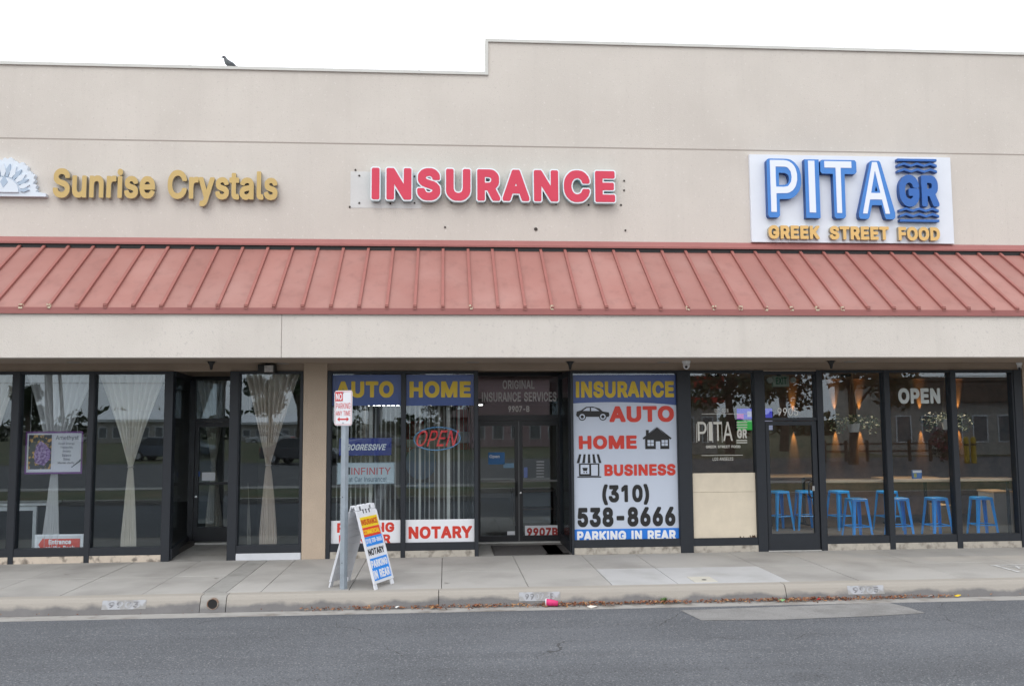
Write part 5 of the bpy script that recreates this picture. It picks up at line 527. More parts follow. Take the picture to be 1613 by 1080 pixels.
# insurance office
post(515, 521.5); post(747.5, 753.2)
q = MB(); xm = X(635.3); q.box(xm-.035, xm+.035, -.05, .1, -.01, TOP+.001); q.build('mullion', FRAME, BLD, bevel=.004)
window(None, None, kick=CHIPG, x0=X(521.5), x1=xm-.035, wl_=.006, wr_=.006); window(None, None, kick=CHIPG, x0=xm+.035, x1=X(747.5), wl_=.006, wr_=.006)
D2 = 1.5
xi0, xi1 = X(753.2)-.02, Y(886.5, 720, D2).x
zt2 = Y(818, 662, D2).z
dm = MB(); dm.ring(xi0, xi1, zt2, TOP+.05, .05, .05, .1, .06, D2-.05, D2+.06); tr2 = dm.build('transom', FRAMEB, BLD)
dm = MB(); dm.box(xi0-.1, xi1+.1, D2-.03, D2+.1, TOP+.052, ZF0+.05); dm.build('recess_header', SOFF, BLD)
g = MB(); g.box(xi0+.05, xi1-.05, D2, D2+.006, zt2+.1, TOP-.01); g.build('pane', GLASS, tr2)
dm = MB(); dm.box(xi0, xi0+.05, D2-.05, D2+.06, 0, zt2-.002); dm.box(xi1-.05, xi1, D2-.05, D2+.06, 0, zt2-.002); dm.build('door_jamb', FRAMEB, BLD)
xmid = Y(817, 750, D2).x
GREYF = mat('door_astragal', (.12, .125, .13), .45)
for a, b in ((xi0+.053, xmid-.012), (xmid+.012, xi1-.053)):
    dm = MB(); dm.ring(a, b, .035, zt2-.006, .06, .06, .1, .09, D2-.04, D2+.02); dd = dm.build('door', FRAMEB, BLD)
    g = MB(); g.box(a+.06, b-.06, D2-.01, D2-.004, .135, zt2-.096); g.build('pane', GLASS, dd)
    zr = Y(800, 757, D2).z; g = MB(); g.box(a+.06, b-.06, D2-.07, D2-.03, zr-.018, zr+.018); g.build('push_bar', mat('bar_metal', (.18, .18, .18), .4), dd)
g = MB(); g.box(xmid-.0115, xmid+.0115, D2-.05, D2+.02, .035, zt2-.006); g.build('door_meeting_strip', GREYF, BLD)
g = MB(); hz = Y(817, 770, D2).z
g.tube([(xmid-.045, D2-.045, hz+.12), (xmid-.045, D2-.1, hz+.12), (xmid-.045, D2-.1, hz-.12), (xmid-.045, D2-.045, hz-.12)], .012, 8); g.build('door_handle', BLACK, BLD)
g = MB(); g.tube([(xmid+.03, D2-.055, hz-.06), (xmid+.03, D2-.04, hz-.06)], .018, 12); g.build('door_lock', MT['chrome'], BLD)
g = MB(); g.box(xi0, xi1, D2-.12, D2+.08, 0, .033); g.build('threshold', MT['threshold_alu'], BLD)
g = MB(); g.v = [(xi0-.1, -.05, .001), (xi1+.1, -.05, .001), (xi1+.1, D2+.1, .012), (xi0-.1, D2+.1, .012)]; g.f = [(0,1,2,3)]; g.build('entry_floor', CONC3, BLD)
xe = X(900.5)
sw = MB(); sw.box(xe-.03, xe+.02, .1, D2, 0, .18); sw.box(xe-.03, xe+.02, .1, D2, TOP-.08, TOP); sw.box(xe-.03, xe+.02, .1, .16, .18, TOP-.08); sw.box(xe-.03, xe+.02, D2-.08, D2, .18, TOP-.08)
swo = sw.build('side_window', FRAME, BLD); g = MB(); g.box(xe-.008, xe-.002, .16, D2-.08, .18, TOP-.08); g.build('pane', GLASS, swo)
g = MB(); g.box(X(753.2)-.1, X(753.2)-.02, .1, D2, 0, TOP); g.build('recess_side_wall', FRAMEB, BLD)
post(899, 902.5); window(902.5, 1068.5, kick=CHIPG, wl_=.01, wr_=.01); post(1068.5, 1088.5)
# restaurant
window(1088.5, 1190, kick=CHIPG, wl_=.01, wr_=.01); post(1190, 1205)
xq0, xq1 = X(1205), X(1288); zt3 = Y(1245, 662, 0).z
dm = MB(); dm.ring(xq0, xq1, zt3, TOP-.02, .02, .02, .05, .05, -.03, .08); tr3 = dm.build('transom', FRAME, BLD)
g = MB(); g.box(xq0+.02, xq1-.02, .03, .036, zt3+.05, TOP-.07); g.build('pane', GLASS, tr3)
dm = MB(); dm.ring(xq0+.015, xq1-.015, .012, zt3-.01, .06, .08, .27, .07, -.03, .03); d3 = dm.build('door', FRAME, BLD)
g = MB(); g.box(xq0+.075, xq1-.095, 0, .006, .282, zt3-.08); g.build('pane', GLASS, d3)
h = Y(1278, 770, -.08); g = MB(); g.tube([(h.x+.05, -.03, h.z+.14), (h.x-.01, -.09, h.z+.14), (h.x-.05, -.1, h.z+.09), (h.x-.05, -.1, h.z-.09), (h.x-.01, -.09, h.z-.14), (h.x+.05, -.03, h.z-.14)], .013, 8); g.build('handle', BLACK, d3)
g = MB(); g.box(h.x+.035, h.x+.075, -.04, -.03, h.z-.03, h.z+.05); g.build('lock_plate', MT['chrome'], d3)
g = MB(); g.box(xq0, xq1, -.05, .1, TOP-.018, TOP+.001); g.build('door_head', SOFF, BLD)
g = MB(); g.box(xq0, xq1, -.05, .1, -.02, .01); g.build('threshold', MT['threshold_alu'], BLD)
post(1288, 1297.5)
window(1297.5, 1395, kick=CHIPG, wl_=.01, wr_=.01); post(1395, 1403.5); window(1403.5, 1500, kick=CHIPG, wl_=.01, wr_=.01); post(1500, 1508.5); window(1508.5, 1600.5, kick=CHIPG, wl_=.01, wr_=.03)
post(1600.5, 1613)
# interiors
for n_, a, b, wm, cz, fm in (('crystal', XL, xc0+.2, INT, 3.1, INTF), ('office', xc0+.25, X(1078), INT, 2.66, INTF), ('restaurant', X(1079), xr0+3.4, BRICK, 3.1, INTF)):
    m = MB(); m.box(a, b, DEEP, DEEP+.1, 0, 3.12); m.build('interior_back_wall', INTW if n_ == 'office' else wm, BLD)
    m = MB(); m.box(a, a+.06, .12, DEEP, 0, 3.12); m.build('interior_side_wall', wm if n_ != 'restaurant' else INT, BLD)
    m = MB(); m.box(b-.06, b, .12, DEEP, 0, 3.12); m.build('interior_side_wall', wm, BLD)
    m = MB(); m.box(a, b, (.12 if n_ == 'restaurant' else 1.78), DEEP, -.03, .02); m.build('interior_floor', fm, BLD)
    m = MB(); m.box(a, b, (.12 if n_ == 'restaurant' else 2.11), DEEP, cz, cz+.03); m.build('interior_ceiling', wm, BLD)
m = MB(); m.box(xc0+.3, X(1078)-.06, 2.08, 2.11, 2.62, 3.12); m.build('bulkhead', mat('mauve_reflection_tint', (.46, .30, .31), .85, .05, 2), BLD)  # mauve colour put in for the pink reflection in the transom
for a, b in ((XL, xa-.05), (X(361)+.12, xc0)):
    m = MB(); m.box(a, b, .1, 1.9, -.03, .1); m.build('window_deck', INTF, BLD)
m = MB(); m.box(xc0+.25, X(753)-.1, .1, 1.9, -.03, .1); m.build('window_deck', INTF, BLD)
m = MB(); m.box(xe+.02, X(1078), .1, 1.9, -.03, .1); m.build('window_deck', INTF, BLD)
m = MB(); m.box(xe+.02, X(1078)-.1, 2.2, 2.25, .1, 2.6); m.build('interior_partition', INT, BLD)
# ------------------------------------------------------------------ soffit fittings
def cone(px, py, label):
    p = G(px, py, ZF0+.012); t = thing('sprinkler_head', (p.x, p.y, p.z), label, 'sprinkler', 'sprinkler heads under the soffit')
    m = MB(); m.lathe([(.001, -.135), (.018, -.13), (.03, -.06), (.06, -.012), (.06, 0), (.001, 0)], (p.x, p.y, p.z), 12); m.build('nozzle', BLACK, t)
    m = MB(); m.lathe([(.02, -.004), (.085, -.004), (.085, 0), (.02, 0)], (p.x, p.y, p.z), 16); m.build('ceiling_plate', FRAMEB, t)
cone(333, 569, 'dark pointed sprinkler head above the recessed crystal shop door')
cone(898, 569, 'dark pointed sprinkler head beside the office entrance recess')
cone(1309, 568, 'dark pointed sprinkler head between restaurant door and windows')
for px, py, lb_ in ((117, 570, 'flush soffit downlight above the amethyst poster window'), (445, 572, 'flush soffit downlight right of the black floodlight'), (745, 570, 'flush soffit downlight at the left of the office entrance'), (1045, 570, 'flush soffit downlight left of the white camera'), (1339, 569, 'flush soffit downlight above the restaurant window')):
    p = G(px, py, ZF0+.012); t = thing('soffit_downlight', (p.x, p.y, p.z), lb_, 'downlight', 'flush downlights in the soffit')
    m = MB(); m.lathe([(.07, -.012), (.1, -.012), (.105, 0), (.07, 0)], (p.x, p.y, p.z), 18); m.build('trim_ring', mat('dull_trim', (.3, .28, .26), .5), t)
    m = MB(); m.lathe([(.001, -.006), (.07, -.006), (.07, 0), (.001, 0)], (p.x, p.y, p.z), 18); m.build('lens', mat('dull_lens', (.5, .48, .45), .3), t)
def dome(px, py, label, dy):
    p = G(px, py, ZF0+.012); t = thing('security_camera', (p.x, p.y, p.z), label, 'camera', 'security cameras under the soffit')
    m = MB(); m.lathe([(.02, -.05), (.055, -.05), (.068, -.02), (.068, 0), (.02, 0)], (p.x, p.y, p.z), 18); m.build('mount', WHITE, t, smooth=False)
    m = MB(); m.lathe([(.001, -.14), (.028, -.132), (.05, -.105), (.058, -.07), (.05, -.045), (.001, -.045)], (p.x, p.y, p.z), 18); m.build('housing', WHITE, t, smooth=True)
    m = MB(); m.tube([(p.x-.012, p.y-.04, p.z-.1), (p.x-.02, p.y-.058, p.z-.108)], .022, 12); m.build('camera_lens', BLACK, t)
dome(1081, 568, 'white dome security camera above the post between office and restaurant', 0)
dome(1604, 571, 'grey white dome security camera at the right end of the soffit', 0)
p = Y(421, 581, -.12); t = thing('floodlight', (p.x, -.02, p.z), 'black box floodlight mounted over the right crystal shop window', 'floodlight')
m = MB(); m.box(p.x-.14, p.x+.14, -.2, -.03, p.z-.07, p.z+.07); m.build('housing', BLACK, t, bevel=.012)
m = MB(); m.box(p.x-.03, p.x+.11, -.206, -.2, p.z-.052, p.z+.055); m.build('lens', mat('frosted_lens', (.45, .43, .42), .3, .3, 30), t)
m = MB(); m.box(p.x-.04, p.x+.04, -.07, -.021, p.z+.05, p.z+.12); m.build('bracket', BLACK, t)
# ------------------------------------------------------------------ wall signs
GOLD = mat('gold_letter_face', C(196, 168, 106), .5, .05, 3)
GOLDS = mat('gold_letter_side', (.34, .31, .24), .5)
def two_tone(obs, side):                 # fronts keep the face colour, returns take the second one
    for o in obs:
        o.data.materials.append(side)
        for p in o.data.polygons:
            if p.normal.y > -.6: p.material_index = 1
bx = B(82.7, 266.5, 437, 324, -.12)
t = thing('letter_sign', (bx[0], 0, bx[2]), 'two gold words in raised letters right of the sun emblem', 'sign')
two_tone(letters('Sunrise Crystals', bx, -.11, .08, GOLD, t, bold=.022, split=True), GOLDS)
# sun emblem
cxp = Y(8, 311, 0); t = thing('sun_emblem', (cxp.x, 0, cxp.z), 'white half sun emblem with wavy rays left of the gold lettering', 'emblem')
R1 = Y(76, 311, 0).x - cxp.x; WPL = mat('emblem_white', C(214, 223, 233), .45, .03, 3); EDG = mat('emblem_line', C(168, 186, 205), .5)
pts = [(cxp.x-R1, cxp.z), (cxp.x+R1, cxp.z), (cxp.x+R1, cxp.z+.05)]
NR = 15
for k in range(NR*6+1):
    a = .07 + (math.pi-.14)*k/(NR*6); rr = R1*(.86*(.8+.2*math.sin(a)) + .07*abs(math.sin(a*NR*.5*2/2*1.0 + .3)) + .03*math.sin(k*1.3))
    pts.append((cxp.x+rr*math.cos(a), cxp.z+.05+rr*math.sin(a)*.93))
pts.append((cxp.x-R1, cxp.z+.05))
m = MB(); m.prism(pts, -.09, -.005); m.build('backing', WPL, t)
for k in range(NR):
    a = .12 + (math.pi-.24)*k/(NR-1); ca, sa = math.cos(a), math.sin(a)
    m = MB(); l0, l1, w = R1*.42, R1*(.76*(.8+.2*sa)), .035+.012*(k % 2)
    q = []
    for u_, ww in ((l0, .5), (l0+(l1-l0)*.4, 1), (l1, .15)): q.append((u_, -w*ww))
    for u_, ww in ((l1, .15), (l0+(l1-l0)*.55, 1), (l0, .5)): q.append((u_, w*ww))
    ol = [(cxp.x+ca*u_-sa*v_, cxp.z+.06+(sa*u_+ca*v_)*.93) for u_, v_ in q]
    m.prism(ol, -.112, -.089); m.build('ray', WPL if k % 2 else EDG, t)
m = MB(); m.prism([(cxp.x+R1*.38*math.cos(math.pi*k/18), cxp.z+.06+R1*.36*math.sin(math.pi*k/18)) for k in range(19)], -.118, -.089); m.build('sun_disc', WPL, t)
m = MB(); zz = cxp.z+.23; m.prism([(cxp.x+.02, zz-.1), (cxp.x+.09, zz), (cxp.x+.03, zz+.1), (cxp.x-.03, zz)], -.123, -.118); m.build('crystal_mark', EDG, t)
# INSURANCE
PINK = mat('sign_red_face', C(208, 54, 82), .4, .04, 2); WSIDE = mat('sign_white_trim', C(228, 238, 244), .45); CSIDE = mat('sign_white_return', C(175, 205, 212), .5)
bx = B(583.5, 264.5, 970.5, 319, -.13)
t = thing('letter_sign', (bx[0], 0, bx[2]), 'red INSURANCE channel letters with white outlines on the wall', 'sign')
two_tone(letters('INSURANCE', bx, -.13, .11, WSIDE, t, bold=.075, split=True), CSIDE)
ww, hh = DIM[('INSURANCE', .075, None)]; gx1, gz1 = .025*(bx[1]-bx[0])/ww, .025*(bx[3]-bx[2])/hh
letters('INSURANCE', (bx[0]+gx1, bx[1]-gx1, bx[2]+gz1, bx[3]-gz1), -.136, .02, PINK, t, bold=.05, split=True, sw=3)
# restaurant sign board
x0, x1 = Y(1180.5, 312, 0).x, Y(1497, 318, 0).x; z0, z1 = Y(1340, 383.5, 0).z, Y(1340, 247.5, 0).z
t = thing('restaurant_sign', (x0, 0, z0), 'white sign board with raised blue letters, waves and gold capitals', 'sign')
m = MB(); m.box(x0, x1, -.06, -.002, z0, z1); m.build('board', mat('board_white', C(224, 229, 238), .5, .04, 1.5), t)
PB = mat('pita_blue', C(62, 128, 205), .4, .05, 4); PBS = mat('pita_blue_side', C(34, 82, 148), .45); PW = mat('pita_white', C(228, 234, 246), .4)
def zpx(py, px): return Y(px, py, -.1).z
for ch, a, b, wa, wb in (('P', 1206.5, 1260, 1211.5, 1253.5), ('I', 1266, 1288.5, 1271.5, 1281.5), ('T', 1290.6, 1347.5, 1297, 1339.5), ('A', 1348.5, 1405.5, 1355, 1397)):
    mid = (a+b)/2
    zb_, zt_ = zpx(344+(mid-1232)*.018, mid), zpx(252+(mid-1232)*.022, mid)
    xa_, xb_ = Y(a, 298, -.1).x, Y(b, 298, -.1).x
    if ch == 'I':
        m = MB(); m.box(xa_, xb_, -.17, -.058, zb_, zt_); o1 = [m.build('letter', PB, t)]
        m = MB(); w0, w1 = Y(wa, 298, -.1).x, Y(wb, 298, -.1).x; m.box(w0, w1, -.176, -.16, zb_+.095, zt_-.025); m.build('letter_inlay', PW, t)
    else:
        o1 = letters(ch, (xa_, xb_, zb_, zt_), -.17, .112, PB, t, bold=.05, name='letter')
        letters(ch, (Y(wa, 298, -.1).x, Y(wb, 298, -.1).x, zb_+.095, zt_-.025), -.176, .016, PW, t, bold=.005, name='letter_inlay')
    two_tone(o1, PBS)
GB = mat('gr_blue', C(40, 100, 178), .4, .05, 4)
xa_, xb_ = Y(1413.5, 300, -.1).x, Y(1475, 300, -.1).x
def wave(px_y, flat):
    zc_ = zpx(px_y, 1447); h = .042; m = MB(); n = 7; up, dn = [], []
    for k in range(n):
        x = xa_+(xb_-xa_)*k/(n-1); o_ = 0 if flat else (.026 if k % 2 else -.012)
        up.append((x, zc_+h/2+o_)); dn.append((x, zc_-h/2+o_))
    m.prism(dn+up[::-1], -.15, -.058); two_tone([m.build('wave_bar', GB, t)], PBS)
for py_, fl_ in ((253.5, 1), (261.5, 0), (270.5, 0), (332, 0), (340.5, 0), (348.5, 1)): wave(py_, fl_)
two_tone(letters('GR', (xa_+.005, xb_+.01, zpx(327, 1447), zpx(277, 1447)), -.16, .102, GB, t, bold=.06, split=True), PBS)
for wd_, a, b in (('GREEK', 1209.5, 1290), ('STREET', 1306, 1399), ('FOOD', 1414, 1479)):
    c_ = (a+b)/2
    two_tone(letters(wd_, (Y(a, 366, -.1).x, Y(b, 366, -.1).x, zpx(377+(c_-1250)*.013, c_), zpx(355.5+(c_-1250)*.013, c_)), -.13, .07, mat('gold_face2', C(222, 182, 112), .45), t, bold=.05, split=True), GOLDS)

# ------------------------------------------------------------------ signs in the windows
YI = .022
def sheet(name, box, y, m, parent, d=.003):
    q = MB(); q.box(box[0], box[1], y, y+d, box[2], box[3]); return q.build(name, m, parent)
def wsign(name, px, label, cat, m, y=YI):
    bx = B(*px, y); t = thing(name, ((bx[0]+bx[1])/2, y, bx[2]), label, cat); sheet('panel', bx, y, m, t); return t
def wtext(t, s, px, m, y=YI, bold=.03, slant=0, name='lettering'): return letters(s, B(*px, y), y-.0025, .002, m, t, bold=bold, slant=slant, name=name)
t = wsign('window_sign', (521.5, 590, 632.5, 638.5), 'blue window film reading AUTO in yellow', 'window sign', BLUEV); wtext(t, 'AUTO', (529, 600, 620, 626), YEL, bold=.05)
t = wsign('window_sign', (638, 590, 747, 638.5), 'blue window film reading HOME in yellow', 'window sign', BLUEV); wtext(t, 'HOME', (645, 600, 741.5, 626), YEL, bold=.05)
t = wsign('window_sign', (521.5, 819, 632, 859.5), 'white window sign reading PARKING IN REAR partly hidden by sandwich board', 'window sign', WHV); wtext(t, 'PARKING', (531, 822.5, 621, 838), REDV, bold=.05); wtext(t, 'IN REAR', (534, 841.5, 615, 856), REDV, bold=.05)
t = wsign('window_sign', (638, 817.5, 747.5, 858.8), 'white window sign reading NOTARY in red', 'window sign', WHV); wtext(t, 'NOTARY', (643.5, 828, 743.5, 847.6), REDV, bold=.055)
t = wsign('window_banner', (534, 689.5, 616.7, 717), 'dark blue window banner with slanted white lettering', 'banner', mat('banner_navy', C(24, 42, 132), .35), .06); wtext(t, 'PROGRESSIVE', (540, 699, 607.6, 708.8), WHV, .06, .025, .25)
t = wsign('window_banner', (531, 728, 621.5, 762), 'pale grey window banner with red capitals and black square', 'banner', mat('banner_grey', C(178, 192, 200), .4, .04, 3), .06)
wtext(t, 'INFINITY', (553.5, 736, 615.5, 747), mat('infinity_red', C(190, 70, 70), .4), .06, .0); wtext(t, 'Great Car Insurance!', (537, 750.5, 608.6, 758.5), mat('banner_ink', C(70, 90, 105), .5), .06, .005); sheet('logo_block', B(541, 735.5, 551.5, 747, .06), .0565, BLACK, t)
# frame of that banner
bx = B(531, 728, 621.5, 762, .06); q = MB(); q.ring(bx[0], bx[1], bx[2], bx[3], .012, .012, .012, .012, .0545, .0595); q.build('border', mat('banner_edge', C(150, 165, 172), .5), t)
# neon OPEN sign
NR_ = mat('neon_red_tube', C(230, 60, 66), .25, emit=.12); NB_ = mat('neon_blue_tube', C(110, 165, 215), .25, emit=.03)
bx = B(652, 672.5, 725, 708.5, .16); t = thing('neon_sign', ((bx[0]+bx[1])/2, .16, bx[2]), 'oval neon OPEN sign with red letters and blue ring', 'neon sign')
m = MB(); ccx, ccz, rx_, rz_ = (bx[0]+bx[1])/2, (bx[2]+bx[3])/2, (bx[1]-bx[0])/2, (bx[3]-bx[2])/2
m.tube([(ccx+rx_*math.cos(2*math.pi*k/40)+.10*rz_*math.sin(2*math.pi*k/40), .16, ccz+rz_*math.sin(2*math.pi*k/40)) for k in range(41)], .011, 8, False); m.build('ring_tube', NB_, t, smooth=True)
letters('OPEN', (bx[0]+.05, bx[1]-.06, bx[2]+.06, bx[3]-.05), .15, .03, NR_, t, bold=.0, slant=.3, split=True)
m = MB(); m.box(ccx-rx_*.8, ccx+rx_*.8, .185, .19, ccz-.012, ccz+.012); m.build('support_rail', BLACK, t)
for s_ in (-.4, .4): m = MB(); m.tube([(ccx+s_*rx_, .17, ccz+rz_*.9), (ccx+s_*rx_, .17, 2.95)], .003, 5); m.build('hanging_wire', GREYV, t)
# the large insurance poster
bx = B(902.5, 589, 1068.5, 854.8, YI); bx = (X(902.5)+.012, X(1068.5)-.012, Y(985, 854.8, YI).z, Y(985, 590, YI).z)
t = thing('window_poster', ((bx[0]+bx[1])/2, YI, bx[2]), 'full height white poster listing auto home business and a phone number', 'poster')
sheet('panel', bx, YI, mat('poster_white', C(196, 205, 220), .4, .03, 1.2), t)
hx = [bx[0]+(bx[1]-bx[0])*k/16 for k in range(17)]; zA = Y(985, 633, YI).z
low = [(x, zA - .055*abs((k-6)/10)**2.2) for k, x in enumerate(hx)]
m = MB(); m.prism(low + [(bx[1], bx[3]), (bx[0], bx[3])], YI-.003, YI-.0002); m.build('header_band', BLUEV, t)
m = MB(); m.box(bx[0], bx[1], YI-.003, YI-.0002, bx[2], Y(985, 832, YI).z); m.build('footer_band', SKYB, t)
yp = YI-.004
wtext(t, 'INSURANCE', (907, 600, 1061.5, 626), YEL, yp, .05); wtext(t, 'AUTO', (960, 639, 1061.5, 664.5), REDV, yp, .06); wtext(t, 'HOME', (911.7, 685.5, 1003, 707), REDV, yp, .06)
wtext(t, 'BUSINESS', (952, 730.5, 1064, 748.8), REDV, yp, .06); wtext(t, '(310)', (948.7, 762, 1022.5, 794.6), BLACK, yp, .045); wtext(t, '538-8666', (909.8, 798, 1063.7, 828.8), BLACK, yp, .045); wtext(t, 'PARKING IN REAR', (909, 835, 1064.6, 850.6), WHV, yp, .045)
def icon(px, polys, name):               # polys in a 0..1 square; (material, points)
    b_ = B(*px, yp); k = 0
    mbk, mbw = MB(), MB()
    for mm, pl in polys:
        q = [(b_[0]+(b_[1]-b_[0])*a, b_[2]+(b_[3]-b_[2])*c) for a, c in pl]
        ar = sum(q[i][0]*q[(i+1) % len(q)][1]-q[(i+1) % len(q)][0]*q[i][1] for i in range(len(q)))
        if ar < 0: q = q[::-1]
        k += 1; (mbk if mm == 'k' else mbw).prism(q, yp-.002-.0004*k, yp-.0004*k)
    o = mbk.build(name, BLACK, t); mbw.build('icon_cutouts', MT['poster_white'], o)
def disc(cx, cy, r, asp, n=18): return [(cx+r*math.cos(2*math.pi*k/n), cy+r*asp*math.sin(2*math.pi*k/n)) for k in range(n)]
icon((907.5, 640, 960, 660.5), [('k', [(0, .35), (.03, .22), (.97, .2), (1, .35), (.98, .55), (.8, .62), (.7, .85), (.5, 1), (.3, .98), (.15, .72), (.02, .62)]),
     ('w', [(.2, .68), (.32, .9), (.41, .92), (.41, .66)]), ('w', [(.45, .66), (.45, .92), (.55, .9), (.7, .66)]),
     ('k', disc(.18, .22, .115, 2.55)), ('w', disc(.18, .22, .085, 2.55)), ('k', disc(.18, .22, .05, 2.55)), ('k', disc(.8, .22, .115, 2.55)), ('w', disc(.8, .22, .085, 2.55)), ('k', disc(.8, .22, .05, 2.55))], 'car_icon')
icon((1012, 671.5, 1058, 706.8), [('k', [(0, .48), (.05, .42), (.5, 1), (.95, .42), (1, .48), (.5, 1.0)]), ('k', [(.09, 0), (.91, 0), (.91, .48), (.5, .97), (.09, .48)]), ('k', [(.12, .62), (.22, .62), (.22, .85), (.12, .85)]),
     ('w', [(.17, .14), (.27, .14), (.27, .26), (.17, .26)]), ('w', [(.29, .14), (.38, .14), (.38, .26), (.29, .26)]), ('w', [(.17, .28), (.27, .28), (.27, .4), (.17, .4)]), ('w', [(.29, .28), (.38, .28), (.38, .4), (.29, .4)]),
     ('w', [(.45, 0), (.6, 0), (.6, .34), (.45, .34)]), ('w', [(.65, .14), (.75, .14), (.75, .26), (.65, .26)]), ('w', [(.77, .14), (.86, .14), (.86, .26), (.77, .26)]), ('w', [(.65, .28), (.75, .28), (.75, .4), (.65, .4)]), ('w', [(.77, .28), (.86, .28), (.86, .4), (.77, .4)])], 'house_icon')
aw_ = [('k' if k % 2 == 0 else 'w', [(.1+.8*k/9, 1), (.1+.8*(k+1)/9, 1), (k*1/9+1/9, .62), (k*1/9, .62)]) for k in range(9)]
icon((908.5, 715, 947.4, 751.5), aw_ + [('k', [(.02, 0), (.98, 0), (.98, .04), (.02, .04)]), ('k', [(.09, .06), (.91, .06), (.91, .6), (.09, .6)]), ('w', [(.15, .15), (.5, .15), (.5, .55), (.15, .55)]), ('w', [(.58, .08), (.85, .08), (.85, .55), (.58, .55)]),
     ('k', [(.22, .42), (.44, .42), (.41, .28), (.26, .28)]), ('k', disc(.29, .22, .03, 1.05)), ('k', disc(.39, .22, .03, 1.05))], 'store_icon')
# office door lettering and stickers
t = thing('door_lettering', (Y(818, 650, D2).x, D2-.02, 2.2), 'faded grey lettering in three lines on the glass over the office doors', 'lettering')
FG = mat('faded_vinyl', (.80, .76, .76), .6, .08, 14); yd = D2-.006
for s_, px in (('ORIGINAL', (791.6, 598.5, 842, 612.5)), ('INSURANCE SERVICES', (759, 617, 876.6, 632.5))): letters(s_, B(*px, yd), yd, .003, FG, t, bold=.02)
letters('9907-B', B(800.7, 639, 834, 648.5, yd), yd, .003, mat('pale_vinyl', (.85, .83, .8), .6), t, bold=.02)
yd = D2-.014
def dsign(name, px, label, cat, m, lines, y=None):
    y = yd if y is None else y
    bx = B(*px, y); t = thing(name, ((bx[0]+bx[1])/2, y, bx[2]), label, cat); sheet('panel', bx, y, m, t)
    for s_, p_, mm, bo in lines: letters(s_, B(*p_, y), y-.003, .0028, mm, t, bold=bo)
    return t
dsign('number_plate', (827, 827, 880, 847), 'white plate with red number 9907B low on the right door', 'number plate', WHV, [('9907B', (830, 830.5, 878.5, 843.8), mat('brick_red', C(172, 52, 48), .5), .05)])
t = dsign('open_sticker', (769, 712, 795, 731), 'small blue Open sign on the left office door', 'sticker', mat('sticker_blue', C(30, 110, 175), .4), [('Open', (771, 716, 787, 722), WHV, .03)])
dsign('door_sticker', (793, 729, 809.5, 736.5), 'small white and blue sticker right of the blue Open sign', 'sticker', mat('sticker_pale', C(120, 160, 190), .4), [])
dsign('door_sticker', (825, 735.5, 831, 752), 'narrow blue and white sticker on the right door stile side', 'sticker', mat('sticker_mid', C(110, 130, 190), .4), [])
dsign('door_sticker', (799, 836, 811, 842), 'small white sticker low on the left office door', 'sticker', WHV, [])
t = thing('hours_lettering', (Y(850, 754, yd).x, yd, 1), 'small white opening hours lettering on the right office door', 'lettering')
for k in range(6): letters('000 - 000', B(845, 726+k*4.7, 857, 729+k*4.7, yd), yd, .002, GREYV, t, bold=0) if False else sheet('text_line', B(845, 726+k*4.7, 857, 727.6+k*4.7, yd), yd, GREYV, t)
yk = DR-.014
dsign('door_sticker', (305, 742, 314.5, 750), 'small blue round sticker on the crystal shop door', 'sticker', mat('sticker_blue2', C(40, 90, 170), .4), [], yk)
dsign('door_note', (318, 743.5, 339, 756.5), 'white paper note taped on the crystal shop door', 'note', WHV, [], yk)
# door mats
for px, lb_, w in ((840, 'wide dark grey ribbed doormat before the office doors', .62), (884, 'narrow dark doormat strip right of the wide doormat', .24)):
    c = G(px-8, 864, .012); q = MB(); q.box(c.x-w, c.x+w if px < 850 else c.x+w*.9, -.02, 1.05, .004, .02)
    for k in range(16): q.box(c.x-w+.03, c.x+w*.9-.03, .03+k*.062, .06+k*.062, .02, .024)
    tag(q.build('doormat', mat('mat_grey', (.06, .056, .055), .95, .15, 20)), lb_, 'doormat')
    if px < 850: W0 = c.x+w
# restaurant glass lettering
t = thing('window_lettering', (Y(1138, 690, .05).x, .05, 1.5), 'cream restaurant logo lettering on the glass above the plywood', 'lettering')
CR = mat('cream_vinyl', (.62, .60, .54), .5); yv = .027
def gl(s_, px, bo=0, tt=None): letters(s_, B(*px, yv), yv, .002, CR, tt or t, bold=bo)
gl('EST. 2018', (1125.8, 643.5, 1147.5, 649)); gl('GREEK STREET FOOD', (1112, 701, 1166.3, 705.3), .03); gl('LOS ANGELES', (1122.6, 720, 1155, 725))
for k, (a, b, ty) in enumerate((('P', (1099, 1113), 0), ('I', (1116.5, 1122), 0), ('T', (1124, 1137.5), 0), ('A', (1139, 1154), 0))):
    gl(a, (b[0], 664, b[1], 694), .0)
    sheet('shade_bar', B(b[0]-2.2, 667, b[0]-1.4, 696.5, yv), yv-.001, CR, t, .002)
gl('GR', (1161, 675, 1176.5, 690), .04)
for yy_ in (664, 668, 672, 692.5, 696): sheet('wave_line', B(1160, yy_, 1177, yy_+1.6, yv), yv-.002, CR, t, .002)
for a, b, yy_ in ((1105, 1181, 651), (1105, 1170, 716.3)): sheet('rule_line', B(a, yy_, b, yy_+.8, yv), yv-.002, CR, t, .002)
t = thing('door_number', (Y(1241, 654, .03).x, .03, 2.3), 'thin pale 9905 numerals on the glass over the restaurant door', 'number'); CR = mat('number_vinyl', (.78, .77, .73), .5); gl('9905', (1224.7, 642, 1257, 654.5), -.005, t)
t = thing('window_lettering', (Y(1448, 635, .03).x, .03, 2.4), 'pale grey OPEN lettering on the middle restaurant window', 'lettering'); yv = .027
letters('OPEN', B(1415, 611, 1481, 635.5, yv), yv, .002, mat('open_grey', (.50, .54, .53), .5), t, bold=.045, split=True)
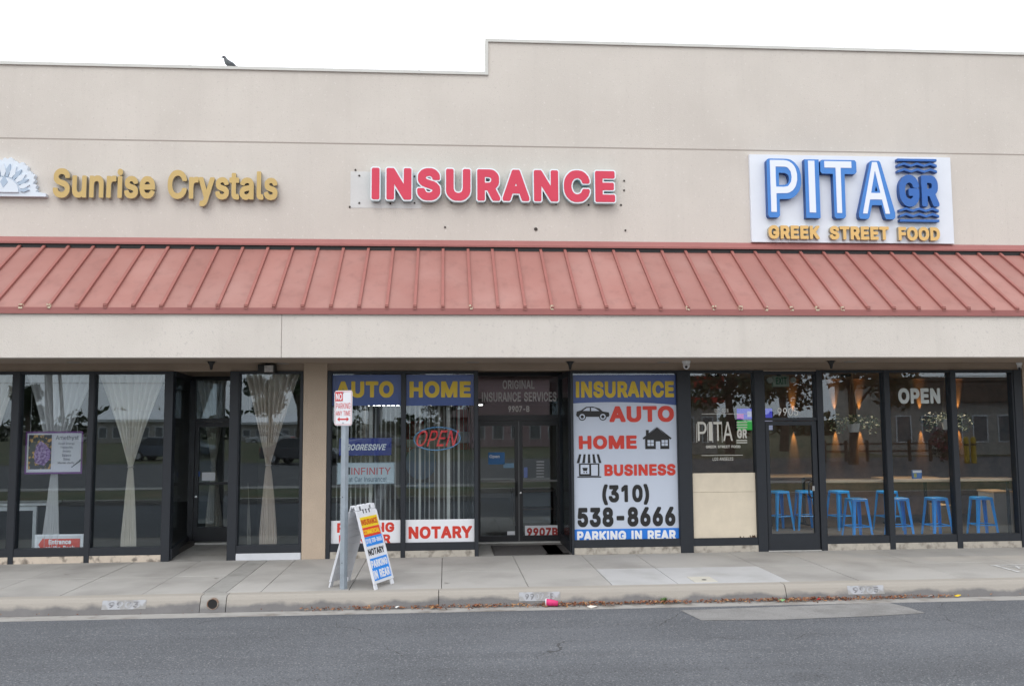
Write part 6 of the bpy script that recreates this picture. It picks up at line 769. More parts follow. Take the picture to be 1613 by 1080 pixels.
# plywood over the lower pane
x0, x1 = X(1088.5)+.012, X(1190)-.012; z0, z1 = Y(1140, 852, 0).z, Y(1140, 744.5, 0).z
PLY = mixmat('painted_plywood', (.70, .62, .49), (.20, .12, .07), 6, .74, .86, .8, .25, 30, .06)
t = thing('plywood_board', ((x0+x1)/2, 0, z0), 'cream plywood board covering the lower part of a restaurant window', 'board')
m = MB(); zz = z0+(z1-z0)*.72; m.box(x0, x1, .004, .022, z0, zz-.002); m.build('plywood_sheet', PLY, t, bevel=.003)
m = MB(); m.box(x0, x1, .005, .022, zz+.001, z1); m.build('plywood_sheet', PLY, t, bevel=.003)
m = MB()
for k in range(26): a = random.uniform(0, .36)**1.3; m.tube([(x1-.01-a, .004, z0+.02+random.uniform(0, .07)*(1-a)), (x1-.03-a, .0025, z0+.03+random.uniform(0, .07)*(1-a))], random.uniform(.004, .012), 5)
m.build('rot_marks', mat('rot_brown', (.09, .05, .03), .95), t)

# ------------------------------------------------------------------ crystal shop window
def curtain(pt, pb, ptie, y, label, folds=9, alpha=.90, col=(.92, .88, .81), zt_=None):
    """pt=(l,r) top px, ptie=(l,r,py), pb=(l,r)"""
    zt_ = TOP-.03 if zt_ is None else zt_
    zti = Y(206, ptie[2], y).z; zb_ = .11
    g = lambda p: Y(p, 725, y).x
    tl, tr_, bl, br, il, ir = g(pt[0]), g(pt[1]), g(pb[0]), g(pb[1]), g(ptie[0]), g(ptie[1])
    t = thing('curtain', ((bl+br)/2, y, zb_), label, 'curtain', 'tied sheer curtains in the crystal shop')
    NU, NV = 72, 44; m = MB()
    for j in range(NV+1):
        v = j/NV; z = zt_+(zb_-zt_)*v
        if z > zti: k = (zt_-z)/(zt_-zti); e = k**.92; l = tl+(il-tl)*e; r = tr_+(ir-tr_)*e
        else: k = (zti-z)/(zti-zb_); e = min(1, k*1.25)**.75; l = il+(bl-il)*e; r = ir+(br-ir)*e
        am = .034*min(1, (r-l)/.5) + .012; ph = pt[0]*.37
        for i in range(NU+1):
            u = i/NU; m.v.append((l+(r-l)*u, y+am*math.sin(u*folds*2*math.pi+ph+.9*math.sin(v*4+u*9+ph))+.014*math.sin(u*41+v*3+ph), z))
    for j in range(NV):
        for i in range(NU): a = j*(NU+1)+i; m.f.append((a, a+NU+1, a+NU+2, a+1))
    m.build('drape', sheermat('sheer_%d' % int(alpha*100), col, alpha), t, smooth=True)
    m = MB(); m.tube([((il+ir)/2+((ir-il)/2+.012)*math.cos(2*math.pi*k/16), y+.04*math.sin(2*math.pi*k/16), zti) for k in range(17)], .012, 6, False); m.build('tieback', mat('tieback_cloth', (.42, .38, .34), .9), t)
curtain((-75, 26), (-38, -14), (-30, -22, 735), .14, 'pale tied sheer curtain cut by the left picture edge')
curtain((35, 146), (71, 97), (83, 91, 737), .17, 'white sheer curtain tied behind the amethyst poster', col=(.88, .88, .89))
curtain((152, 259), (194, 219), (203, 209, 735), .14, 'sheer tied curtain left of the recessed shop entrance')
curtain((383, 471), (411, 438), (419.5, 426, 734), .14, 'sheer tied curtain in the narrow window beside the column', col=(.86, .77, .69))
curtain((374, 394), (375, 397), (381, 389, 737), .9, 'dim tied curtain behind the left edge of the narrow window', 5, .8)
curtain((306, 360), (326, 352), (334, 340, 737), 2.6, 'dim tied curtain seen through the recessed glass door', 7, .7)
t = wsign('amethyst_poster', (39.5, 679, 130, 746), 'purple edged Amethyst poster hanging in the left window', 'poster', mat('poster_purple', C(112, 60, 130), .5), .1)
sheet('card', B(42.5, 682, 127.5, 743, .1), .097, mat('card_white', C(205, 205, 216), .5), t)
sheet('picture', B(45, 684.5, 81, 738.5, .1), .0945, mixmat('gem_photo', (.03, .035, .05), (.55, .30, .08), 14, .52, .62, .5, 0, 10), t)
b_ = B(45, 684.5, 81, 738.5, .1); gx = lambda a, c: (b_[0]+(b_[1]-b_[0])*a, b_[2]+(b_[3]-b_[2])*c)
m = MB(); m.prism([gx(*q) for q in ((.3, .18), (.7, .1), (.95, .3), (.98, .52), (.75, .72), (.52, .82), (.35, .7), (.25, .45))], .092, .0944); m.build('crystal_picture', mixmat('amethyst_print', (.13, .05, .22), (.38, .26, .50), 30, .42, .6, .5, 0, 10), t)
INK = mat('poster_ink', C(96, 96, 112), .6)
wtext(t, 'Amethyst', (88, 685.5, 124, 694), INK, .097, 0)
for k, (s_, a, b) in enumerate((('Good Energy', 92, 117.5), ('Tranquility', 95, 115), ('Anxiety', 98.5, 111.5), ('Balance', 98, 112), ('Stress', 99.5, 110.5), ('Mental clarity', 91, 117))):
    wtext(t, s_, (a, 696.3+k*6.05, b, 700.6+k*6.05), INK, .097, 0)
m = MB(); q = Y(122, 738, .097)
for k in range(7): m.prism([(q.x-.1+k*.02, q.z+.02+k*.012), (q.x-.07+k*.022, q.z+.03+k*.02), (q.x-.085+k*.022, q.z+.05+k*.02)], .0945, .0965)
m.build('leaf_sprig', INK, t)
for s_ in (48, 122): m = MB(); a = Y(s_, 680, .1); m.tube([(a.x, .1, a.z), (a.x, .1, 2.95)], .0025, 5); m.build('hanging_wire', GREYV, t)
bx = B(54.5, 841, 131, 872, .14); t = thing('entrance_sign', ((bx[0]+bx[1])/2, .14, bx[2]), 'white sign with red arrow reading Entrance on the Back', 'sign')
sheet('panel', bx, .14, WHV, t, .02); bi = B(58, 843.5, 127, 872, .138); sheet('inner_panel', bi, .1385, mat('sign_inner', (.66, .68, .72), .5), t, .0014)
z_ = lambda py: Y(92, py, .137).z; x_ = lambda px: Y(px, 850, .137).x
m = MB(); m.prism([(x_(60.5), z_(857)), (x_(68), z_(868)), (x_(68), z_(872)), (x_(126), z_(872)), (x_(126), z_(848)), (x_(68), z_(848)), (x_(68), z_(846))], .135, .138); m.build('arrow', REDV, t)
wtext(t, 'Entrance', (76.5, 849.3, 112, 856.6), WHV, .1345, .045); wtext(t, 'on the Back', (71, 859, 117.5, 866.5), WHV, .1345, .045)
# white display table
zt_ = Y(40, 792, .55).z; xt0, xt1 = Y(-70, 795, .55).x, Y(75, 795, .55).x
t = thing('display_table', ((xt0+xt1)/2, .6, .1), 'white display table behind the two leftmost windows', 'table'); WT = mat('table_white', (.55, .58, .6), .5, .04, 4)
m = MB(); m.box(xt0, xt1, .5, 1.1, zt_-.04, zt_); m.build('table_top', WT, t, bevel=.005)
for a in (xt0+.05, xt1-.22):
    for b in (.53, 1.02): m = MB(); m.box(a, a+.055, b, b+.05, .1, zt_-.04); m.build('leg', WT, t)
m = MB(); m.box(xt0+.05, xt1-.17, .535, .56, zt_-.12, zt_-.04); m.build('apron', WT, t)

# ------------------------------------------------------------------ office interior
def blind(px0, px1, label):
    x0, x1 = X(px0), X(px1); t = thing('vertical_blind', ((x0+x1)/2, .3, .14), label, 'blind', 'vertical blinds in the office windows')
    m = MB(); m.box(x0, x1, .26, .32, 2.9, 2.96); m.build('head_rail', WHV, t)
    n = int((x1-x0)/.081); SL = mat('blind_slat', (.74, .74, .71), .7, .06, 3); me = None
    for k in range(n):
        x = x0+.04+k*.081+random.uniform(-.008, .008); a = math.radians(random.choice((74, 76, 78, 80, 82, 64, 50)))
        w = .043; c_, s_ = math.cos(a)*w, math.sin(a)*w
        m = MB(); m.v = [(x-c_, .29-s_, .14), (x, .293, .14), (x+c_, .29+s_, .14), (x-c_, .29-s_, 2.9), (x, .293, 2.9), (x+c_, .29+s_, 2.9)]; m.f = [(0,1,4,3), (1,2,5,4)]
        m.build('slat', SL, t)
blind(523, 631, 'vertical blind with open slats behind the AUTO window'); blind(641, 745, 'vertical blind with open slats behind the HOME window')
EM = mat('tube_light', (1, .98, .92), .5, emit=9)
for px, lb_ in ((607, 'fluorescent ceiling light seen below the AUTO film'), (656, 'fluorescent ceiling light seen below the HOME film'), (735, 'fluorescent ceiling light near the HOME window edge')):
    p = Y(px, 643, 8.5); t = thing('ceiling_light', (p.x, 8.5, 2.6), lb_, 'ceiling light', 'fluorescent lights in the office')
    m = MB(); m.box(p.x-.42, p.x+.42, 8.0, 8.3, 2.61, 2.659); m.build('housing', WHV, t)
    m = MB(); m.box(p.x-.4, p.x+.4, 8.02, 8.28, 2.595, 2.609); m.build('diffuser', EM, t)
for px, py, w, h, lb_ in ((652, 687, 16, 24, 'red wall poster inside the office behind the neon sign'), (733, 672, 14, 36, 'red and white wall poster inside the office near the window edge')):
    t = wsign('wall_poster', (px-w, py-h, px+w, py+h), lb_, 'poster', mat('poster_red', C(190, 40, 45), .5), 5.0)
    sheet('print', B(px-w*.7, py+h*.2, px+w*.7, py+h*.7, 5.0), 4.995, WHV, t)
    q = MB(); b_ = B(px-w, py-h, px+w, py+h, 5.0); q.box(b_[0]-.1, b_[1]+.1, 5.01, 5.05, .02, 2.65); q.build('display_panel', INT, t)
p = G(663, 800, .02); p = Vector((Y(663, 760, 2.2).x, 2.2, .02))
t = thing('office_chair', p, 'pale blue office chair behind the right blind', 'chair'); CB = mat('chair_blue', C(128, 152, 178), .8)
m = MB(); zc_ = Y(663, 728, 2.2).z; m.prism([(p.x+.29*math.cos(2*math.pi*k/24), zc_+.31*math.sin(2*math.pi*k/24)) for k in range(24)], 2.05, 2.14); m.build('backrest', CB, t, bevel=.03)
m = MB(); m.box(p.x-.26, p.x+.26, 2.1, 2.6, .95, 1.03); m.build('seat', CB, t, bevel=.03)
m = MB(); m.tube([(p.x, 2.3, .08), (p.x, 2.3, .96)], .035, 10); m.build('column', BLACK, t)
for k in range(5): a = k*1.257; m = MB(); m.tube([(p.x, 2.3, .12), (p.x+.3*math.cos(a), 2.3+.3*math.sin(a), .06)], .022, 6); m.build('leg', BLACK, t)
x0, x1 = Y(808, 790, 4).x, Y(876, 790, 4).x; zt_ = Y(845, 771, 4).z
t = thing('office_desk', ((x0+x1)/2, 4.3, .02), 'brown desk with a shelf seen through the office doors', 'desk'); WD = mat('desk_wood', (.12, .07, .045), .6, .2, 6)
m = MB(); m.box(x0, x1, 4, 4.7, zt_-.05, zt_); m.build('desk_top', WD, t)
for a in (x0, x1-.06): m = MB(); m.box(a, a+.06, 4.02, 4.68, .02, zt_-.05); m.build('side_panel', WD, t)
m = MB(); z2 = Y(845, 800, 4).z; m.box(x0+.06, x1-.06, 4.02, 4.5, z2-.04, z2); m.build('shelf', WD, t)
m = MB(); m.box(x0+.06, x1-.06, 4.5, 4.53, .02, zt_-.05); m.build('back_panel', mat('pale_back', (.30, .32, .33), .7), t)

# ------------------------------------------------------------------ restaurant interior
WOOD = mat('counter_wood', (.42, .29, .17), .5, .15, 4); BLU = mat('stool_blue', C(20, 158, 255), .35, .06, 8); 
x0, x1 = X(1297.5)+.02, X(1613)-.03; zc_ = Y(1450, 754.5, .18).z
t = thing('window_counter', ((x0+x1)/2, .35, .02), 'long pale wood counter along the restaurant windows', 'counter')
m = MB(); m.box(x0, x1, .16, .56, zc_-.045, zc_); m.build('counter_top', WOOD, t, bevel=.004)
for px in (1300, 1400, 1505, 1590): a = Y(px, 800, .5).x; m = MB(); m.box(a-.02, a+.02, .5, .54, .02, zc_-.045); m.build('leg', BLACK, t)
def make_stool(label):
    t = thing('bar_stool', (0, 0, 0), label, 'stool', 'blue metal stools at the window counter')
    h = .76; m = MB()
    m.v = []; c = .155; ch = .03
    oc = [(-c+ch, -c), (c-ch, -c), (c, -c+ch), (c, c-ch), (c-ch, c), (-c+ch, c), (-c, c-ch), (-c, -c+ch)]
    n = 8; m.v = [(a, b, h-.045) for a, b in oc] + [(a*.97, b*.97, h-.006) for a, b in oc] + [(a*.9, b*.9, h) for a, b in oc]
    for r_ in range(2):
        for k in range(n): m.f.append((r_*8+k, r_*8+(k+1) % 8, r_*8+8+(k+1) % 8, r_*8+8+k))
    m.f.append(tuple(range(16, 24))); m.f.append(tuple(reversed(range(8)))); m.build('seat', BLU, t)
    for sx in (-1, 1):
        for sy in (-1, 1):
            m = MB(); tx, bx_ = .14*sx, .205*sx; ty, by = .14*sy, .205*sy; w0, w1 = .058, .034
            m.v = []
            for (px_, py_, w, z) in ((bx_, by, w1, 0), (tx, ty, w0, h-.02)):
                m.v += [(px_, py_, z), (px_-sx*w, py_, z), (px_-sx*w, py_-sy*.006, z), (px_-sx*.006, py_-sy*.006, z), (px_-sx*.006, py_-sy*w, z), (px_, py_-sy*w, z)]
            m.f = [(k, (k+1) % 6, 6+(k+1) % 6, 6+k) for k in range(6)] + [(0,1,2,3,4,5), (6,7,8,9,10,11)]
            m.build('leg', BLU, t)
    zs = .27; e = .14+.065*(1-zs/h)-.012
    for a, b in (((-e, -e), (e, -e)), ((e, -e), (e, e)), ((e, e), (-e, e)), ((-e, e), (-e, -e))):
        m = MB(); m.tube([(a[0], a[1], zs), (b[0], b[1], zs)], .011, 6); m.build('stretcher', BLU, t)
    return t
st = make_stool('blue metal stool below the counter nearest the restaurant door')
spots = [(1349, .85, .12, None), (1415, .85, -.1, 'blue metal stool behind the first window mullion'), (1475, .82, .08, 'blue metal stool in the middle restaurant window'), (1546, .82, -.05, 'blue metal stool nearest the right end of the counter'),
         (1228, 2.7, .2, 'blue stool behind the restaurant door on its left side'), (1268, 2.7, -.1, 'blue stool behind the restaurant door on its handle side'), (1322, 2.6, .3, 'dim blue stool far back behind the first counter stool'), (1398, 2.4, .2, 'dim blue stool far back behind the first window mullion')]
for i, (px, y, a, lb_) in enumerate(spots):
    o = st if i == 0 else copy_tree(st); q = Y(px, 800, y); o.location = (q.x, y, .02); o.rotation_euler = (0, 0, a)
    if lb_: o['label'] = lb_
for px, lb_, y in ((1245, 'wood topped bistro table behind the restaurant door', 3.2), (1440, 'dark bistro table far behind the middle restaurant window', 3.0)):
    q = Y(px, 770, y); t = thing('bistro_table', (q.x, y+.3, .02), lb_, 'table', 'bistro tables in the restaurant'); z = 1.04 if y > 3.1 else .98
    m = MB(); m.box(q.x-.62, q.x+.62, y, y+.6, z-.04, z); m.build('table_top', WOOD, t, bevel=.005)
    for s_ in (-.4, .4): m = MB(); m.box(q.x+s_-.025, q.x+s_+.025, y+.28, y+.33, .05, z-.04); m.build('leg', BLACK, t); m = MB(); m.box(q.x+s_-.03, q.x+s_+.03, y+.06, y+.54, .02, .05); m.build('foot', BLACK, t)
# lit sconces on the brown back wall: up and down light
WALLY = 5.2
m = MB(); m.box(X(1079)+.06, xr0+3.3, WALLY, WALLY+.08, .02, 3.1); m.build('interior_partition', BRICK, BLD)
for px, py, lb_ in ((1318, 662, 'lit wall sconce left of the hanging white pot'), (1357, 662, 'lit wall sconce right of the hanging white pot'), (1453, 661, 'lit wall sconce below the OPEN lettering'), (1513, 660, 'lit wall sconce behind the rightmost restaurant window'), (1252, 664, 'lit wall sconce seen through the restaurant door')):
    q = Y(px, py, WALLY-.1); t = thing('wall_sconce', (q.x, WALLY, q.z), lb_, 'sconce', 'lit wall sconces in the restaurant')
    m = MB(); m.lathe([(.02, -.07), (.04, -.07), (.04, .07), (.02, .07)], (q.x, WALLY-.09, q.z), 14); m.build('cylinder_body', BLACK, t)
    m = MB(); m.box(q.x-.015, q.x+.015, WALLY-.06, WALLY, q.z-.02, q.z+.02); m.build('wall_arm', BLACK, t)
    for s_ in (-1, 1):
        l = bpy.data.lights.new('sconce_bulb', 'SPOT'); l.energy = 34; l.color = (1, .52, .15); l.spot_size = math.radians(25); l.spot_blend = .8; l.shadow_soft_size = .012
        lo = bpy.data.objects.new('sconce_bulb', l); COL.objects.link(lo); lo.parent = t; lo.location = (0, -.06, .09*s_); lo.rotation_euler = (math.radians(180-7) if s_ > 0 else math.radians(7), 0, 0)
DL = mat('downlight_lens', (1, .68, .28), .5, emit=14)
for px, y, lb_ in ((1124, 2.4, 'warm ceiling downlight above the cream glass logo'), (1333, 2.4, 'warm ceiling downlight in the first restaurant window'), (1433, 2.0, 'warm ceiling downlight above the O of OPEN'), (1489, 2.0, 'warm ceiling downlight right of the OPEN lettering')):
    q = G(px, 590.5, 3.09); q = Vector((Y(px, 592.5, 1.9).x, 1.9, Y(px, 592.5, 1.9).z)); t = thing('ceiling_downlight', q, lb_, 'downlight', 'warm ceiling downlights in the restaurant')
    m = MB(); m.lathe([(.001, -.004), (.075, -.004), (.075, .0), (.001, .0)], q, 16); m.build('lens', DL, t)
    m = MB(); m.lathe([(.078, -.006), (.1, -.006), (.1, .04), (.078, .04)], q, 16); m.build('trim', BLACK, t)
    l = bpy.data.lights.new('downlight_bulb', 'SPOT'); l.energy = 150; l.color = (1, .78, .55); l.spot_size = math.radians(120); l.spot_blend = .6; l.shadow_soft_size = .05
    lo = bpy.data.objects.new('downlight_bulb', l); COL.objects.link(lo); lo.parent = t; lo.location = (0, 0, -.02)
# exit sign, menu screen, tablet
q = B(1217, 592, 1243.5, 609, 1.2); t = thing('exit_sign', ((q[0]+q[1])/2, 1.2, q[2]), 'pale EXIT sign hanging behind the glass over the restaurant door', 'exit sign')
q = (q[0], q[1], q[2], q[3]); m = MB(); m.box(q[0], q[1], 1.2, 1.26, q[2], q[3]); m.build('panel', mat('exit_panel', (.36, .42, .36), .5), t, bevel=.01)
letters('EXIT', B(1222, 594, 1239, 605, 1.2), 1.197, .004, mat('exit_green', (.05, .16, .10), .5), t, bold=.02)
for s_ in (-1, 1): m = MB(); ex = q[0]-.06 if s_ < 0 else q[1]+.06; m.tube([(ex, 1.16, (q[2]+q[3])/2+.02), (ex, 1.23, (q[2]+q[3])/2+.02)], [.055, .045], 14); m.build('emergency_lamp', mat('exit_lamp', (.5, .52, .48), .4), t)
m = MB(); m.box(q[0]+.1, q[0]+.16, 1.21, 1.25, q[3], 3.1); m.build('stem', BLACK, t)
q = B(1160, 642, 1218, 678, 4.6); t = thing('menu_screen', ((q[0]+q[1])/2, 4.6, q[2]), 'lit menu screen glowing blue and green behind restaurant door', 'screen')
m = MB(); m.box(q[0], q[1], 4.61, 4.68, q[2], q[3]); m.build('housing', BLACK, t)
for a, b, c_, d_, col in ((.02, .98, .5, .97, (.10, .10, .75)), (.02, .6, .03, .45, (.06, .55, .10)), (.62, .98, .03, .45, (.40, .42, .6)), (.02, .2, .52, .75, (.6, .12, .6)), (.3, .55, .6, .85, (.5, .5, .7))):
    w, h = q[1]-q[0], q[3]-q[2]; m = MB(); k = .004 if d_ < .9 and c_ > .5 else .0; m.box(q[0]+w*a, q[0]+w*b, 4.604-k, 4.609-k, q[2]+h*c_, q[2]+h*d_); m.build('screen_panel', mat('screen_%.2f_%.2f' % (col[0], col[1]), col, .4, emit=.55), t)
q = Y(1445, 754, .4); t = thing('counter_tablet', (q.x, .4, zc_), 'small blue and white card holder standing on the counter', 'card holder')
m = MB(); m.box(q.x-.085, q.x+.085, .4, .43, zc_, zc_+.145); m.build('stand', mat('tablet_blue', C(70, 120, 190), .4), t)
m = MB(); m.box(q.x-.08, q.x+.08, .396, .3995, zc_+.1, zc_+.14); m.build('header', WHV, t)
m = MB(); m.box(q.x-.06, q.x-.01, .396, .3995, zc_+.02, zc_+.09); m.build('picture', mat('tablet_yellow', C(170, 170, 90), .5), t)
# hanging planters
LEAF = mat('leaf_green', (.045, .075, .03), .6, .35, 9)
def leafcloud(m, c, r, n, s, rnd=random):
    for _ in range(n):
        d = Vector((rnd.gauss(0, 1), rnd.gauss(0, 1), rnd.gauss(0, 1))).normalized()*rnd.random()**.4
        p = Vector(c)+Vector((d.x*r[0], d.y*r[1], d.z*r[2])); a = Vector((rnd.gauss(0, 1), rnd.gauss(0, 1), rnd.gauss(0, 1))).normalized(); b = a.orthogonal().normalized(); k = s*rnd.uniform(.6, 1.4)
        m.poly([p-a*k, p+b*k*.5, p+a*k, p-b*k*.5])
for px, py, lb_ in ((1345, 672, 'white hanging pot with trailing plant in the first restaurant window'), (1493, 668, 'white hanging pot beside the second restaurant mullion')):
    q = Y(px, py, 1.3); t = thing('hanging_planter', (q.x, 1.3, q.z), lb_, 'planter', 'hanging planters in the restaurant')
    m = MB(); m.lathe([(.07, -.1), (.085, -.09), (.115, .1), (.105, .1), (.08, -.06)], q, 18); m.build('pot', mat('pot_white', (.62, .6, .57), .6), t, smooth=False)
    for k in range(3): a = k*2.1+.3; m = MB(); m.tube([(q.x+.1*math.cos(a), 1.3+.1*math.sin(a), q.z+.09), (q.x, 1.3, 3.09)], .004, 5); m.build('cord', mat('cord_tan', (.4, .3, .18), .9), t)
    m = MB(); leafcloud(m, (q.x, 1.3, q.z+.13), (.2, .2, .1), 160, .035)
    for s_ in (-1, 1): leafcloud(m, (q.x+s_*.32, 1.3, q.z+.05), (.18, .12, .2), 110, .035)
    m.build('foliage', LEAF, t)
q = B(1482, 796, 1500, 826, 1.8); t = thing('cardboard_box', ((q[0]+q[1])/2, 1.9, q[2]), 'brown cardboard box behind the third counter stool', 'box')
m = MB(); m.box(q[0], q[1], 1.8, 2.2, .02, q[3]); m.build('carton', mat('cardboard', (.36, .26, .14), .9, .1, 5), t); m = MB(); m.box(q[0]-.01, q[1]+.01, 1.79, 2.21, q[3], q[3]+.01); m.build('flap', MT['cardboard'], t)
q = B(1567, 776, 1597, 834, 1.0); t = thing('service_cabinet', ((q[0]+q[1])/2, 1.1, .02), 'pale cabinet at the right end of the restaurant windows', 'cabinet')
m = MB(); m.box(q[0], q[1], 1.0, 1.5, .02, q[3]); m.build('carcass', mat('cabinet_pale', (.34, .33, .31), .6, .05, 4), t, bevel=.006); m = MB(); m.box(q[0]-.01, q[1]+.01, .98, 1.52, q[3]+.001, q[3]+.03); m.build('worktop', WOOD, t)

# ------------------------------------------------------------------ street furniture
t = thing('parking_sign', (5.6, -2.75, 0), 'white no parking any time sign on a grey steel post at the kerb', 'parking sign', rz=math.radians(-34), local=True)
m = MB(); m.box(-.036, .036, -.036, .036, -.05, 2.52); m.build('post', STEEL, t, bevel=.004)
m = MB()
for k in (2, 11): m.tube([(0, -.0368, .15+k*.095), (0, -.035, .15+k*.095)], .007, 8)
m.build('post_holes', BLACK, t)
SX, SZ0, SZ1 = .1525, 2.14, 2.607
rc = .035; pts = []
for cx_, cz_, a0 in ((SX-rc, SZ0+rc, -90), (SX-rc, SZ1-rc, 0), (-SX+rc, SZ1-rc, 90), (-SX+rc, SZ0+rc, 180)):
    for k in range(6): a = math.radians(a0+k*18); pts.append((cx_+rc*math.cos(a), cz_+rc*math.sin(a)))
m = MB(); m.prism(pts, -.042, -.038); pl = m.build('sign_plate', mat('sign_white', (.74, .76, .80), .35, .03, 4), t)
SR = mat('sign_red', C(196, 30, 36), .4)
m = MB(); m.ring(-SX+.012, SX-.012, SZ0+.012, SZ1-.012, .005, .005, .005, .005, -.0435, -.0425); m.build('border_line', SR, pl)
m = MB(); m.box(-SX+.018, -.008, -.0445, -.0425, SZ1-.14, SZ1-.02); m.build('red_block', SR, pl)
letters('NO', (-SX+.028, -.018, SZ1-.125, SZ1-.035), -.0455, .001, MT['sign_white'], pl, bold=.02)
letters('PARKING', (-SX+.03, SX-.03, SZ1-.245, SZ1-.165), -.0435, .001, SR, pl, bold=.0)
letters('ANY TIME', (-SX+.03, SX-.03, SZ1-.335, SZ1-.27), -.0435, .001, SR, pl, bold=-.005)
m = MB(); za = SZ0+.085; m.prism([(-.1, za), (-.06, za-.03), (-.06, za-.01), (.06, za-.01), (.06, za-.03), (.1, za), (.06, za+.03), (.06, za+.01), (-.06, za+.01), (-.06, za+.03)], -.0435, -.0425); m.build('arrow', SR, pl)
for z in (SZ0+.035, SZ1-.03): m = MB(); m.tube([(0, -.047, z), (0, -.042, z)], .009, 8); m.build('bolt', STEEL, pl)
# sandwich board
t = thing('sandwich_board', (5.815, -2.495, .002), 'white folding sandwich board advertising insurance beside the sign post', 'sandwich board', rz=math.radians(66.5), local=True)
HW, HB, HT, HH = .27, .35, .035, 1.075
AWH = mat('board_plastic', (.72, .74, .78), .45, .04, 5)
def panel_pts(s):
    O = Vector((0, s*HB, 0)); ez = Vector((0, s*(HT-HB), HH)); L_ = ez.length; ez.normalize(); en = Vector((0, s*HH, s*s*(HB-HT))).normalized()
    return O, ez, en, L_
def slab_on(s, u0, u1, v0, v1, w0, w1, name, m, par, bevel=0):
    O, ez, en, L_ = panel_pts(s); q = MB(); q.box(u0, u1, 0, 1, 0, 1)
    q.v = [tuple(O + Vector((1, 0, 0))*x + ez*(v0 if z == 0 else v1) + en*(w1 if y == 0 else w0)) for x, y, z in q.v]
    if s > 0: q.f = [f[::-1] for f in q.f]
    return q.build(name, m, par, bevel=bevel)
def text_on(s_, u0, u1, v0, v1, w, m, par, bold):
    O, ez, en, L_ = panel_pts(-1); v, f = glyphs(s_, bold); q = MB()
    q.v = [tuple(O + Vector((1, 0, 0))*(u0+(u1-u0)*a) + ez*(v0+(v1-v0)*b) + en*(w+.002*c)) for a, b, c in v]; q.f = f
    return q.build('lettering', m, par)
L_ = panel_pts(-1)[3]
for s_, nm in ((-1, 'front_panel'), (1, 'rear_panel')):
    P_ = slab_on(s_, -HW, HW, .07, L_-.075, -.02, .0, nm, AWH, t, .006)
    for a in (-HW, HW-.07): slab_on(s_, a, a+.07, 0, .068, -.02, .0, 'foot', AWH, P_)
    for a, b in ((-HW, -.17), (-.105, .105), (.17, HW)): slab_on(s_, a, b, L_-.072, L_, -.02, .0, 'hinge_lug', AWH, P_, .006)
    slab_on(s_, -HW, -HW+.025, .07, L_-.09, .001, .012, 'edge_rim', AWH, P_); slab_on(s_, HW-.025, HW, .07, L_-.09, .001, .012, 'edge_rim', AWH, P_)
    if s_ < 0: FP = P_
    else:
        for k in range(9): slab_on(s_, -HW+.03, HW-.03, .16+k*.1, .17+k*.1, -.026, -.0205, 'stiffening_rib', AWH, P_)
AY, AR, AB = mat('board_yellow', C(236, 206, 40), .45), mat('board_red', C(220, 66, 40), .45), mat('board_blue', C(44, 138, 228), .45)
u0, u1 = -HW+.028, HW-.028
for a, b, m_ in ((.815, .955, AY), (.69, .813, AR), (.565, .688, AB), (.11, .40, AB)): slab_on(-1, u0, u1, a, b, .001, .004, 'colour_band', m_, FP)
text_on('INSURANCE', u0+.02, u1-.02, .845, .925, .005, mat('board_orange', C(190, 80, 30), .45), FP, .04); text_on('COMMERCIAL', u0+.02, u1-.02, .72, .785, .005, AY, FP, .03)
text_on('(310) 538-8666', u0+.02, u1-.02, .59, .665, .005, AWH, FP, .035); text_on('NOTARY', u0+.02, u1-.02, .44, .53, .003, BLACK, FP, .03)
text_on('PARKING', u0+.02, u1-.02, .275, .375, .005, AWH, FP, .05); text_on('IN REAR', u0+.02, u1-.02, .13, .24, .005, AWH, FP, .05)
for k, a in enumerate((-.09, -.01, .075)): slab_on(-1, a-.012, a+.012, L_-.115, L_-.06, .0005, .002, 'handle_slot', BLACK, FP)
m = MB(); m.tube([(-HW, 0, HH-.02), (HW, 0, HH-.02)], .014, 8); m.build('hinge_rod', AWH, t)

# pigeon on the coping
p = Y(363, 105, .12); p.z = Z1; t = thing('pigeon', (p.x, .12, p.z), 'grey pigeon standing on the left parapet edge', 'bird', rz=math.pi, local=True); t.scale = (.75, .75, .75)
m = MB(); ringdata = [(.205, .275, .004), (.19, .28, .007), (.178, .285, .022), (.155, .292, .03), (.13, .28, .031), (.115, .25, .033), (.1, .215, .045), (.07, .17, .062), (.03, .135, .068), (-.03, .115, .06), (-.08, .095, .04), (-.12, .08, .022), (-.2, .06, .014)]
ringdata = [(x, z-.005, r) for x, z, r in ringdata]
for i, (x, z, r) in enumerate(ringdata):
    a = ringdata[min(i+1, len(ringdata)-1)]; b = ringdata[max(i-1, 0)]; tx, tz = b[0]-a[0], b[1]-a[1]; L2 = math.hypot(tx, tz); nx, nz = -tz/L2, tx/L2
    for k in range(12): th = 2*math.pi*k/12; m.v.append((x+nx*r*math.sin(th)*1.05, r*math.cos(th)*(1.0 if i < 11 else 2.2), z+nz*r*math.sin(th)*(1.05 if i < 11 else .5)))
for i in range(len(ringdata)-1):
    for k in range(12): k2 = (k+1) % 12; m.f.append((i*12+k, i*12+k2, i*12+12+k2, i*12+12+k))
m.f.append(tuple(range(12))); m.f.append(tuple((len(ringdata)-1)*12+k for k in reversed(range(12))))
o = m.build('body', mixmat('pigeon_grey', (.10, .115, .12), (.07, .055, .075), 18, .48, .6, .7, .1, 60), t, smooth=True)
for s_ in (-1, 1): m = MB(); m.tube([(.0, s_*.025, .09), (.005, s_*.025, .03), (.0, s_*.025, .004)], [.014, .007, .005], 6); m.tube([(-.015, s_*.025, .004), (.03, s_*.025, .003)], .004, 5); m.build('leg', mat('pigeon_leg', (.28, .08, .07), .7), t)
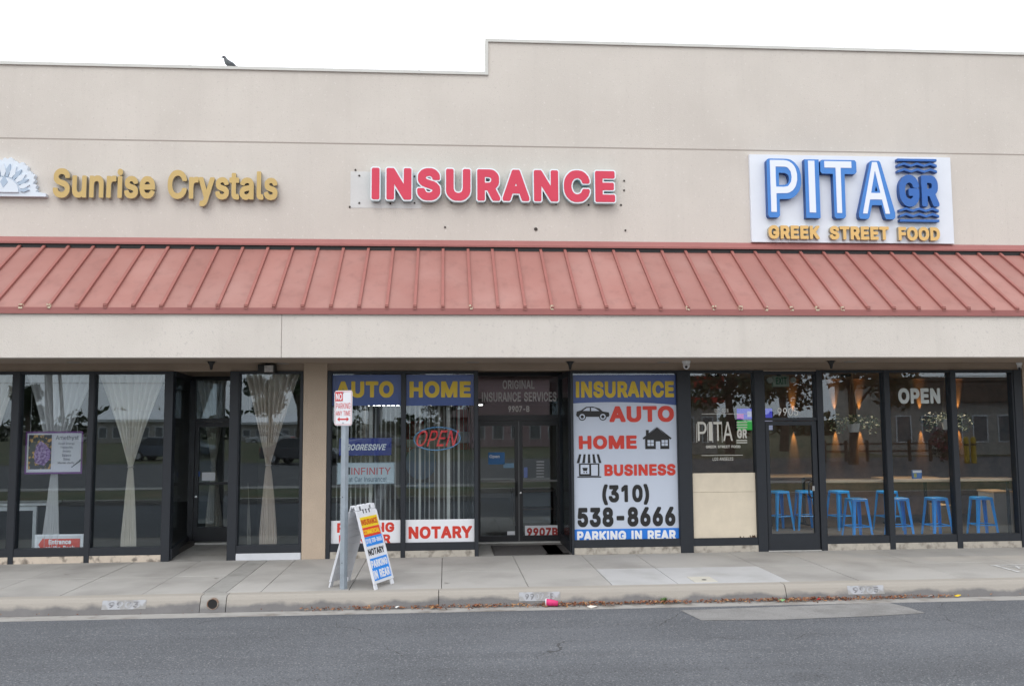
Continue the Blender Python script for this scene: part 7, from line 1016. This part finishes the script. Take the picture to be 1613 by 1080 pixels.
for s_ in (-1, 1): m = MB(); m.v = [(.06, s_*.064, .19), (.07, s_*.066, .13), (-.03, s_*.062, .09), (-.13, s_*.03, .075), (-.06, s_*.055, .125)]; m.f = [(0,1,2,3,4)]; m.build('wing', mat('pigeon_wing', (.085, .10, .11), .7, .2, 20), t)
m = MB(); m.tube([(.2, 0, .27), (.235, 0, .262)], [.006, .001], 6); m.build('beak', BLACK, t)

# ------------------------------------------------------------------ litter in the gutter
LM = bpy.data.materials.new('dry_leaves'); LM.use_nodes = True
nn_ = LM.node_tree; oi = nn_.nodes.new('ShaderNodeTexNoise'); oi.inputs['Scale'].default_value = 14; tc_ = nn_.nodes.new('ShaderNodeTexCoord'); nn_.links.new(tc_.outputs['Object'], oi.inputs['Vector'])
cr_ = nn_.nodes.new('ShaderNodeValToRGB'); cr_.color_ramp.elements[0].position = .35; cr_.color_ramp.elements[0].color = (.10, .035, .02, 1); cr_.color_ramp.elements[1].position = .65; cr_.color_ramp.elements[1].color = (.42, .24, .11, 1)
e_ = cr_.color_ramp.elements.new(.5); e_.color = (.24, .09, .045, 1)
nn_.links.new(oi.outputs[0], cr_.inputs[0]); nn_.links.new(cr_.outputs[0], nn_.nodes['Principled BSDF'].inputs['Base Color']); nn_.nodes['Principled BSDF'].inputs['Roughness'].default_value = .9
rr = random.Random(3); m = MB()
xA, xB, xC, xD = G(470, 966, RZ).x, G(690, 960, RZ).x, G(1430, 942, RZ).x, G(1500, 938, RZ).x
def leaf(x, y, s):
    a = rr.uniform(0, 6.28); c_, s_ = math.cos(a), math.sin(a); z = RZ+.004+rr.random()*.03; k = s*rr.uniform(.3, .55); h1, h2 = rr.uniform(0, .02), rr.uniform(0, .03)
    pts = [(-s, 0, h1), (-s*.2, -k, 0), (s, 0, h2), (-s*.2, k, rr.uniform(0, .015))]
    m.poly([(x+c_*a_-s_*b_, y+s_*a_+c_*b_, z+q) for a_, b_, q in pts])
for _ in range(1900):
    x = rr.uniform(xB-.1, xC); cl = .5+.5*math.sin(x*2.3)+.4*math.sin(x*5.9+1)
    if rr.random() > .45+.4*cl: continue
    leaf(x, -3.135-abs(rr.gauss(0, .07)), rr.uniform(.012, .032))
for _ in range(170): leaf(rr.uniform(xA, xB), -3.14-abs(rr.gauss(0, .045)), rr.uniform(.012, .03))
for _ in range(70): leaf(rr.uniform(xC, xD), -3.14-abs(rr.gauss(0, .04)), rr.uniform(.01, .025))
for _ in range(60): leaf(rr.uniform(-4, 17), -3.14-abs(rr.gauss(0, .05)), rr.uniform(.01, .025))
tag(m.build('leaf_litter', LM), 'dry brown leaves lying along the gutter', 'leaves', kind='stuff')
q = G(872, 954, RZ+.03); t = thing('paper_cup', (q.x, -3.22, RZ), 'crushed pink paper cup lying in the gutter', 'cup')
m = MB(); m.tube([(q.x-.075, -3.2, RZ+.05), (q.x-.03, -3.21, RZ+.05), (q.x+.07, -3.23, RZ+.04)], [.047, .044, .034], 14); m.build('cup_wall', mat('cup_pink', C(205, 48, 110), .5), t, smooth=True)
m = MB(); m.tube([(q.x-.083, -3.198, RZ+.05), (q.x-.074, -3.2, RZ+.05)], .05, 14); m.build('rim', WHV, t)
def scrap(px, py, col, label, s=.05):
    q = G(px, py, RZ+.01); y = min(-3.16, q.y); m = MB(); n = 7
    pts = [(q.x+s*math.cos(k*6.28/n)*rr.uniform(.6, 1.5), y+s*.5*math.sin(k*6.28/n)*rr.uniform(.6, 1.3), RZ+.008+rr.uniform(0, .03)) for k in range(n)]
    m.v = [(q.x, y, RZ+.035)]+pts; m.f = [(0, k+1, (k+1) % n+1) for k in range(n)]
    tag(m.build('litter_scrap', mat('scrap_%d_%d_%d' % col, C(*col), .7)), label, 'litter')
scrap(932, 956, (212, 205, 196), 'white paper scrap right of the pink cup', .08); scrap(1290, 944.5, (200, 40, 50), 'small red scrap in the gutter leaves', .035); scrap(1462, 938.5, (205, 205, 205), 'white scrap at the right end of the leaves', .05)
scrap(1499, 935.5, (215, 180, 20), 'yellow scrap at the far right of the gutter', .045); scrap(1233, 946, (120, 165, 110), 'pale green scrap by the kerb joint', .06); scrap(625, 957, (215, 215, 212), 'tiny white scrap at the left of the leaves', .035)
q = G(1046, 951, RZ); t = thing('gutter_weed', (q.x, -3.15, RZ), 'small green weed growing at the kerb foot', 'plant'); m = MB()
for k in range(26): a = rr.uniform(0, 6.28); d_ = rr.uniform(.03, .075); h_ = rr.uniform(.02, .085); p0 = Vector((q.x, -3.16, RZ)); p1 = p0+Vector((math.cos(a)*d_, math.sin(a)*d_*.6, h_)); w_ = Vector((-math.sin(a), math.cos(a), 0))*.011; md = (p0+p1)/2+Vector((0, 0, .015)); m.poly([p0, md-w_, p1, md+w_])
m.build('foliage', mat('weed_green', (.08, .15, .04), .6), t)
rr2 = random.Random(11)
for px, py, lb_ in ((105, 905, 'dark gum spot on the left pavement'), (340, 911, 'thin leaf scrap on the pavement beside the drain slab'), (703, 918, 'brown leaf on the pavement right of the kerb joint')):
    q = G(px, py); m = MB(); n = 8; m.v = [(q.x+.04*math.cos(k*.785)*rr2.uniform(.6, 1.4), q.y+.02*math.sin(k*.785), .004+.001*k) for k in range(n)]; m.f = [tuple(range(n))]
    tag(m.build('pavement_speck', mat('speck_brown', (.10, .085, .06), .9)), lb_, 'speck')

# ------------------------------------------------------------------ the far side of the street, seen mirrored in the glass
GRASS = mixmat('dry_lawn', (.075, .095, .04), (.16, .125, .07), .6, .45, .65, .95, .5, 20, .15)
m = MB(); m.box(-70, 90, -12.6, -12.4, -.4, -.04); struct(m.build('far_kerb', KERBT))
m = MB(); m.box(-70, 90, -16.4, -12.6, -.4, -.05); struct(m.build('far_verge', GRASS))
m = MB(); m.box(-70, 90, -17.6, -16.4, -.4, -.03); struct(m.build('far_pavement', CONC))
m = MB(); m.box(-70, 90, -38, -17.6, -.4, -.1); struct(m.build('far_car_park', mat('far_asphalt', (.11, .11, .115), .9, .1, 2)))
m = MB(); n = 12
for k in range(n): a, b = -38-k*8, -38-(k+1)*8; za_, zb2 = -.09+.5*math.sin(k/n*1.57), -.09+.5*math.sin((k+1)/n*1.57); m.poly([(-120, b, zb2), (140, b, zb2), (140, a, za_), (-120, a, za_)])
struct(m.build('far_lawn', GRASS))
BARK = mat('bark', (.10, .08, .06), .95, .3, 5, .6, 20)
LM1 = mat('tree_leaf', (.05, .075, .03), .6, .4, 3); LM2 = mat('tree_leaf_olive', (.085, .085, .035), .6, .4, 3)
def tree(loc, h, rw, label, lm, seed, n=2600, ls=.16, trunk=.22, crown0=.35):
    r_ = random.Random(seed); x, y, z = loc; t = thing('street_tree', loc, label, 'tree', 'trees across the street')
    m = MB(); m.tube([(x, y, z-.3), (x+.1, y, z+h*.2), (x-.05, y+.1, z+h*.45), (x+.1, y, z+h*.7)], [trunk*1.25, trunk, trunk*.75, trunk*.3], 10)
    cl = []
    for k in range(8):
        a = r_.uniform(0, 6.28); e = r_.uniform(.4, .95); p1 = Vector((x+rw*e*math.cos(a), y+rw*e*math.sin(a), z+h*r_.uniform(crown0+.12, .92)))
        m.tube([(x, y, z+h*r_.uniform(crown0*.8, .6)), (Vector((x, y, z+h*.5))+p1)/2, p1], [trunk*.4, trunk*.25, .03], 6); cl.append(p1)
    m.build('trunk', BARK, t)
    m = MB(); per = n//(len(cl)+2)
    for c_ in cl+[Vector((x, y, z+h*.8)), Vector((x, y, z+h*.6))]: leafcloud(m, c_, (rw*.5, rw*.5, h*.16), per, ls, r_)
    m.build('crown', lm, t)
for i, (px, py, y0, h, rw, lm, lb_) in enumerate(((1345, 722, 30, 7.5, 3.0, LM2, 'olive street tree mirrored behind the hanging white pot'), (1150, 705, 30, 6.0, 2.6, LM1, 'dark leafy tree mirrored above the cream glass logo'), (1235, 702, 34, 6.0, 2.4, LM1, 'dark tree mirrored in the glass over the restaurant door'),
        (470, 695, 55, 8, 1.9, LM1, 'tall dark tree mirrored at the right of the narrow curtain window'), (425, 690, 62, 5.2, 1.6, LM1, 'conical tree mirrored behind the tied curtain by the column'), (42, 690, 60, 4.6, 1.1, LM1, 'small dark tree mirrored beside the leftmost mullion'), (590, 690, 50, 6, 3, LM1, 'tree mirrored in the AUTO window'), (700, 690, 60, 5, 3, LM2, 'tree mirrored in the HOME window'))):
    q = RF(px, py, y0); tree((q.x, q.y, max(-.1, min(q.z, .8))), h, rw, lb_, lm, 20+i)
# long hedge line far off
r_ = random.Random(5); m = MB()
for k in range(120):
    x = -75+k*1.6+r_.uniform(-.6, .6); hh = r_.uniform(1.2, 2.9)+(1.2 if 20 < k < 38 else 0); leafcloud(m, (x, -92+r_.uniform(-2, 2), .3+hh*.5), (1.5, 1.2, hh*.62), 60, .42, r_)
tag(m.build('far_hedge', LM1), 'dark line of hedges and trees mirrored along the horizon', 'hedge', kind='stuff')
# houses and shops
def house(px0, px1, py0, py1, y0, label, wm, rm, nwin, band=None, roof=.0):
    a, b = RF(px0, py1, y0), RF(px1, py0, y0); zb_ = -.2; t = thing('far_building', ((a.x+b.x)/2, -y0, zb_), label, 'building', 'buildings across the street')
    m = MB(); m.box(a.x, b.x, -y0-8, -y0, zb_, b.z); m.build('wall', wm, t)
    m = MB(); m.box(a.x-.3, b.x+.3, -y0-8.3, -y0+.4, b.z, b.z+.25); ro = m.build('roof', rm, t)
    if roof: m = MB(); m.xprism([(-y0+.5, b.z+.25), (-y0-4, b.z+.25+roof), (-y0-8.5, b.z+.25)], a.x-.4, b.x+.4); m.build('gable_roof', rm, t)
    wdt = (b.x-a.x)/nwin
    for k in range(nwin):
        m = MB(); x0 = a.x+wdt*(k+.2); m.ring(x0, x0+wdt*.6, .7, min(2.4, b.z-.5), .06, .06, .06, .06, -y0, -y0+.05); w = m.build('window', WHV, t)
        m = MB(); m.box(x0+.06, x0+wdt*.6-.06, -y0+.005, -y0+.02, .76, min(2.34, b.z-.56)); m.build('pane', mat('far_pane', (.16, .17, .18), .3), w)
    if band:
        for za_, zb2, mm in band: m = MB(); m.box(a.x-.4, b.x+.4, -y0+.41, -y0+.5, za_, zb2); m.build('sign_band', mm, t)
PALE = mat('far_pale_wall', (.42, .40, .37), .9, .05, 1); BRN = mat('far_brown_wall', (.14, .11, .09), .9, .1, 1); RROOF = mat('far_roof', (.12, .08, .07), .9, .2, 2)
zz = lambda py, px, y0: RF(px, py, y0).z
house(1405, 1640, 600, 700, 40, 'pale building with brown roof mirrored in the right restaurant windows', PALE, BRN, 6, [(zz(632, 1500, 39.5), zz(602, 1500, 39.5), BRN)])
house(1040, 1128, 598, 690, 44, 'red and white canopy building mirrored left of the glass logo', PALE, RROOF, 3, [(zz(612, 1090, 43.5), zz(592, 1090, 43.5), REDV), (zz(625, 1090, 43.5), zz(612.5, 1090, 43.5), WHV), (zz(634, 1090, 43.5), zz(625.5, 1090, 43.5), REDV)])
house(150, 262, 664, 690, 80, 'low house with pale eaves mirrored in the third window', PALE, WHV, 5, None, 1.0)
house(378, 480, 668, 690, 84, 'low white roofed house mirrored beside the column', PALE, WHV, 5, None, .8)
house(700, 900, 660, 690, 70, 'long low pale building mirrored in the office doors', PALE, RROOF, 8, None, .8)
house(742, 893, 594, 690, 58, 'mauve building mirrored in the glass over the office doors', mat('far_mauve_wall', (.44, .30, .31), .9, .06, 1), RROOF, 5)
# rail fence, bollards, pole
t = thing('rail_fence', (RF(1400, 716, 33).x, -33, 0), 'brown split rail fence mirrored across the restaurant windows', 'fence'); FW = mat('fence_wood', (.10, .075, .055), .9, .2, 6)
fx0, fx1 = RF(1300, 716, 33).x, RF(1500, 716, 33).x
for k in range(7): x = fx0+(fx1-fx0)*k/6; m = MB(); m.box(x-.07, x+.07, -33.07, -32.93, -.1, 1.05); m.build('post', FW, t)
for z in (.45, .85): m = MB(); m.box(fx0, fx1, -33.03, -32.97, z-.05, z+.05); m.build('rail', FW, t)
for px, lb_ in ((1524, 'left of two yellow bollards mirrored in the rightmost window'), (1535, 'right of two yellow bollards mirrored in the rightmost window')):
    q = RF(px, 715, 30); t = thing('bollard', (q.x, -30, -.1), lb_, 'bollard', 'yellow bollards across the street'); m = MB(); m.lathe([(.01, 0), (.13, 0), (.13, 1.25), (.1, 1.33), (.01, 1.36)], (q.x, -30, -.1), 14); m.build('post', mat('bollard_yellow', (.62, .42, .04), .5), t, smooth=False); m = MB(); m.lathe([(.132, .9), (.134, .9), (.134, 1.0), (.132, 1.0)], (q.x, -30, -.1), 14); m.build('band', BLACK, t)
q = RF(1490, 705, 31); t = thing('flower_bush', (q.x, -31, 0), 'red flowering bush mirrored beside the second mullion', 'bush'); m = MB(); leafcloud(m, (q.x, -31, .8), (.8, .6, .9), 420, .09); m.build('foliage', LM1, t); m = MB(); leafcloud(m, (q.x, -31, .9), (.85, .65, .9), 240, .08); m.build('blossom', mat('blossom_red', (.42, .06, .10), .7), t)
q = RF(80, 700, 40); t = thing('utility_pole', (q.x, -40, -.1), 'leaning wooden utility pole with a stay mirrored in the second window', 'utility pole'); m = MB(); m.tube([(q.x, -40, -.3), (q.x-.6, -40, 10)], [.24, .18], 10); m.build('pole', mat('pole_wood', (.20, .18, .16), .9, .15, 4), t)
m = MB(); m.tube([(q.x+.9, -40, -.3), (q.x-.2, -40, 10)], [.12, .09], 8); m.build('stay_pole', MT['pole_wood'], t)
for k, z in enumerate((4.6, 5.2, 5.9)): m = MB(); m.tube([(-70, -40.3, z+.6), (-20, -40.3, z), (10, -40.3, z-.1), (50, -40.3, z+.4)], .018, 5); m.build('cable', BLACK, t)
# cars
def car(loc, rz, col, label, name):
    t = thing('parked_car', loc, label, 'car', 'cars across the street', rz, True); PM = mat(name, col, .25, spec=.6)
    pr = [(-2.2, .32), (2.2, .3), (2.28, .55), (2.2, .78), (1.25, .92), (.55, 1.4), (-.9, 1.44), (-1.65, 1.02), (-2.2, .95), (-2.28, .6)]
    low = [(-2.2, .32), (2.2, .3), (2.28, .55), (2.2, .78), (1.25, .92), (-1.65, 1.0), (-2.2, .95), (-2.28, .6)]
    m = MB(); m.prism(low, -.88, .88); m.build('body', PM, t, bevel=.08)
    m = MB(); n = 0; cab = [(1.2, .93), (.5, 1.36), (-.85, 1.4), (-1.55, 1.0)]
    m.v = [(x, -.82 + (0 if z < 1.1 else .14), z) for x, z in cab] + [(x, .82 - (0 if z < 1.1 else .14), z) for x, z in cab]; m.f = [(3,2,1,0), (4,5,6,7), (0,1,5,4), (2,3,7,6), (1,2,6,5)]; m.build('glazing', mat('car_glass', (.02, .025, .03), .1), t)
    m = MB(); m.box(-.88, .52, -.69, .69, 1.37, 1.44); m.build('roof', PM, t, bevel=.03)
    for sy in (-1, 1):
        for a, b in (((1.2, .93), (.5, 1.4)), ((-.15, .95), (-.15, 1.4)), ((-1.55, 1.0), (-.85, 1.42))): m = MB(); m.tube([(a[0], sy*.83, a[1]), (b[0], sy*.69, b[1])], .035, 6); m.build('pillar', PM, t)
        for x in (-1.4, 1.4):
            m = MB(); m.tube([(x, sy*.68, .33), (x, sy*.9, .33)], .33, 20); w = m.build('wheel', mat('tyre', (.02, .02, .02), .9), t); m = MB(); m.tube([(x, sy*.9, .33), (x, sy*.915, .33)], .2, 16); m.build('rim', mat('rim', (.5, .5, .52), .3, metal=.8), w)
        m = MB(); m.box(2.1, 2.27, sy*.5-.2, sy*.5+.2, .62, .76); m.build('headlight', WHV, t); m = MB(); m.box(-2.29, -2.15, sy*.55-.22, sy*.55+.22, .7, .88); m.build('tail_light', mat('tail_red', (.5, .03, .03), .3, emit=.6), t)
for px, y0, rz, col, lb_, nm in ((425, 78, 3.2, (.55, .56, .58), 'silver sedan mirrored in the narrow curtain window', 'paint_silver'), (478, 36, .35, (.07, .07, .08), 'dark car with red tail lamp mirrored beside the column', 'paint_dark'), (160, 88, 3.0, (.62, .62, .62), 'white car mirrored in the third window', 'paint_white'), (262, 42, .2, (.09, .11, .15), 'dark blue car mirrored beside the entrance post', 'paint_blue'),
        (592, 62, 3.1, (.4, .41, .43), 'grey car mirrored in the AUTO window', 'paint_grey'), (775, 66, .1, (.5, .5, .52), 'light car mirrored in the left office door', 'paint_light')):
    q = RF(px, 725, y0); car((q.x, -y0, -.1), rz, col, lb_, nm)
